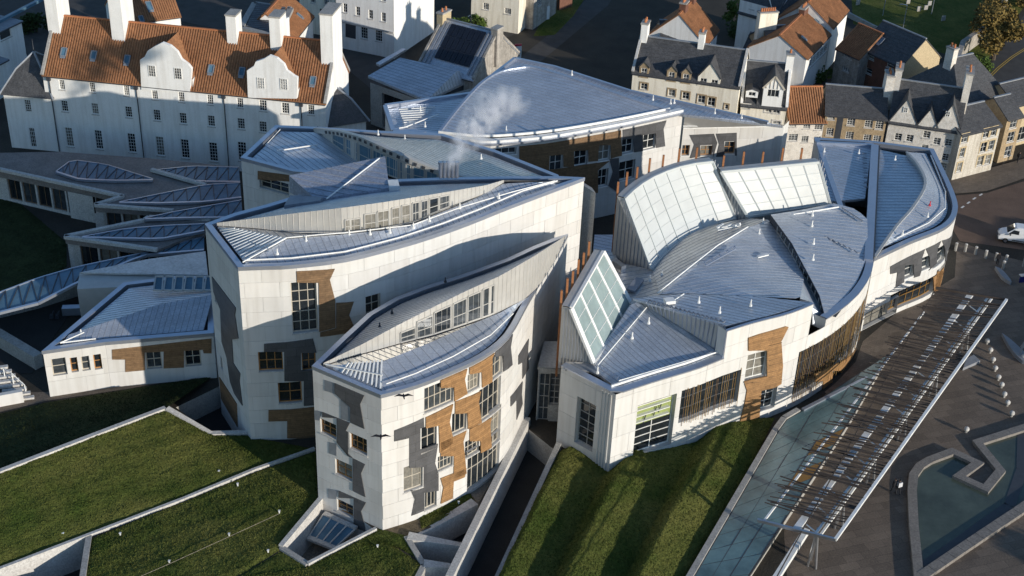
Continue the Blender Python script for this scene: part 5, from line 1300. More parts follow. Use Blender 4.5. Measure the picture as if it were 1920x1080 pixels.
for i in range(6):
    a, b = P(292 + i * 19, 519, 7.0), P(306 + i * 19, 519, 7.0); c, d = P(304 + i * 19, 545, 6.6), P(288 + i * 19, 544, 6.6)
    f = MB().bar(a, b, .15, .2).bar(b, c, .15, .2).bar(c, d, .15, .2).bar(d, a, .15, .2).build('rooflight', M['clad'], LB); MB().quad(d, c, b, a).build('pane', M['glass_blue'], f)
# stair and white wall at the left edge
ST = thing('garden_stair', 'small stone stair with white handrail at the left edge by the low wing', 'stair', P(20, 730))
for i in range(8):
    MB().bar(P(-8 + i * 7, 690 + i * 8.2, 1.5 - i * .19) - Vector((1.1, .35, 0)), P(-8 + i * 7, 690 + i * 8.2, 1.5 - i * .19) + Vector((1.1, .35, 0)), .42, .22).build('step', M['concrete_lt'], ST)
pts = [P(6, 690, 2.2), P(22, 700, 2.1), P(46, 722, 1.2)]; mb = MB().tube(pts, .05, 6)
for p in pts: mb.tube([p, Vector((p.x, p.y, .1))], .06, 6)
mb.build('handrail', M['white_metal'], ST)
wallbar('garden_wall', [(-40, 768), (45, 752)], 'low white wall catching the sun at the left edge below the stair', 'wall', .5, 1.3, M['granite'][1])
sheet('garden_path', [(-60, 788), (85, 752), (245, 728), (400, 700), (400, 680), (200, 705), (88, 735), (50, 735), (-60, 770)], M['setts'], .014)
# ------------------------------------------------------------------ the old town
class House:
    def __init__(s, name, label, cat, fl, fr, ze, depth, ridge, roofm, wallm, wins=(), rwins=(), pant=False, group=None, z0=0., fcols=2, frows=2, framem='frame_white', hip=(0, 0), crow=False, over=.25, surround=None, lwins=(), turn=0.):
        a, b = P(*fl[:2], ze + turn), P(*fr[:2], ze - turn); a.z = b.z = ze; s.a, s.b, s.ze, s.depth = a, b, ze, depth
        u = (b - a); u.z = 0; s.L = u.length; u.normalize(); s.u = u; s.n = n = Vector((-u.y, u.x, 0))
        m = (a + b) / 2 + n * depth / 2
        s.zr = zr = ridge if isinstance(ridge, (int, float)) else zat(m.x, m.y, ridge[1])
        s.slope = (zr - ze) / (depth / 2)
        s.t = t = thing(name, label, cat, (m.x, m.y, z0), group)
        F = s.F = Wall([a, b], z0, ze); Rw = s.R = Wall([b, b + n * depth], z0, ze); L = Wall([a + n * depth, a], z0, ze); Bk = Wall([b + n * depth, a + n * depth], z0, ze)
        hs = [F.hole(w[:4]) for w in wins]; hr = [Rw.hole(w[:4]) for w in rwins]; hl = [L.hole(w[:4]) for w in lwins]
        for W in (F, Rw, L, Bk): W.build(t, wallm, .18)
        for W, hh, ww in ((F, hs, wins), (Rw, hr, rwins), (L, hl, lwins)):
            for h, w in zip(hh, ww):
                c, r = (w[4], w[5]) if len(w) > 4 else (fcols, frows)
                W.window(t, sz=h, cols=c, rows=r, depth=.18, m=M[framem], sill=M['concrete_lt'], fw=.07, bar=.035)
                if surround: 
                    mb = MB()
                    for (x0, x1, z0_, z1_) in ((h[0] - .18, h[0], h[2] - .1, h[3] + .2), (h[1], h[1] + .18, h[2] - .1, h[3] + .2), (h[0], h[1], h[3], h[3] + .2)):
                        mb.hexa([W.at(x0, z0_, 0), W.at(x1, z0_, 0), W.at(x1, z0_, .05), W.at(x0, z0_, .05)], [W.at(x0, z1_, 0), W.at(x1, z1_, 0), W.at(x1, z1_, .05), W.at(x0, z1_, .05)])
                    mb.build('window_surround', surround, t)
        r0, r1 = a + n * depth / 2, b + n * depth / 2; r0.z = r1.z = zr
        g0, g1 = hip; h0, h1 = r0 + u * g0, r1 - u * g1
        if not g1: MB().add([b, b + n * depth, r1], [(0, 1, 2)]).build('gable_wall', wallm, t)
        if not g0: MB().add([a + n * depth, a, r0], [(0, 1, 2)]).build('gable_wall', wallm, t)
        o = over; dz = o * s.slope; up = Vector((0, 0, .12))
        e0, e1 = (.12 if not g0 else o), (.12 if not g1 else o)
        fa, fb = a - n * o - u * e0 - Vector((0, 0, dz)) + up, b - n * o + u * e1 - Vector((0, 0, dz)) + up
        ba, bb = a + n * (depth + o) - u * e0 - Vector((0, 0, dz)) + up, b + n * (depth + o) + u * e1 - Vector((0, 0, dz)) + up
        if not g0: h0 = h0 - u * e0
        if not g1: h1 = h1 + u * e1
        h0 = h0 + up; h1 = h1 + up
        ang = math.degrees(math.atan2(n.y, n.x))
        def slopes(poly, an, nm='roof'):
            mb = MB().prism(poly, .16); ob = mb.build(nm, roofm, t); top = MB(); top.add(poly, [tuple(range(len(poly)))])
            if pant: seams(top, t, an, .34, .15, .12, roofm, 'pantile_rolls')
            else: seams(top, t, an + 90, .42, .06, .035, roofm, 'slate_courses')
            return ob
        slopes([fa, fb, h1, h0], ang); slopes([bb, ba, h0, h1], ang)
        if g1: slopes([fb, bb, h1], ang + 90)
        if g0: slopes([ba, fa, h0], ang + 90)
        MB().bar(h0 + Vector((0, 0, .06)), h1 + Vector((0, 0, .06)), .3, .16).build('ridge', M['terracotta'] if pant else M['lead'], t)
        MB().bar(a - n * (o + .05) - Vector((0, 0, dz + .02)), b - n * (o + .05) - Vector((0, 0, dz + .02)), .11, .11).build('gutter', M['gutter'], t)
        s.roofm, s.wallm, s.pant, s.zr = roofm, wallm, pant, zr
        if crow:                                        # gable skews
            for (q, r) in ((b, r1), (a, r0)):
                mb = MB(); mb.bar(q + Vector((0, 0, .2)) - n * .2, r + Vector((0, 0, .25)), .35, .3); mb.bar(q + n * (depth + .2) + Vector((0, 0, .2)), r + Vector((0, 0, .25)), .35, .3)
                mb.build('gable_skew', M['concrete_lt'] if crow is True else crow, t)
    def pt(s, t, d, z): q = s.a + s.u * (s.L * t) + s.n * d; return Vector((q.x, q.y, z))
    def chimney(s, t, w, d, top, m=None, pots=2, dd=None, cap=None, pot=None):
        """stack through the ridge; t along the roof, top = height above the ridge"""
        p = s.pt(t, s.depth / 2 if dd is None else dd, s.ze + .3); an = math.atan2(s.u.y, s.u.x); mb = MB(); h = s.zr + top - p.z
        mb.box(p, w, d, h, an); o = mb.build('chimney', m or s.wallm, s.t)
        c = MB().box(p + Vector((0, 0, h)), w + .18, d + .18, .22, an).build('chimney_cap', cap or M['concrete'], o)
        for k in range(pots):
            q = p + Vector((0, 0, h + .2)) + (s.n if d > w else s.u) * ((k + .5) / pots - .5) * max(w, d) * .85
            MB().tube([q, q + Vector((0, 0, .55))], [.17, .13], 8).build('chimney_pot', pot or M['terracotta'], o)
    def dormer(s, t, w, ztop, zap, wins=1, wm=None, zb=None, frame='frame_white', cols=2, rows=2, wf=.80, bargem=None):
        """gabled dormer standing on the wall head"""
        wm = wm or s.wallm; zb = s.ze - .6 if zb is None else zb; c = s.L * t; up = Vector((0, 0, 0))
        W = Wall([s.a + s.u * (c - w / 2) - s.n * .06, s.a + s.u * (c + w / 2) - s.n * .06], zb, ztop)
        hh = []
        for k in range(wins):
            ww = w / wins; hh.append(W.hole(sz=(ww * k + ww * .2, ww * (k + 1) - ww * .2, ztop - (ztop - zb) * wf, ztop - .1)))
        ob = W.build(s.t, wm, .15, 'dormer')
        a, b = W.at(0, ztop), W.at(w, ztop); ap = (a + b) / 2; ap.z = zap
        MB().add([a, b, ap], [(0, 1, 2)]).build('dormer_gable', wm, s.t)
        for h in hh: W.window(s.t, sz=h, cols=cols, rows=rows, depth=.15, m=M[frame], fw=.08, bar=.05)
        be = lambda z: max(.3, (z - s.ze) / s.slope)
        ea, eb, er = a - s.u * .15 - s.n * .12, b + s.u * .15 - s.n * .12, ap - s.n * .12
        ra, rb, rr = a + s.n * be(ztop), b + s.n * be(ztop), ap + s.n * (be(zap) + .2)
        ra.z = rb.z = ztop; rr.z = zap
        for q in ([ea, er, rr, ra], [er, eb, rb, rr]): MB().prism([p + Vector((0, 0, .1)) for p in q], .12).build('dormer_roof', s.roofm, s.t)
        mb = MB()
        for (p, q) in ((a, ra), (b, rb)): mb.add([Vector((p.x, p.y, s.ze - .2)), p, q], [(0, 1, 2)])
        mb.build('dormer_cheeks', wm, s.t)
        if bargem:
            mb = MB(); mb.bar(ea, er, .1, .22).bar(er, eb, .1, .22); mb.build('bargeboard', bargem, s.t)
    def rooflight(s, px, py, w=.7, h=1.1):
        d = ray(px, py); o = np.array([0, 0, CAM_H]); nn = np.array([s.n.x, s.n.y, 0])
        k = (s.ze + .16 + (np.dot(o[:2], nn[:2]) - (s.a.x * s.n.x + s.a.y * s.n.y)) * s.slope - o[2]) / (d[2] - np.dot(d[:2], nn[:2]) * s.slope)
        p = Vector(o + d * k); v = Vector((s.n.x, s.n.y, s.slope)).normalized(); q = [p - s.u * w / 2 - v * h / 2, p + s.u * w / 2 - v * h / 2, p + s.u * w / 2 + v * h / 2, p - s.u * w / 2 + v * h / 2]
        nrm = s.u.cross(v); mb = MB(); q = [x + nrm * .12 for x in q]
        for i in range(4): mb.bar(q[i], q[(i + 1) % 4], .12, .14, nrm)
        mb.bar(q[0] - v * .2, q[1] - v * .2, .25, .06, nrm); f = mb.build('rooflight', M['lead'], s.t); MB().quad(*[x - nrm * .02 for x in q]).build('pane', M['glass_blue'], f)
    def pipe(s, px, z0=0):
        x = s.F.pix(*px)[0]; mb = MB().tube([s.F.at(x, z0 + .1, .12), s.F.at(x, s.ze - .2, .12)], .07, 6); mb.box(s.F.at(x, s.ze - .5, .2), .5, .35, .4, math.atan2(s.u.y, s.u.x)); mb.build('downpipe', M['gutter'], s.t)

# ---- white mansion with curved gables
def wrect(cx, cy, w, h, c=3, r=4):
    w, h = w * 1.08, h * 1.08
    return (cx - w / 2, cy - h / 2, cx + w / 2, cy + h / 2, c, r)
W1 = [(116, 159), (173, 164), (237, 170), (290, 177), (340, 182), (394, 187), (450, 193), (583, 206)]
W2 = [(121, 199), (178, 204), (241, 210), (294, 216), (343, 222), (396, 227), (452, 232), (493, 198), (535, 203)]
W3 = [(130, 257), (185, 262), (247, 268), (300, 274), (347, 279), (400, 285), (454, 284)]
W4 = [(490, 160), (532, 157)]
qw = [wrect(x, y, 12, 18) for x, y in W1] + [wrect(x, y, 14, 20) for x, y in W2] + [wrect(x, y, 17, 34, 3, 6) for x, y in W3] + [wrect(493, 238, 14, 20)]
Q = House('white_mansion', 'long white harled mansion with orange pantiled roof and two curved gables', 'mansion', (80, 142), (610, 196), 10.7, 11.0, 16.9, M['pantile'], M['harl'], qw, pant=True, crow=M['concrete'], over=.06)
for k, (pts, wpx, cx) in enumerate(((crop(0, 0, 3, [(798, 503), (790, 335), (815, 320), (832, 285), (868, 262), (915, 238), (960, 255), (1000, 290), (1022, 332), (1062, 362), (1080, 385), (1070, 517)]), [(286, 132), (335, 137)], 310),
                              (crop(420, 0, 6, [(274, 1096), (262, 790), (340, 740), (360, 690), (450, 660), (515, 620), (600, 650), (680, 720), (710, 790), (790, 850), (830, 870), (822, 1105)]), [(490, 155), (533, 157)], 511))):
    Q.F.zc = 30; Q.F.patch(Q.t, pts, M['harl'], .16, -.35, 'curved_gable')
    qq = [Q.F.pix(*p) for p in pts]; s0, s1 = min(a for a, b in qq), max(a for a, b in qq); zap = max(b for a, b in qq) - .4; zs = Q.ze + 1.6
    for w in wpx:
        x, z = Q.F.pix(*w); Q.F.window(Q.t, sz=(x - .48, x + .48, z - .75, z + .75), cols=3, rows=4, off=.18, m=M['frame_white'], fw=.06, bar=.03)
    c = (s0 + s1) / 2; be = lambda z: (z - Q.ze) / Q.slope
    for sg, e in ((-1, s0 + .2), (1, s1 - .2)):
        A1, A2 = Q.F.at(c, zap, -.2), Q.F.at(c, zap, -be(zap) - .2); B1, B2 = Q.F.at(e, zs, -.2), Q.F.at(e, zs, -be(zs) - .2)
        MB().prism([A1, A2, B2, B1] if sg < 0 else [A2, A1, B1, B2], .15).build('gable_roof', M['pantile'], Q.t)
        MB().quad(Q.F.at(e, Q.ze - .3, -.2), Q.F.at(e, zs, -.2), Q.F.at(e, zs, -be(zs) - .1), Q.F.at(e, Q.ze - .3, -.3)).build('gable_cheek', M['harl'], Q.t)
for t_, w_, d_, h_ in ((.012, 1.6, 3.4, 4.6), (.245, 1.7, 3.6, 4.6), (.645, 1.3, 2.2, 2.6), (.80, 1.4, 2.6, 3.0), (.985, 1.6, 4.2, 4.3)): Q.chimney(t_, w_, d_, h_, M['harl'], 0)
for x, y in ((120, 98), (176, 104), (239, 112), (396, 130), (454, 135), (587, 152)): Q.rooflight(x, y)
for p in ((100, 200), (262, 220), (424, 236), (566, 220)): Q.pipe(p)
def pavilion(label, fl, fr, ze, dep, zap, wins):
    a, b = P(*fl, ze), P(*fr, ze); u = (b - a).normalized(); n = Vector((-u.y, u.x, 0)); t = thing('pavilion', label, 'pavilion', ((a.x + b.x) / 2, (a.y + b.y) / 2, 0))
    F = Wall([a, b], 0, ze); hs = [F.hole(w[:4]) for w in wins]; F.build(t, M['harl'], .2)
    for h in hs: F.window(t, sz=h, cols=3, rows=5, depth=.2, m=M['frame_white'], fw=.07, bar=.05)
    for q in ([b, b + n * dep], [b + n * dep, a + n * dep], [a + n * dep, a]): Wall(q, 0, ze).build(t, M['harl'])
    c = (a + b) / 2 + n * dep / 2; c.z = zap; q = [a - u * .4 - n * .4, b + u * .4 - n * .4, b + u * .4 + n * (dep + .4), a - u * .4 + n * (dep + .4)]
    mid = [p.lerp(c, .5) + Vector((0, 0, .55)) for p in q]
    for i in range(4):
        j = (i + 1) % 4; MB().add([q[i], q[j], mid[j], mid[i], c], [(0, 1, 2, 3), (3, 2, 4)]).build('roof', M['slate'], t)
        MB().tube([q[i], mid[i] + Vector((0, 0, .08)), c + Vector((0, 0, .1))], .14, 6).build('hip_roll', M['lead'], t)
    MB().tube([c, c + Vector((0, 0, .7)), c + Vector((0, 0, 1.8))], [.12, .06, .03], 6).build('finial', M['gutter'], t)
pavilion('square white pavilion with a bell shaped slate roof at the left end of the mansion', (6, 176), (96, 184), 7.7, 7.2, 12.4, [wrect(52, 199, 14, 22), wrect(61, 258, 15, 34)])
pavilion('dark slate hipped pavilion roof at the right end of the mansion behind the leaf roof', (598, 240), (686, 226), 7.2, 6.5, 11.3, [])

# ---- houses on the right
slate, pan = M['slate'], M['pantile']
X5 = lambda x, y, w, h, c=2, r=2: wrect(1180 + x / 4.571, y / 4.571, w / 4.571, h / 4.571, c, r)
c1 = House('cream_house', 'long cream house with slate roof and four small gabled dormers behind the parliament', 'house', (1187, 130), (1386, 169), 10.9, 8.5, (1300, 82), slate, M['cream'], [X5(125, 740, 50, 55), X5(362, 795, 50, 60), X5(482, 820, 50, 62), X5(617, 850, 52, 68), X5(702, 872, 52, 75), X5(832, 915, 24, 40, 1, 2)], turn=.4, crow=M['concrete_lt'], surround=M['brown_stone'])
for t_, w_, wn_ in ((.105, 1.3, 1), (.365, 1.3, 1), (.50, 1.3, 1), (.715, 3.0, 2)): c1.dormer(t_, w_, 11.8 if wn_ == 1 else 11.6, 12.6 if wn_ == 1 else 13.7, wn_, M['cream'] if wn_ > 1 else M['brown_stone'])
c1.chimney(.03, .9, 1.6, 2.0, M['harl'], 2); c1.chimney(.57, .8, 1.3, 1.7, M['harl'], 2)
c2 = House('cream_house', 'narrow cream house with a half timbered gable and slate roof beside the long cream house', 'house', (1391, 190), (1474, 208), 8.2, 8.5, (1440, 118), slate, M['cream'], [X5(1002, 895, 52, 70), X5(1195, 930, 48, 65), X5(1262, 940, 48, 65), X5(1262, 1050, 60, 30)], turn=.4, surround=M['pink_stone'], crow=M['harl'])
c2.dormer(.66, 2.6, 10.8, 12.6, 1, M['harl'], zb=8.0, cols=3, rows=1, wf=.42, bargem=M['frame'])
mb = MB()
for k in range(5):
    p = c2.pt(.66, -.1, 10.8) + c2.u * (-1.0 + .5 * k); mb.bar(p, p + Vector((0, 0, max(.15, 1.65 - abs(-1.0 + .5 * k) * 1.4))), .09, .06)
mb.build('timber_framing', M['frame'], c2.t)
c2.dormer(.20, 1.6, 10.2, 10.5, 1, M['harl'], zb=9.3, cols=2, rows=1)
c2.chimney(.97, 1.0, 1.6, 1.5, M['harl'], 1)
c3 = House('pantiled_cottage', 'low stone cottage with orange pantile roof between the cream gable and the brown stone house', 'cottage', (1480, 224), (1549, 233), 6.0, 7.5, (1520, 164), pan, M['pink_stone'], [wrect(1487, 231, 10, 13), wrect(1513, 234, 10, 13), wrect(1535, 237, 12, 12), wrect(1487, 258, 14, 12), wrect(1509, 261, 10, 11), wrect(1532, 262, 10, 11)], pant=True, turn=.4)
c4 = House('stone_house', 'brown stone house with a dark recess right of the pantiled cottage', 'house', (1549, 209), (1662, 229), 7.1, 8.5, (1612, 164), slate, M['brown_stone'], [wrect(1559, 217, 10, 14), wrect(1596, 227, 11, 16), wrect(1629, 231, 11, 16), wrect(1649, 234, 11, 16), wrect(1556, 247, 10, 14), wrect(1593, 254, 11, 14), wrect(1626, 259, 11, 14), wrect(1644, 261, 11, 14)], turn=.4)
MB().hexa(*[[c4.pt(.20, -.03, z), c4.pt(.30, -.03, z), c4.pt(.30, .0, z), c4.pt(.20, .0, z)] for z in (0, 6.9)]).build('recess', M['gutter'], c4.t)  # flat dark slab; its colour stands for the shade in the recess
c4.chimney(1.0, 1.0, 2.4, 2.3, M['pink_stone'], 2)
C4 = lambda x, y, w=10, h=14, c=2, r=3: wrect(1440 + x / 3, y / 3, w, h, c, r)
c5 = House('stone_house', 'tall pale rubble house with three pointed gables along its street front', 'house', (1668, 222), (1799, 252), 6.9, 9.0, (1735, 159), slate, M['pink_stone'], [C4(743, 685), C4(812, 695), C4(887, 688), C4(965, 715), C4(1030, 723), C4(732, 770), C4(797, 778), C4(893, 757), C4(950, 795), C4(1016, 803), C4(882, 828, 10, 10), C4(1000, 885), C4(992, 940, 12, 16)], framem='frame_white', turn=.4)
for t_, w_, za in ((.20, 3.5, 10.4), (.545, 2.5, 9.5), (.83, 3.2, 10.6)):
    c5.dormer(t_, w_, 7.0, za, 0, M['pink_stone'], zb=6.3)
for x, y in ((774, 617), (1012, 640)):
    s_, z_ = c5.F.pix(1440 + x / 3, y / 3); c5.F.window(c5.t, sz=(s_ - .3, s_ + .3, z_ - .4, z_ + .4), cols=2, rows=2, off=.1, m=M['frame_white'])
c5.chimney(.01, .9, 2.6, 1.8, M['pink_stone'], 2); c5.chimney(.985, .9, 3.0, 2.6, M['pink_stone'], 2)
Z2 = lambda x, y, w=8, h=14, c=2, r=2: wrect(1700 + x / 4.909, 120 + y / 4.909, w, h, c, r)
c6 = House('corner_house', 'pale cream corner house with slate roof where the street turns', 'house', (1803, 253), (1877, 235), 6.8, 7.5, (1840, 200), slate, M['ivory'], [Z2(535, 680), Z2(510, 815, 5), Z2(483, 950, 5), Z2(735, 635), Z2(797, 620), Z2(710, 765), Z2(773, 748), Z2(680, 890), Z2(743, 880)], [], surround=M['ochre'])
c7 = House('stone_house', 'dark hipped slate roof house standing in shade behind the corner house', 'house', (1800, 205), (1893, 182), 6.5, 11, 11.5, slate, M['brown_stone'], [], hip=(3, 3)); c7.chimney(.25, .9, 1.4, 1.6, M['pink_stone'], 2)
c8 = House('stone_house', 'shaded grey stone house right of the cream corner house', 'house', (1889, 224), (1918, 217), 6.6, 6, (1890, 181), slate, M['brown_stone'], [Z2(985, 545), Z2(960, 670), Z2(935, 800)])
c9 = House('stone_house', 'far right house with slate roof and an ochre wall cut by the picture edge', 'house', (1905, 198), (1960, 184), 6.6, 7, (1930, 152), slate, M['ochre'], [Z2(1060, 640, 10, 20)])
S6 = lambda x, y, w=10, h=15, c=1, r=2: wrect(1580 + x / 5.647, y / 5.647, w, h, c, r)
c10 = House('gabled_house', 'dark brick house with one sunny ochre gable in front of the churchyard', 'house', (1613, 89), (1691, 124), 6.8, 8.2, (1688, 57), slate, M['brick'], [S6(300, 595), S6(275, 750), S6(505, 690), S6(485, 830)])
W = Wall([c10.b + c10.u * .02, c10.b + c10.u * .02 + c10.n * c10.depth], 0, c10.ze); mb = MB().quad(W.at(0, 0), W.at(W.L, 0), W.at(W.L, c10.ze), W.at(0, c10.ze)); q = W.at(W.L / 2, c10.zr - .05); mb.add([W.at(0, c10.ze), W.at(W.L, c10.ze), q], [(0, 1, 2)]); mb.build('ochre_gable', M['ochre'], c10.t)
c10.rooflight(1652, 77)
c11 = House('pantiled_house', 'shaded house with dark red pantile roof and grey rubble wall beside the brick house', 'house', (1569, 90), (1613, 110), 6.0, 8, (1600, 55), pan, M['rubble'], [wrect(1590, 105, 14, 14), wrect(1586, 130, 10, 13)], pant=True)
# houses up the slope
c12 = House('white_house', 'long white house with orange tiled roof, its white wall facing right along a narrow close', 'house', (1512, 110), (1556, 64), 6.6, 9, (1508, 44), pan, M['harl'], [wrect(1520 + 7 * k, 118 - 7 * k, 4, 9) for k in range(5)], pant=True)
c12.rooflight(1531, 40, .5, .8); c12.rooflight(1506, 72, .5, .8); c12.chimney(.95, 2.4, .9, .9, M['brick'], 3)
c13 = House('white_house', 'white gabled house with dark tile roof above the long close', 'house', (1560, 52), (1590, 18), 7.5, 8.5, (1562, -12), pan, M['harl'], pant=True)
c14 = House('slate_house', 'slate roofed house with a broad cream chimney carrying a row of pots', 'house', (1448, 100), (1500, 96), 6.0, 8, (1468, 50), slate, M['brown_stone'])
c14.chimney(.10, 3.0, 1.1, 2.4, M['cream'], 7)
c15 = House('tiled_house', 'orange tiled house with brick chimneys behind the long cream house', 'house', (1322, 84), (1346, 56), 6.2, 9, (1318, 14), pan, M['harl'], pant=True)
c15.chimney(.30, 1.6, 1.0, 1.2, M['brick'], 3); c15.chimney(.92, 1.6, 1.0, 1.2, M['brick'], 3)
c16 = House('slate_house', 'small grey slate gabled house behind the left end of the long cream house', 'house', (1240, 78), (1296, 80), 6.0, 8, (1265, 40), slate, M['rubble'])
c17 = House('slate_house', 'small shaded house with red chimney behind the half timbered gable', 'house', (1395, 90), (1440, 98), 4.6, 7, (1420, 66), slate, M['rubble']); c17.chimney(.35, .8, .8, 1.6, M['brick'], 1); c17.chimney(.8, .8, .8, 1.6, M['harl'], 1)
c18 = House('white_house', 'pale house in shadow at the top edge above the slate house', 'house', (1385, 22), (1450, 40), 6, 8, (1420, -18), slate, M['harl'], [wrect(1455, 12, 7, 12), wrect(1410, 12, 7, 12)])
c19 = House('slate_house', 'shaded house with small gable at the top edge left of the white gable', 'house', (1455, 42), (1520, 40), 6, 8, (1490, -10), slate, M['harl'], [wrect(1466, 32, 6, 10), wrect(1500, 30, 6, 10)])
GHo = House('glass_roofed_house', 'flat lead roofed extension with skylight strips behind the half timbered gable', 'extension', (1400, 128), (1476, 138), 4.2, 9, 4.9, M['lead'], M['harl'])

# ---- houses along the street at the top left
v1 = House('georgian_house', 'tall pale georgian house with sash windows and a shop front on the street', 'house', (628, -60), (738, -40), 13, 14, 17, slate, M['harl'], [wrect(x, y, 8, 17, 2, 3) for x, y in ((647, 15), (671, 21), (695, 27), (719, 32), (719, -6), (695, -12), (671, -18), (647, -24))] + [wrect(683, 62, 12, 22, 3, 4), wrect(710, 67, 12, 22, 3, 4)])
v1.F.patch(v1.t, [(648, 44), (667, 48), (667, 73), (648, 69)], M['gutter'], .05, .0, 'shop_door')
v1.F.patch(v1.t, [(628, 36), (738, 60), (738, 63), (628, 39)], M['concrete_lt'], .15, .0, 'cornice')
v2 = House('georgian_house', 'cream house with an arched pend at the left of the tall georgian house', 'house', (560, -30), (627, -18), 8, 10, 12, slate, M['cream'], [wrect(587, 0, 9, 12), wrect(612, 4, 9, 12)])
v2.F.patch(v2.t, [(600, 16), (628, 22), (628, 46), (600, 40)], M['gutter'], .04, .0, 'pend')  # dark sheet on the wall, painted for the shade inside the pend
v3 = House('cream_house', 'plain cream house with two paired windows behind the solar roof', 'house', (885, -50), (975, -35), 9, 11, 13, slate, M['cream'], [wrect(911, 12, 10, 13), wrect(952, 21, 11, 12)], rwins=[wrect(990, 16, 6, 14)])
v4 = House('stone_house', 'old rubble stone house beside the dark grass field at the top', 'house', (1002, -20), (1046, -48), 7, 9, 10, slate, M['rubble'], [wrect(1012, 3, 6, 9)])
MB().box(P(1015, 36, 0), 2.2, 1.6, 2.4, .6).build('porch', M['harl'], v4.t)
wallbar('stone_wall', [(1046, 20), (1070, 12)], 'low brick red garden wall at the top edge by the rubble house', 'wall', .6, 2.2, M['brick'])
so = House('solar_house', 'old stone house whose steel roof carries a large dark solar array', 'house', (786, 122), (888, 150), 7.5, 12, (840, 48), M['zinc'], M['rubble'], crow=M['rubble'])
so.chimney(.01, 1.0, 2.2, 1.0, M['ochre'], 2); so.chimney(.99, 1.0, 1.6, .6, M['rubble'], 0)
v_ = Vector((so.n.x, so.n.y, so.slope)).normalized(); nr = so.u.cross(v_); sl = (so.depth / 2) * math.sqrt(1 + so.slope ** 2)
for i in range(7):
    for j in range(3):
        p = so.a + so.u * (so.L * (.20 + .64 * i / 7)) + v_ * (sl * (.20 + .74 * j / 3)) + nr * .3; w, h = so.u * (so.L * .64 / 7 - .06), v_ * (sl * .74 / 3 - .06)
        MB().hexa([p - nr * .06, p + w - nr * .06, p + w + h - nr * .06, p + h - nr * .06], [p, p + w, p + w + h, p + h]).build('solar_panel', M['solar'], so.t)
for t_ in (.08, .15, .88, .95):
    p = so.a + so.u * (so.L * t_) + v_ * (sl * .05) + nr * .3; MB().bar(p, p + v_ * sl * .9, .25, .08, nr).build('cable_tray', M['seam'], so.t)
cy = thing('canongate_wing', 'low steel roofed wing with an oversailing curved roof in front of the solar house', 'building', P(780, 200))
q = [P(690, 142, 7.2), P(800, 188, 6.6), P(884, 148, 6.8), P(858, 132, 8.6), P(750, 108, 8.6)]
mb = MB().prism(q, .35); roof_part(cy, mb, M['zinc'], -30, .6)
w_ = Wall([P(694, 146, 7.0), P(798, 190, 6.4)], 0, 6.3); h_ = w_.hole(sz=(2.2, w_.L - .6, .2, 5.4)); w_.build(cy, M['concrete'], .5); w_.window(cy, sz=h_, cols=4, rows=2, depth=.5, m=M['gutter'])
Wall([P(798, 190, 6.4), P(884, 150, 6.6)], 0, 6.3).build(cy, M['gutter'])
MB().prism([P(705, 118, 7.5), P(712, 122, 7.5), P(762, 92, 7.5), P(755, 90, 7.5)], .3).build('side_roof', M['zinc'], cy)
rr = thing('slate_roofed_house', 'small white house with a lead platform roof behind the mansion', 'house', P(500, 60))
q = [P(452, 56, 8), P(520, 72, 8), P(545, 20, 8), P(478, 10, 8)]; lo = [Vector((p.x, p.y, 0)) for p in q]
mb = MB(); mb.hexa(lo, q); mb.build('wall', M['harl'], rr)
for i in range(4): MB().bar(q[i] + Vector((0, 0, .25)), q[(i + 1) % 4] + Vector((0, 0, .25)), .9, .5).build('parapet', M['concrete'], rr)
c = [p.lerp((q[0] + q[2]) / 2, .2) + Vector((0, 0, .9 if i > 1 else .3)) for i, p in enumerate(q)]; roof_part(rr, MB().prism(c, .3), M['slate'], 15, .8)
MB().bar(q[1] + Vector((-.2, 0, 1)), q[1] + Vector((1.0, 2.2, 1)), 1.2, 3.2).build('chimney', M['harl'], rr)
o1 = House('orange_house', 'orange pantiled gable house on the street right behind the mansion', 'house', (552, 72), (586, 30), 6.0, 8.5, (552, 6), pan, M['harl'], pant=True); o1.rooflight(561, 30, .6, 1)
o2 = House('orange_house', 'orange pantiled rear range with a pale rooflight behind the left half of the mansion', 'house', (228, 45), (338, 30), 8.5, 9, (270, -18), pan, M['harl'], pant=True); o2.rooflight(280, 12, .8, 1.6); o2.rooflight(265, 36, .6, 1)
lw = House('modern_white_building', 'flat white modern building at the left edge beside the dark yard', 'building', (-70, 92), (40, 40), 7.5, 20, 8.0, M['lead'], M['harl'], [wrect(10, 62, 22, 10, 1, 1)])
MB().bar(P(-60, 70, 7.9), P(85, -5, 7.9), .6, .4).build('blue_gutter', M['glass_blue'], lw.t)
l2 = House('white_building', 'low white block below the modern white building at the left edge', 'building', (-60, 150), (14, 112), 5, 6, 5.3, M['lead'], M['harl'])

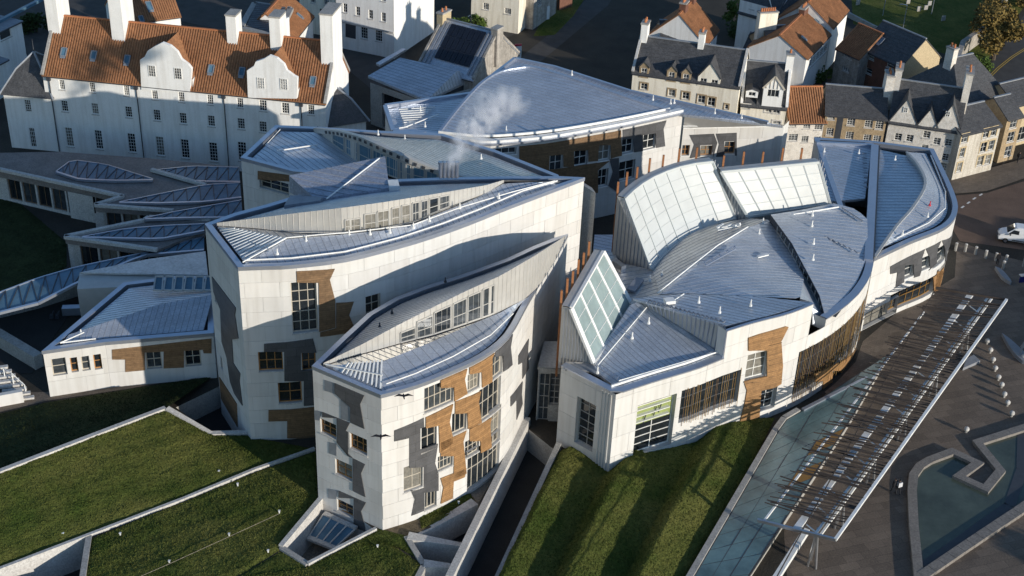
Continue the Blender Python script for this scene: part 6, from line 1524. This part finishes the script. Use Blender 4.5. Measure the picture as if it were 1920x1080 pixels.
# ---- walls, trees and bushes
def bush(name, label, cat, px, py, r, h, m, n=700, leaf=.16, z=0., group=None, sq=1.0, seed=1):
    rnd = random.Random(seed); t = thing(name, label, cat, P(px, py, z), group); c = P(px, py, z); mb = MB()
    cl = [(Vector((rnd.uniform(-.7, .7) * r * sq, rnd.uniform(-.7, .7) * r, rnd.uniform(.25, .85) * h)), rnd.uniform(.35, .6) * min(r, h)) for _ in range(9)]
    for _ in range(n):
        o, q = rnd.choice(cl); d = Vector((rnd.gauss(0, 1), rnd.gauss(0, 1), rnd.gauss(0, 1))).normalized() * q * rnd.uniform(.6, 1.05); p = c + o + d
        if p.z < z + .05: p.z = z + rnd.uniform(.05, .3)
        a = Vector((rnd.gauss(0, 1), rnd.gauss(0, 1), rnd.gauss(0, .7))).normalized(); b = a.orthogonal().normalized(); s = leaf * rnd.uniform(.6, 1.5)
        mb.quad(p - a * s, p + b * s * .7, p + a * s, p - b * s * .7)
    mb.build('crown', m, t)
    tk = MB().tube([c - Vector((0, 0, .1)), c + Vector((0, 0, h * .45))], [.09 + .03 * h, .05], 6)
    for o, q in cl[:6]: tk.tube([c + Vector((0, 0, h * .25)), c + o], [.05 + .012 * h, .02], 5)
    tk.build('trunk', M['bark'], t); return t
bush('autumn_tree', 'tall brown leaved ivy tree rising over the stone wall by the churchyard', 'tree', 1862, 112, 3.4, 9.5, M['leaf_brown'], 3600, .24, seed=4)
bush('autumn_tree', 'yellow brown tree behind the taller brown tree at the churchyard wall', 'tree', 1848, 82, 3.0, 8.0, M['leaf_brown'], 2600, .24, seed=5)
bush('green_bush', 'green bush at the foot of the stone wall by the yellow lines', 'bush', 1838, 132, 1.8, 1.8, M['leaf'], 900, .2, seed=6)
bush('green_bush', 'green bush in the close below the long white wall', 'bush', 1532, 148, 2.2, 2.0, M['leaf'], 1100, .18, seed=7)
bush('hedge', 'low hedge in front of the pantiled cottage by the steel roof', 'hedge', 1500, 282, 2.6, 1.3, M['leaf'], 1300, .15, seed=8, sq=1.3)
bush('green_bush', 'leafy bush behind the right end of the solar roof', 'bush', 905, 50, 1.8, 2.0, M['leaf'], 900, .2, seed=9)
bush('green_bush', 'pale green round bush behind the solar roof', 'bush', 862, 52, 1.5, 1.6, M['leaf'], 800, .2, seed=10)
bush('green_bush', 'brownish bush next to the white parking sign', 'bush', 942, 108, 1.2, 1.7, M['leaf_brown'], 600, .18, seed=11)
bush('green_bush', 'dark bush in the yard left of the mansion', 'bush', 70, 60, 2.6, 3.0, M['leaf_dk'], 1300, .22, seed=12)
bush('climbing_plant', 'bright green creeper along the edge of the orange tiled roof', 'creeper', 1372, 48, 1.5, 5.0, M['leaf'], 900, .2, seed=13)
bush('garden_bush', 'dark bush in the shady back gardens among the old houses', 'bush', 1390, 70, 2.4, 2.4, M['leaf_dk'], 900, .2, seed=14)
bush('red_bush', 'dark reddish bush at the top right corner', 'bush', 1912, 12, 2.5, 2.5, M['leaf_brown'], 900, .2, seed=15)
for pts, lab in (([(1785, 152), (1800, 105), (1835, 80), (1850, 62)], 'old rubble stone wall leading up to the brown tree'), ([(1850, 62), (1880, 22), (1890, -20)], 'ruined stone wall end at the top right corner')):
    wallbar('rubble_wall', pts, lab, 'wall', .8, 2.6, M['rubble'])
wallbar('churchyard_wall', [(1590, 32), (1640, 58), (1690, 74), (1730, 80)], 'low stone wall along the edge of the sunny churchyard grass', 'wall', .4, .9, M['concrete'])
wallbar('garden_wall', [(1478, 292), (1550, 300)], 'low stone wall below the hedge', 'wall', .5, 1.0, M['concrete'])
for x, y, h in ((1655, 30, 4.0), (1692, 58, 4.6), (1746, 28, 3.6)):
    p = P(x, y); mb = MB().tube([p, p + Vector((0, 0, h))], [.09, .06], 6).tube([p + Vector((0, 0, h)), p + Vector((-.9, 0, h + .15))], .06, 6)
    t = thing('street_lamp', {1655: 'grey lamp post on the churchyard grass left of the other two', 1692: 'grey lamp post rising just behind the slate roof of the brick house', 1746: 'grey lamp post in the dark strip of the churchyard'}[x], 'lamp', p); mb.build('pole', M['coping'], t); MB().box(p + Vector((-1.0, 0, h + .05)), .6, .22, .14).build('lamp_head', M['lead'], t)
for i, (x, y) in enumerate([(1608, 10), (1702, 8), (1722, 22), (1735, 20), (1742, 12), (1768, 40)]):
    tag(MB().box(P(x, y), .7, .2, 1.0, .3).build('gravestone', M['concrete']), ['small gravestone by the white gable at the churchyard edge', 'small gravestone at the top edge near the middle lamp', 'small gravestone left of a close pair in the churchyard', 'small gravestone right of a close pair in the churchyard', 'small gravestone just above the close pair in the churchyard', 'small gravestone lowest and farthest right in the churchyard'][i], 'gravestone', 'gravestones in the churchyard')
# parking sign with its red top
t = thing('parking_sign', 'white sign board with a red top beyond the point of the wide roof', 'sign', P(970, 120)); p = P(970, 120)
MB().box(p + Vector((0, 0, 1.0)), 1.1, .25, 2.0, .3).build('board', M['white_metal'], t); MB().box(p + Vector((0, 0, 3.0)), 1.1, .27, .3, .3).build('red_top', M['red'], t); MB().box(p, .2, .2, 1.05, .3).build('post', M['gutter'], t)
p = P(838, 42); t = thing('white_kiosk', 'small white round topped cabinet in the car park behind the solar roof', 'cabinet', p)
MB().box(p, 1.2, .8, 1.7).build('body', M['white_metal'], t); MB().tube([p + Vector((-.0, -.4, 1.7)), p + Vector((0, .4, 1.7))], .6, 14).build('rounded_top', M['white_metal'], t)
p = P(718, 85); t = thing('street_sign', 'dark finger post sign outside the georgian shop front', 'sign', p); MB().tube([p, p + Vector((0, 0, 3.4))], .08, 6).build('post', M['gutter'], t); MB().box(p + Vector((.6, 0, 3.0)), 1.4, .1, .3).build('finger', M['gutter'], t)
# ------------------------------------------------------------------ pond, plaza furniture, people, van, birds, steam
pc = [(1727, 1130), (1721, 1080), (1712, 990), (1709, 925), (1712, 895), (1724, 878), (1742, 867), (1785, 851), (1832, 873), (1797, 898), (1847, 921), (1875, 887), (1832, 834), (1920, 806), (1990, 780)]
PW = thing('pond', 'angular shallow pond with broad stone edging on the plaza', 'pond', P(1800, 980))
pp = [P(x, y, 0) for x, y in pc]
right_ = [P(1990, 900, 0), P(1903, 960, 0), P(1727, 1078, 0), P(1727, 1130, 0)]
wp = pp + [P(2000, 880, 0), P(1905, 958, 0), P(1740, 1070, 0)]
tri = tessellate_polygon([[Vector((p.x, p.y, 0)) for p in wp]]); fs = []; vs = [Vector((p.x, p.y, .06)) for p in wp]
for t in tri:
    a, b, c = (vs[i] for i in t); fs.append(tuple(t) if (b - a).cross(c - a).z > 0 else (t[0], t[2], t[1]))
MB().add(vs, fs).build('water', M['water'], PW)
L_ = [0.]
W = Wall(pp, 0, .38)
mb = MB()
for i in range(len(pp) - 1):
    a, b = W.p[i], W.p[i + 1]; l = (b - a).length; k = max(1, round(l / 1.9)); e0, e1 = (.42, .42)
    for j in range(k):
        s0 = W.c[i] + l * j / k + (.012 if j else 0); s1 = W.c[i] + l * (j + 1) / k - (.012 if j < k - 1 else 0)
        o0 = .42
        MB().hexa([W.at(s0, 0, -o0), W.at(s1, 0, -o0), W.at(s1, 0, o0), W.at(s0, 0, o0)], [W.at(s0, .38, -o0), W.at(s1, .38, -o0), W.at(s1, .38, o0), W.at(s0, .38, o0)]).build('edging_stone', M['edging'], PW)
for A_, B_, m_ in ((P(1733, 1062, .08), P(1893, 948, .08), M['gutter']), (P(1893, 948, .08), P(1916, 880, .08), M['gutter']), (P(1916, 880, .08), P(1918, 805, .08), M['gutter'])):
    MB().bar(A_, B_, 1.0, .03).build('weir', m_, PW)
ed = [P(1727, 1085, 0), P(1800, 1035, 0), P(1870, 988, 0), P(1905, 965, 0), P(1990, 905, 0)]
for i in range(4):
    for k in range(4):
        a, b = ed[i].lerp(ed[i + 1], k / 4 + .004), ed[i].lerp(ed[i + 1], (k + 1) / 4 - .004); MB().bar(a + Vector((0, 0, .2)), b + Vector((0, 0, .2)), .95, .4).build('edging_stone', M['edging'], PW)
# white balls on the plaza
labs = ['farthest white ball of the row under the canopy edge', 'second white ball of the row from the canopy tip', 'third white ball of the row right of the canopy edge', 'fourth white ball of the row, shining in the sun', 'fifth white ball, last of the sunny end of the row', 'shaded ball just beyond the sunny end of the row', 'shaded ball second beyond the sunny end of the row', 'shaded ball third beyond the sunny end of the row', 'shaded ball nearest the zigzag pond edge', 'lone white ball on the sunlit paving above the pond', 'pale ball at the right edge of the picture by the tall panel']
for (x, y), lb in zip([(1850, 645), (1856, 662), (1861, 680), (1865, 696), (1871, 713), (1877, 727), (1882, 745), (1888, 761), (1896, 781), (1811, 811), (1918, 675)], labs):
    p = P(x, y); mb = MB(); rr_ = .27
    mb.tube([p + Vector((0, 0, .16 + rr_ - rr_ * math.cos(a))) for a in np.linspace(.12, math.pi - .12, 8)], [rr_ * math.sin(a) for a in np.linspace(.12, math.pi - .12, 8)], 12)
    t = thing('ball_bollard', lb, 'bollard', p, 'ball bollards on the plaza'); mb.build('ball', M['concrete_lt'], t, smooth=True); MB().tube([p, p + Vector((0, 0, .2))], .14, 8).build('foot', M['concrete'], t)
labs = ['grey post closest to the rounded wing', 'second grey post from the rounded wing', 'third grey post from the rounded wing', 'fourth grey post from the rounded wing', 'fifth grey post from the rounded wing, left of the person in dark clothes', 'grey post standing below and right of the person in dark clothes', 'last grey post under the van']
for (x, y), lb in zip([(1791, 470), (1809, 472), (1828, 477), (1847, 484), (1866, 489), (1880, 504), (1885, 493)], labs):
    p = P(x, y); t = thing('bollard', lb, 'bollard', p, 'grey posts between plaza and road'); MB().tube([p, p + Vector((0, 0, 1.05))], .17, 10).build('shaft', M['concrete'], t); MB().tube([p + Vector((0, 0, 1.05)), p + Vector((0, 0, 1.12))], [.19, .12], 10).build('cap', M['concrete_lt'], t)
# leaf shaped stone benches
def leaf_bench(pts, lab, z=.45):
    q = [P(x, y, z) for x, y in smooth_poly(pts + pts[:1], 4)[:-1]]
    tag(MB().prism(q, .5).build('leaf_bench', M['bench_stone']), lab, 'bench', 'leaf shaped stone benches')
leaf_bench([(1866, 499), (1880, 506), (1897, 528), (1880, 519)], 'leaf shaped grey stone bench by the posts below the van')
leaf_bench([(1879, 624), (1900, 640), (1932, 672), (1918, 676), (1895, 652)], 'long leaf shaped grey stone bench at the right edge by the tall panel')
tag(MB().prism([P(1806, 690, .35), P(1838, 676, .35), P(1826, 665, .35), P(1812, 672, .35)], .4).build('wedge_plinth', M['bench_stone']), 'flat wedge of pale stone sticking out under the canopy edge', 'plinth')
p = P(1912, 668); t = thing('blade_sculpture', 'tall grey rounded blade on a post at the right edge of the plaza', 'sculpture', p)
MB().tube([p, p + Vector((0, 0, 1.6))], .1, 8).build('post', M['bench_stone'], t)
ol = [(0, 1.2), (.25, 1.9), (.9, 2.5), (1.7, 2.7), (1.7, 1.3), (.8, .95)]
MB().hexa([p + Vector((x - .2, -.06, z)) for x, z in ol], [p + Vector((x - .2, .06, z)) for x, z in ol]).build('blade', M['bench_stone'], t)
p = P(1918, 535); t = thing('blue_sign', 'dark blue low sign board at the right edge of the plaza', 'sign', p); MB().box(p + Vector((.3, 0, .5)), 2.0, .15, .8, .25).build('board', mat('blue_board', (.01, .012, .11), .4), t); MB().box(p + Vector((.3, 0, 0)), .15, .15, .55, .25).build('post', M['gutter'], t); MB().box(p + Vector((.3, .2, 1.3)), 2.0, .5, .1, .25).build('roof', M['concrete_lt'], t)
p = P(1917, 500); t = thing('lamp_column', 'slim grey lamp column at the right edge below the van', 'lamp', p); MB().tube([p, p + Vector((0, 0, 3.2))], [.1, .07], 8).build('column', M['concrete'], t); MB().tube([p + Vector((0, 0, 3.2)), p + Vector((0, 0, 3.5))], [.2, .1], 8).build('lamp_head', M['lead'], t)
# ------------------------------------------------------------------ van
VA = thing('delivery_van', 'white panel van parked on the red road at the right edge', 'van', P(1900, 460))
a = P(1869, 454, 0); b = P(1935, 464, 0); u = (b - a); u.normalize(); n = Vector((-u.y, u.x, 0)); o = a + n * 1.0
pt = lambda x, y, z: o + u * x + n * y + Vector((0, 0, z))
prof = [(.06, .35), (0, .72), (.10, .98), (.42, 1.18), (.92, 1.38), (1.78, 2.10), (2.1, 2.2), (5.2, 2.22), (5.35, 1.9), (5.35, .35)]
wid = [.82, .84, .86, .88, .88, .82, .80, .82, .90, .94]
nn_ = len(prof)
vs = [pt(x, -w, z) for (x, z), w in zip(prof, wid)] + [pt(x, w, z) for (x, z), w in zip(prof, wid)]
fs = [tuple(range(nn_)), tuple(range(2 * nn_ - 1, nn_ - 1, -1))] + [(i, i + nn_, (i + 1) % nn_ + nn_, (i + 1) % nn_) for i in range(nn_)]
body = MB().add(vs, fs).build('body', M['car_white'], VA)
bv = body.modifiers.new('bevel', 'BEVEL'); bv.width = .07; bv.segments = 2
MB().quad(pt(.97, -.82, 1.44), pt(.97, .82, 1.44), pt(1.76, .76, 2.105), pt(1.76, -.76, 2.105)).build('windscreen', M['glass'], VA)
for s in (-1, 1):
    MB().add([pt(1.15, s * .895, 1.38), pt(2.35, s * .915, 1.36), pt(2.35, s * .865, 1.86), pt(1.72, s * .855, 1.92)], [(0, 1, 2, 3) if s < 0 else (3, 2, 1, 0)]).build('side_window', M['glass'], VA)
    MB().bar(pt(.10, s * .5, .92), pt(.22, s * .84, .98), .16, .2).build('headlight', M['steel'], VA); MB().bar(pt(1.35, s * .95, 1.3), pt(1.35, s * 1.15, 1.35), .16, .26).build('wing_mirror', M['gutter'], VA)
    MB().bar(pt(1.7, s * .955, .55), pt(4.2, s * .955, .55), .02, .12).build('rubbing_strip', M['gutter'], VA)
    for x in (.95, 4.3):
        w = MB().tube([pt(x, s * .98, .33), pt(x, s * .72, .33)], .33, 16).build('wheel', M['tyre'], VA); MB().tube([pt(x, s * .995, .33), pt(x, s * .9, .33)], .19, 12).build('rim', M['steel'], w)
MB().bar(pt(.02, -.85, .42), pt(.02, .85, .42), .16, .2).build('bumper', M['gutter'], VA); MB().bar(pt(.03, -.45, .72), pt(.03, .45, .72), .08, .16).build('grille', M['gutter'], VA)
MB().bar(pt(1.95, 0, 2.21), pt(5.1, 0, 2.24), 1.3, .03).build('roof_panel', M['car_white'], VA)

# ------------------------------------------------------------------ people
def person(px, py, label, face, top, leg, stride=.28, bag=False):
    """one continuous skinned body, walking"""
    p = P(px, py, .012); t = thing('person', label, 'person', p)
    ca, sa = math.cos(face), math.sin(face)
    T_ = lambda x, y, z: p + Vector((x * ca - y * sa, x * sa + y * ca, z))        # x forward, y to the left
    s = stride
    J = [('pelvis', 0, 0, .93, .135), ('belly', .01, 0, 1.10, .13), ('chest', .02, 0, 1.32, .155), ('neck', .03, 0, 1.49, .055), ('head', .06, 0, 1.60, .085), ('crown', .05, 0, 1.70, .07),
         ('hipL', .02, .09, .88, .10), ('kneeL', s * .7, .09, .50, .065), ('ankL', s, .09, .09, .045), ('toeL', s + .17, .10, .045, .04),
         ('hipR', -.02, -.09, .88, .10), ('kneeR', -s * .35, -.09, .49, .065), ('ankR', -s * 1.1, -.09, .12, .045), ('toeR', -s * 1.1 + .15, -.10, .04, .04),
         ('shL', .02, .19, 1.40, .065), ('elL', -.08, .25, 1.12, .045), ('haL', .06, .25, .88, .035), ('fiL', .10, .24, .79, .025),
         ('shR', .02, -.19, 1.40, .065), ('elR', .0, -.25, 1.12, .045), ('haR', .18, -.24, .93, .035), ('fiR', .24, -.23, .86, .025)]
    idx = {j[0]: i for i, j in enumerate(J)}
    E_ = [('pelvis', 'belly'), ('belly', 'chest'), ('chest', 'neck'), ('neck', 'head'), ('head', 'crown'), ('pelvis', 'hipL'), ('hipL', 'kneeL'), ('kneeL', 'ankL'), ('ankL', 'toeL'), ('pelvis', 'hipR'), ('hipR', 'kneeR'), ('kneeR', 'ankR'), ('ankR', 'toeR'), ('chest', 'shL'), ('shL', 'elL'), ('elL', 'haL'), ('haL', 'fiL'), ('chest', 'shR'), ('shR', 'elR'), ('elR', 'haR'), ('haR', 'fiR')]
    me = bpy.data.meshes.new('body'); me.from_pydata([T_(*j[1:4]) for j in J], [(idx[a], idx[b]) for a, b in E_], []); me.update()
    o = bpy.data.objects.new('body', me); COL.objects.link(o); adopt(o, t)
    sk = o.modifiers.new('skin', 'SKIN'); 
    for v, j in zip(me.skin_vertices[0].data if me.skin_vertices else [], J): v.radius = (j[4], j[4])
    if not me.skin_vertices:
        me.skin_vertices.new() if hasattr(me.skin_vertices, 'new') else None
    sd_ = o.modifiers.new('sub', 'SUBSURF'); sd_.levels = 1; sd_.render_levels = 1
    me.materials.append(leg)
    MB().hexa([T_(-.14, -.22, .95), T_(.16, -.22, .95), T_(.16, .22, .95), T_(-.14, .22, .95)], [T_(-.12, -.21, 1.42), T_(.14, -.21, 1.42), T_(.14, .21, 1.42), T_(-.12, .21, 1.42)]).build('jacket', top, t)
    MB().tube([T_(.05, 0, 1.50), T_(.05, 0, 1.56), T_(.06, 0, 1.65), T_(.05, 0, 1.72)], [.06, .095, .10, .05], 10).build('face', M['skin'], t, smooth=True)
    MB().tube([T_(.02, 0, 1.60), T_(.025, 0, 1.68), T_(.03, 0, 1.745)], [.105, .115, .05], 10).build('hair', M['cloth_dk'], t, smooth=True)
    if bag: MB().box(T_(.0, -.34, .72), .16, .3, .32, face).build('bag', M['cloth_lt'], t)
    return t
person(1675, 925, 'person in dark clothes walking on the plaza, left of the pair', 2.0, M['cloth_dk'], M['cloth_dk'])
person(1683, 927, 'person in a pale top walking on the plaza, right of the pair', 2.0, M['cloth_lt'], M['cloth_dk'], .22)
person(1869, 497, 'person in dark clothes standing between the grey posts below the van', 1.2, M['cloth_dk'], M['cloth_dk'], .06)
person(1907, 306, 'person in dark clothes on the pavement by the shaded stone house', .4, M['cloth_dk'], M['cloth_dk'], .1)

# ------------------------------------------------------------------ two birds gliding past the front tower
def bird(px, py, dist, label, span, tilt, yaw):
    d = Vector(ray(px, py)); d.normalize(); p = Vector((0, 0, CAM_H)) + d * dist
    t = thing('bird', label, 'bird', p)
    rot = Matrix.Rotation(yaw, 3, 'Z') @ Matrix.Rotation(tilt, 3, 'Y')
    T_ = lambda x, y, z: p + rot @ Vector((x, y, z))
    MB().tube([T_(0, .24, 0), T_(0, .15, .01), T_(0, .02, .01), T_(0, -.14, 0), T_(0, -.26, 0)], [.015, .045, .06, .04, .03], 8).build('body', M['cloth_dk'], t, smooth=True)
    for s in (-1, 1):
        w = span / 2; q = [(0, .09, .02), (s * w * .45, .12, .09), (s * w, -.02, .02), (s * w * .5, -.06, .07), (0, -.08, .02)]
        MB().hexa([T_(x, y, z - .006) for x, y, z in q], [T_(x, y, z + .006) for x, y, z in q]).build('wing', M['cloth_dk'], t)
bird(757, 743, 75, 'dark bird gliding past the upper part of the front tower', 1.1, .05, .2)
bird(714, 819, 76, 'dark bird with bent wings gliding past the corner of the front tower', 1.15, .0, .1)

# ------------------------------------------------------------------ steam from the flues
sm = bpy.data.materials.new('steam'); sm.use_nodes = True; nt = sm.node_tree; nt.nodes.remove(nt.nodes['Principled BSDF'])
pv = nt.nodes.new('ShaderNodeVolumePrincipled'); pv.inputs['Color'].default_value = (.95, .96, 1, 1); pv.inputs['Anisotropy'].default_value = .2
tc = nt.nodes.new('ShaderNodeTexCoord'); ns = nt.nodes.new('ShaderNodeTexNoise'); ns.inputs['Scale'].default_value = .75; ns.inputs['Detail'].default_value = 5; ns.inputs['Roughness'].default_value = .6
geo = nt.nodes.new('ShaderNodeNewGeometry'); nt.links.new(geo.outputs['Position'], ns.inputs['Vector'])
mp = nt.nodes.new('ShaderNodeMapping'); mp.inputs['Location'].default_value = (-1, -1, -1); mp.inputs['Scale'].default_value = (2, 2, 2); nt.links.new(tc.outputs['Generated'], mp.inputs[0])
ln = nt.nodes.new('ShaderNodeVectorMath'); ln.operation = 'LENGTH'; nt.links.new(mp.outputs[0], ln.inputs[0])
mr = nt.nodes.new('ShaderNodeMapRange'); mr.inputs[1].default_value = 1.0; mr.inputs[2].default_value = .1; mr.inputs[3].default_value = 0; mr.inputs[4].default_value = 1; nt.links.new(ln.outputs['Value'], mr.inputs[0])
m2 = nt.nodes.new('ShaderNodeMapRange'); m2.inputs[1].default_value = .46; m2.inputs[2].default_value = .78; nt.links.new(ns.outputs[0], m2.inputs[0])
ml = nt.nodes.new('ShaderNodeMath'); ml.operation = 'MULTIPLY'; nt.links.new(mr.outputs[0], ml.inputs[0]); nt.links.new(m2.outputs[0], ml.inputs[1])
m3 = nt.nodes.new('ShaderNodeMath'); m3.operation = 'MULTIPLY'; m3.inputs[1].default_value = 3.0; nt.links.new(ml.outputs[0], m3.inputs[0]); nt.links.new(m3.outputs[0], pv.inputs['Density'])
nt.links.new(pv.outputs[0], nt.nodes['Material Output'].inputs['Volume'])
ST_ = thing('steam_plume', 'white steam drifting up to the right from the flues', 'steam', P(845, 318, 21)); ST_['kind'] = 'stuff'
for (x, y, z, r, e) in ((846, 308, 21.6, .9, 1.3), (853, 292, 22.6, 1.2, 1.5), (866, 274, 23.6, 1.5, 1.6), (880, 256, 24.6, 1.8, 1.6), (893, 236, 25.6, 2.1, 1.7), (906, 214, 26.4, 2.3, 1.7), (928, 196, 27.2, 2.4, 1.5), (955, 192, 27.6, 2.3, 1.2), (890, 222, 26.2, 1.6, 1.2)):
    c = P(x, y, z); mb = MB(); mb.tube([c + Vector((0, 0, -r * e * .62 * math.cos(a))) for a in np.linspace(.05, math.pi - .05, 10)], [r * math.sin(a) for a in np.linspace(.05, math.pi - .05, 10)], 14)
    mb.build('puff', sm, ST_, kind='stuff')
# ------------------------------------------------------------------ unseen range and trees, added east of the view to shade the plaza
RG = thing('added_shade_range', 'stone range added east of the plaza, outside the view, to shade the paving', 'building', (82, 122, 0))
pq = [Vector((72, 110, 0)), Vector((76, 107.6, 0)), Vector((92, 135, 0)), Vector((88, 137.4, 0))]
up5 = lambda q, z: [Vector((p.x, p.y, z)) for p in q]
MB().hexa(pq, up5(pq, 6.0)).build('wall', M['rubble'], RG)
MB().hexa(up5(inset(pq, -.25), 6.0), up5(inset(pq, -.25), 6.3)).build('cornice', M['concrete'], RG); MB().hexa(up5(inset(pq, .1), 6.3), up5(inset(pq, 1.4), 7.0)).build('roof', M['lead'], RG)
def added_tree(x, y, r, h, seed, label):
    rnd = random.Random(seed); c = Vector((x, y, 0)); t = thing('plaza_tree', label, 'tree', c, 'trees added to shade the plaza'); mb = MB()
    cl = [(Vector((rnd.uniform(-.7, .7) * r, rnd.uniform(-.7, .7) * r, rnd.uniform(.45, .9) * h)), rnd.uniform(.35, .6) * r) for _ in range(9)]
    for _ in range(1500):
        o, q = rnd.choice(cl); d = Vector((rnd.gauss(0, 1), rnd.gauss(0, 1), rnd.gauss(0, 1))).normalized() * q * rnd.uniform(.5, 1.05); p = c + o + d
        a = Vector((rnd.gauss(0, 1), rnd.gauss(0, 1), rnd.gauss(0, .7))).normalized(); b = a.orthogonal().normalized(); s = .3 * rnd.uniform(.6, 1.4)
        mb.quad(p - a * s, p + b * s * .7, p + a * s, p - b * s * .7)
    mb.build('crown', M['leaf_dk'], t); tk = MB().tube([c, c + Vector((0, 0, h * .5))], [.3, .16], 7)
    for o, q in cl[:6]: tk.tube([c + Vector((0, 0, h * .35)), c + o], [.12, .04], 5)
    tk.build('trunk', M['bark'], t)
for x, y, r, h, sd_, lb in ((60, 66, 2.8, 6.5, 31, 'left'), (66, 63, 3.0, 7.5, 32, 'middle'), (73, 70, 3.0, 7.5, 33, 'right')): added_tree(x, y, r, h, sd_, lb + ' of three leafy trees added out of view to shade the plaza')
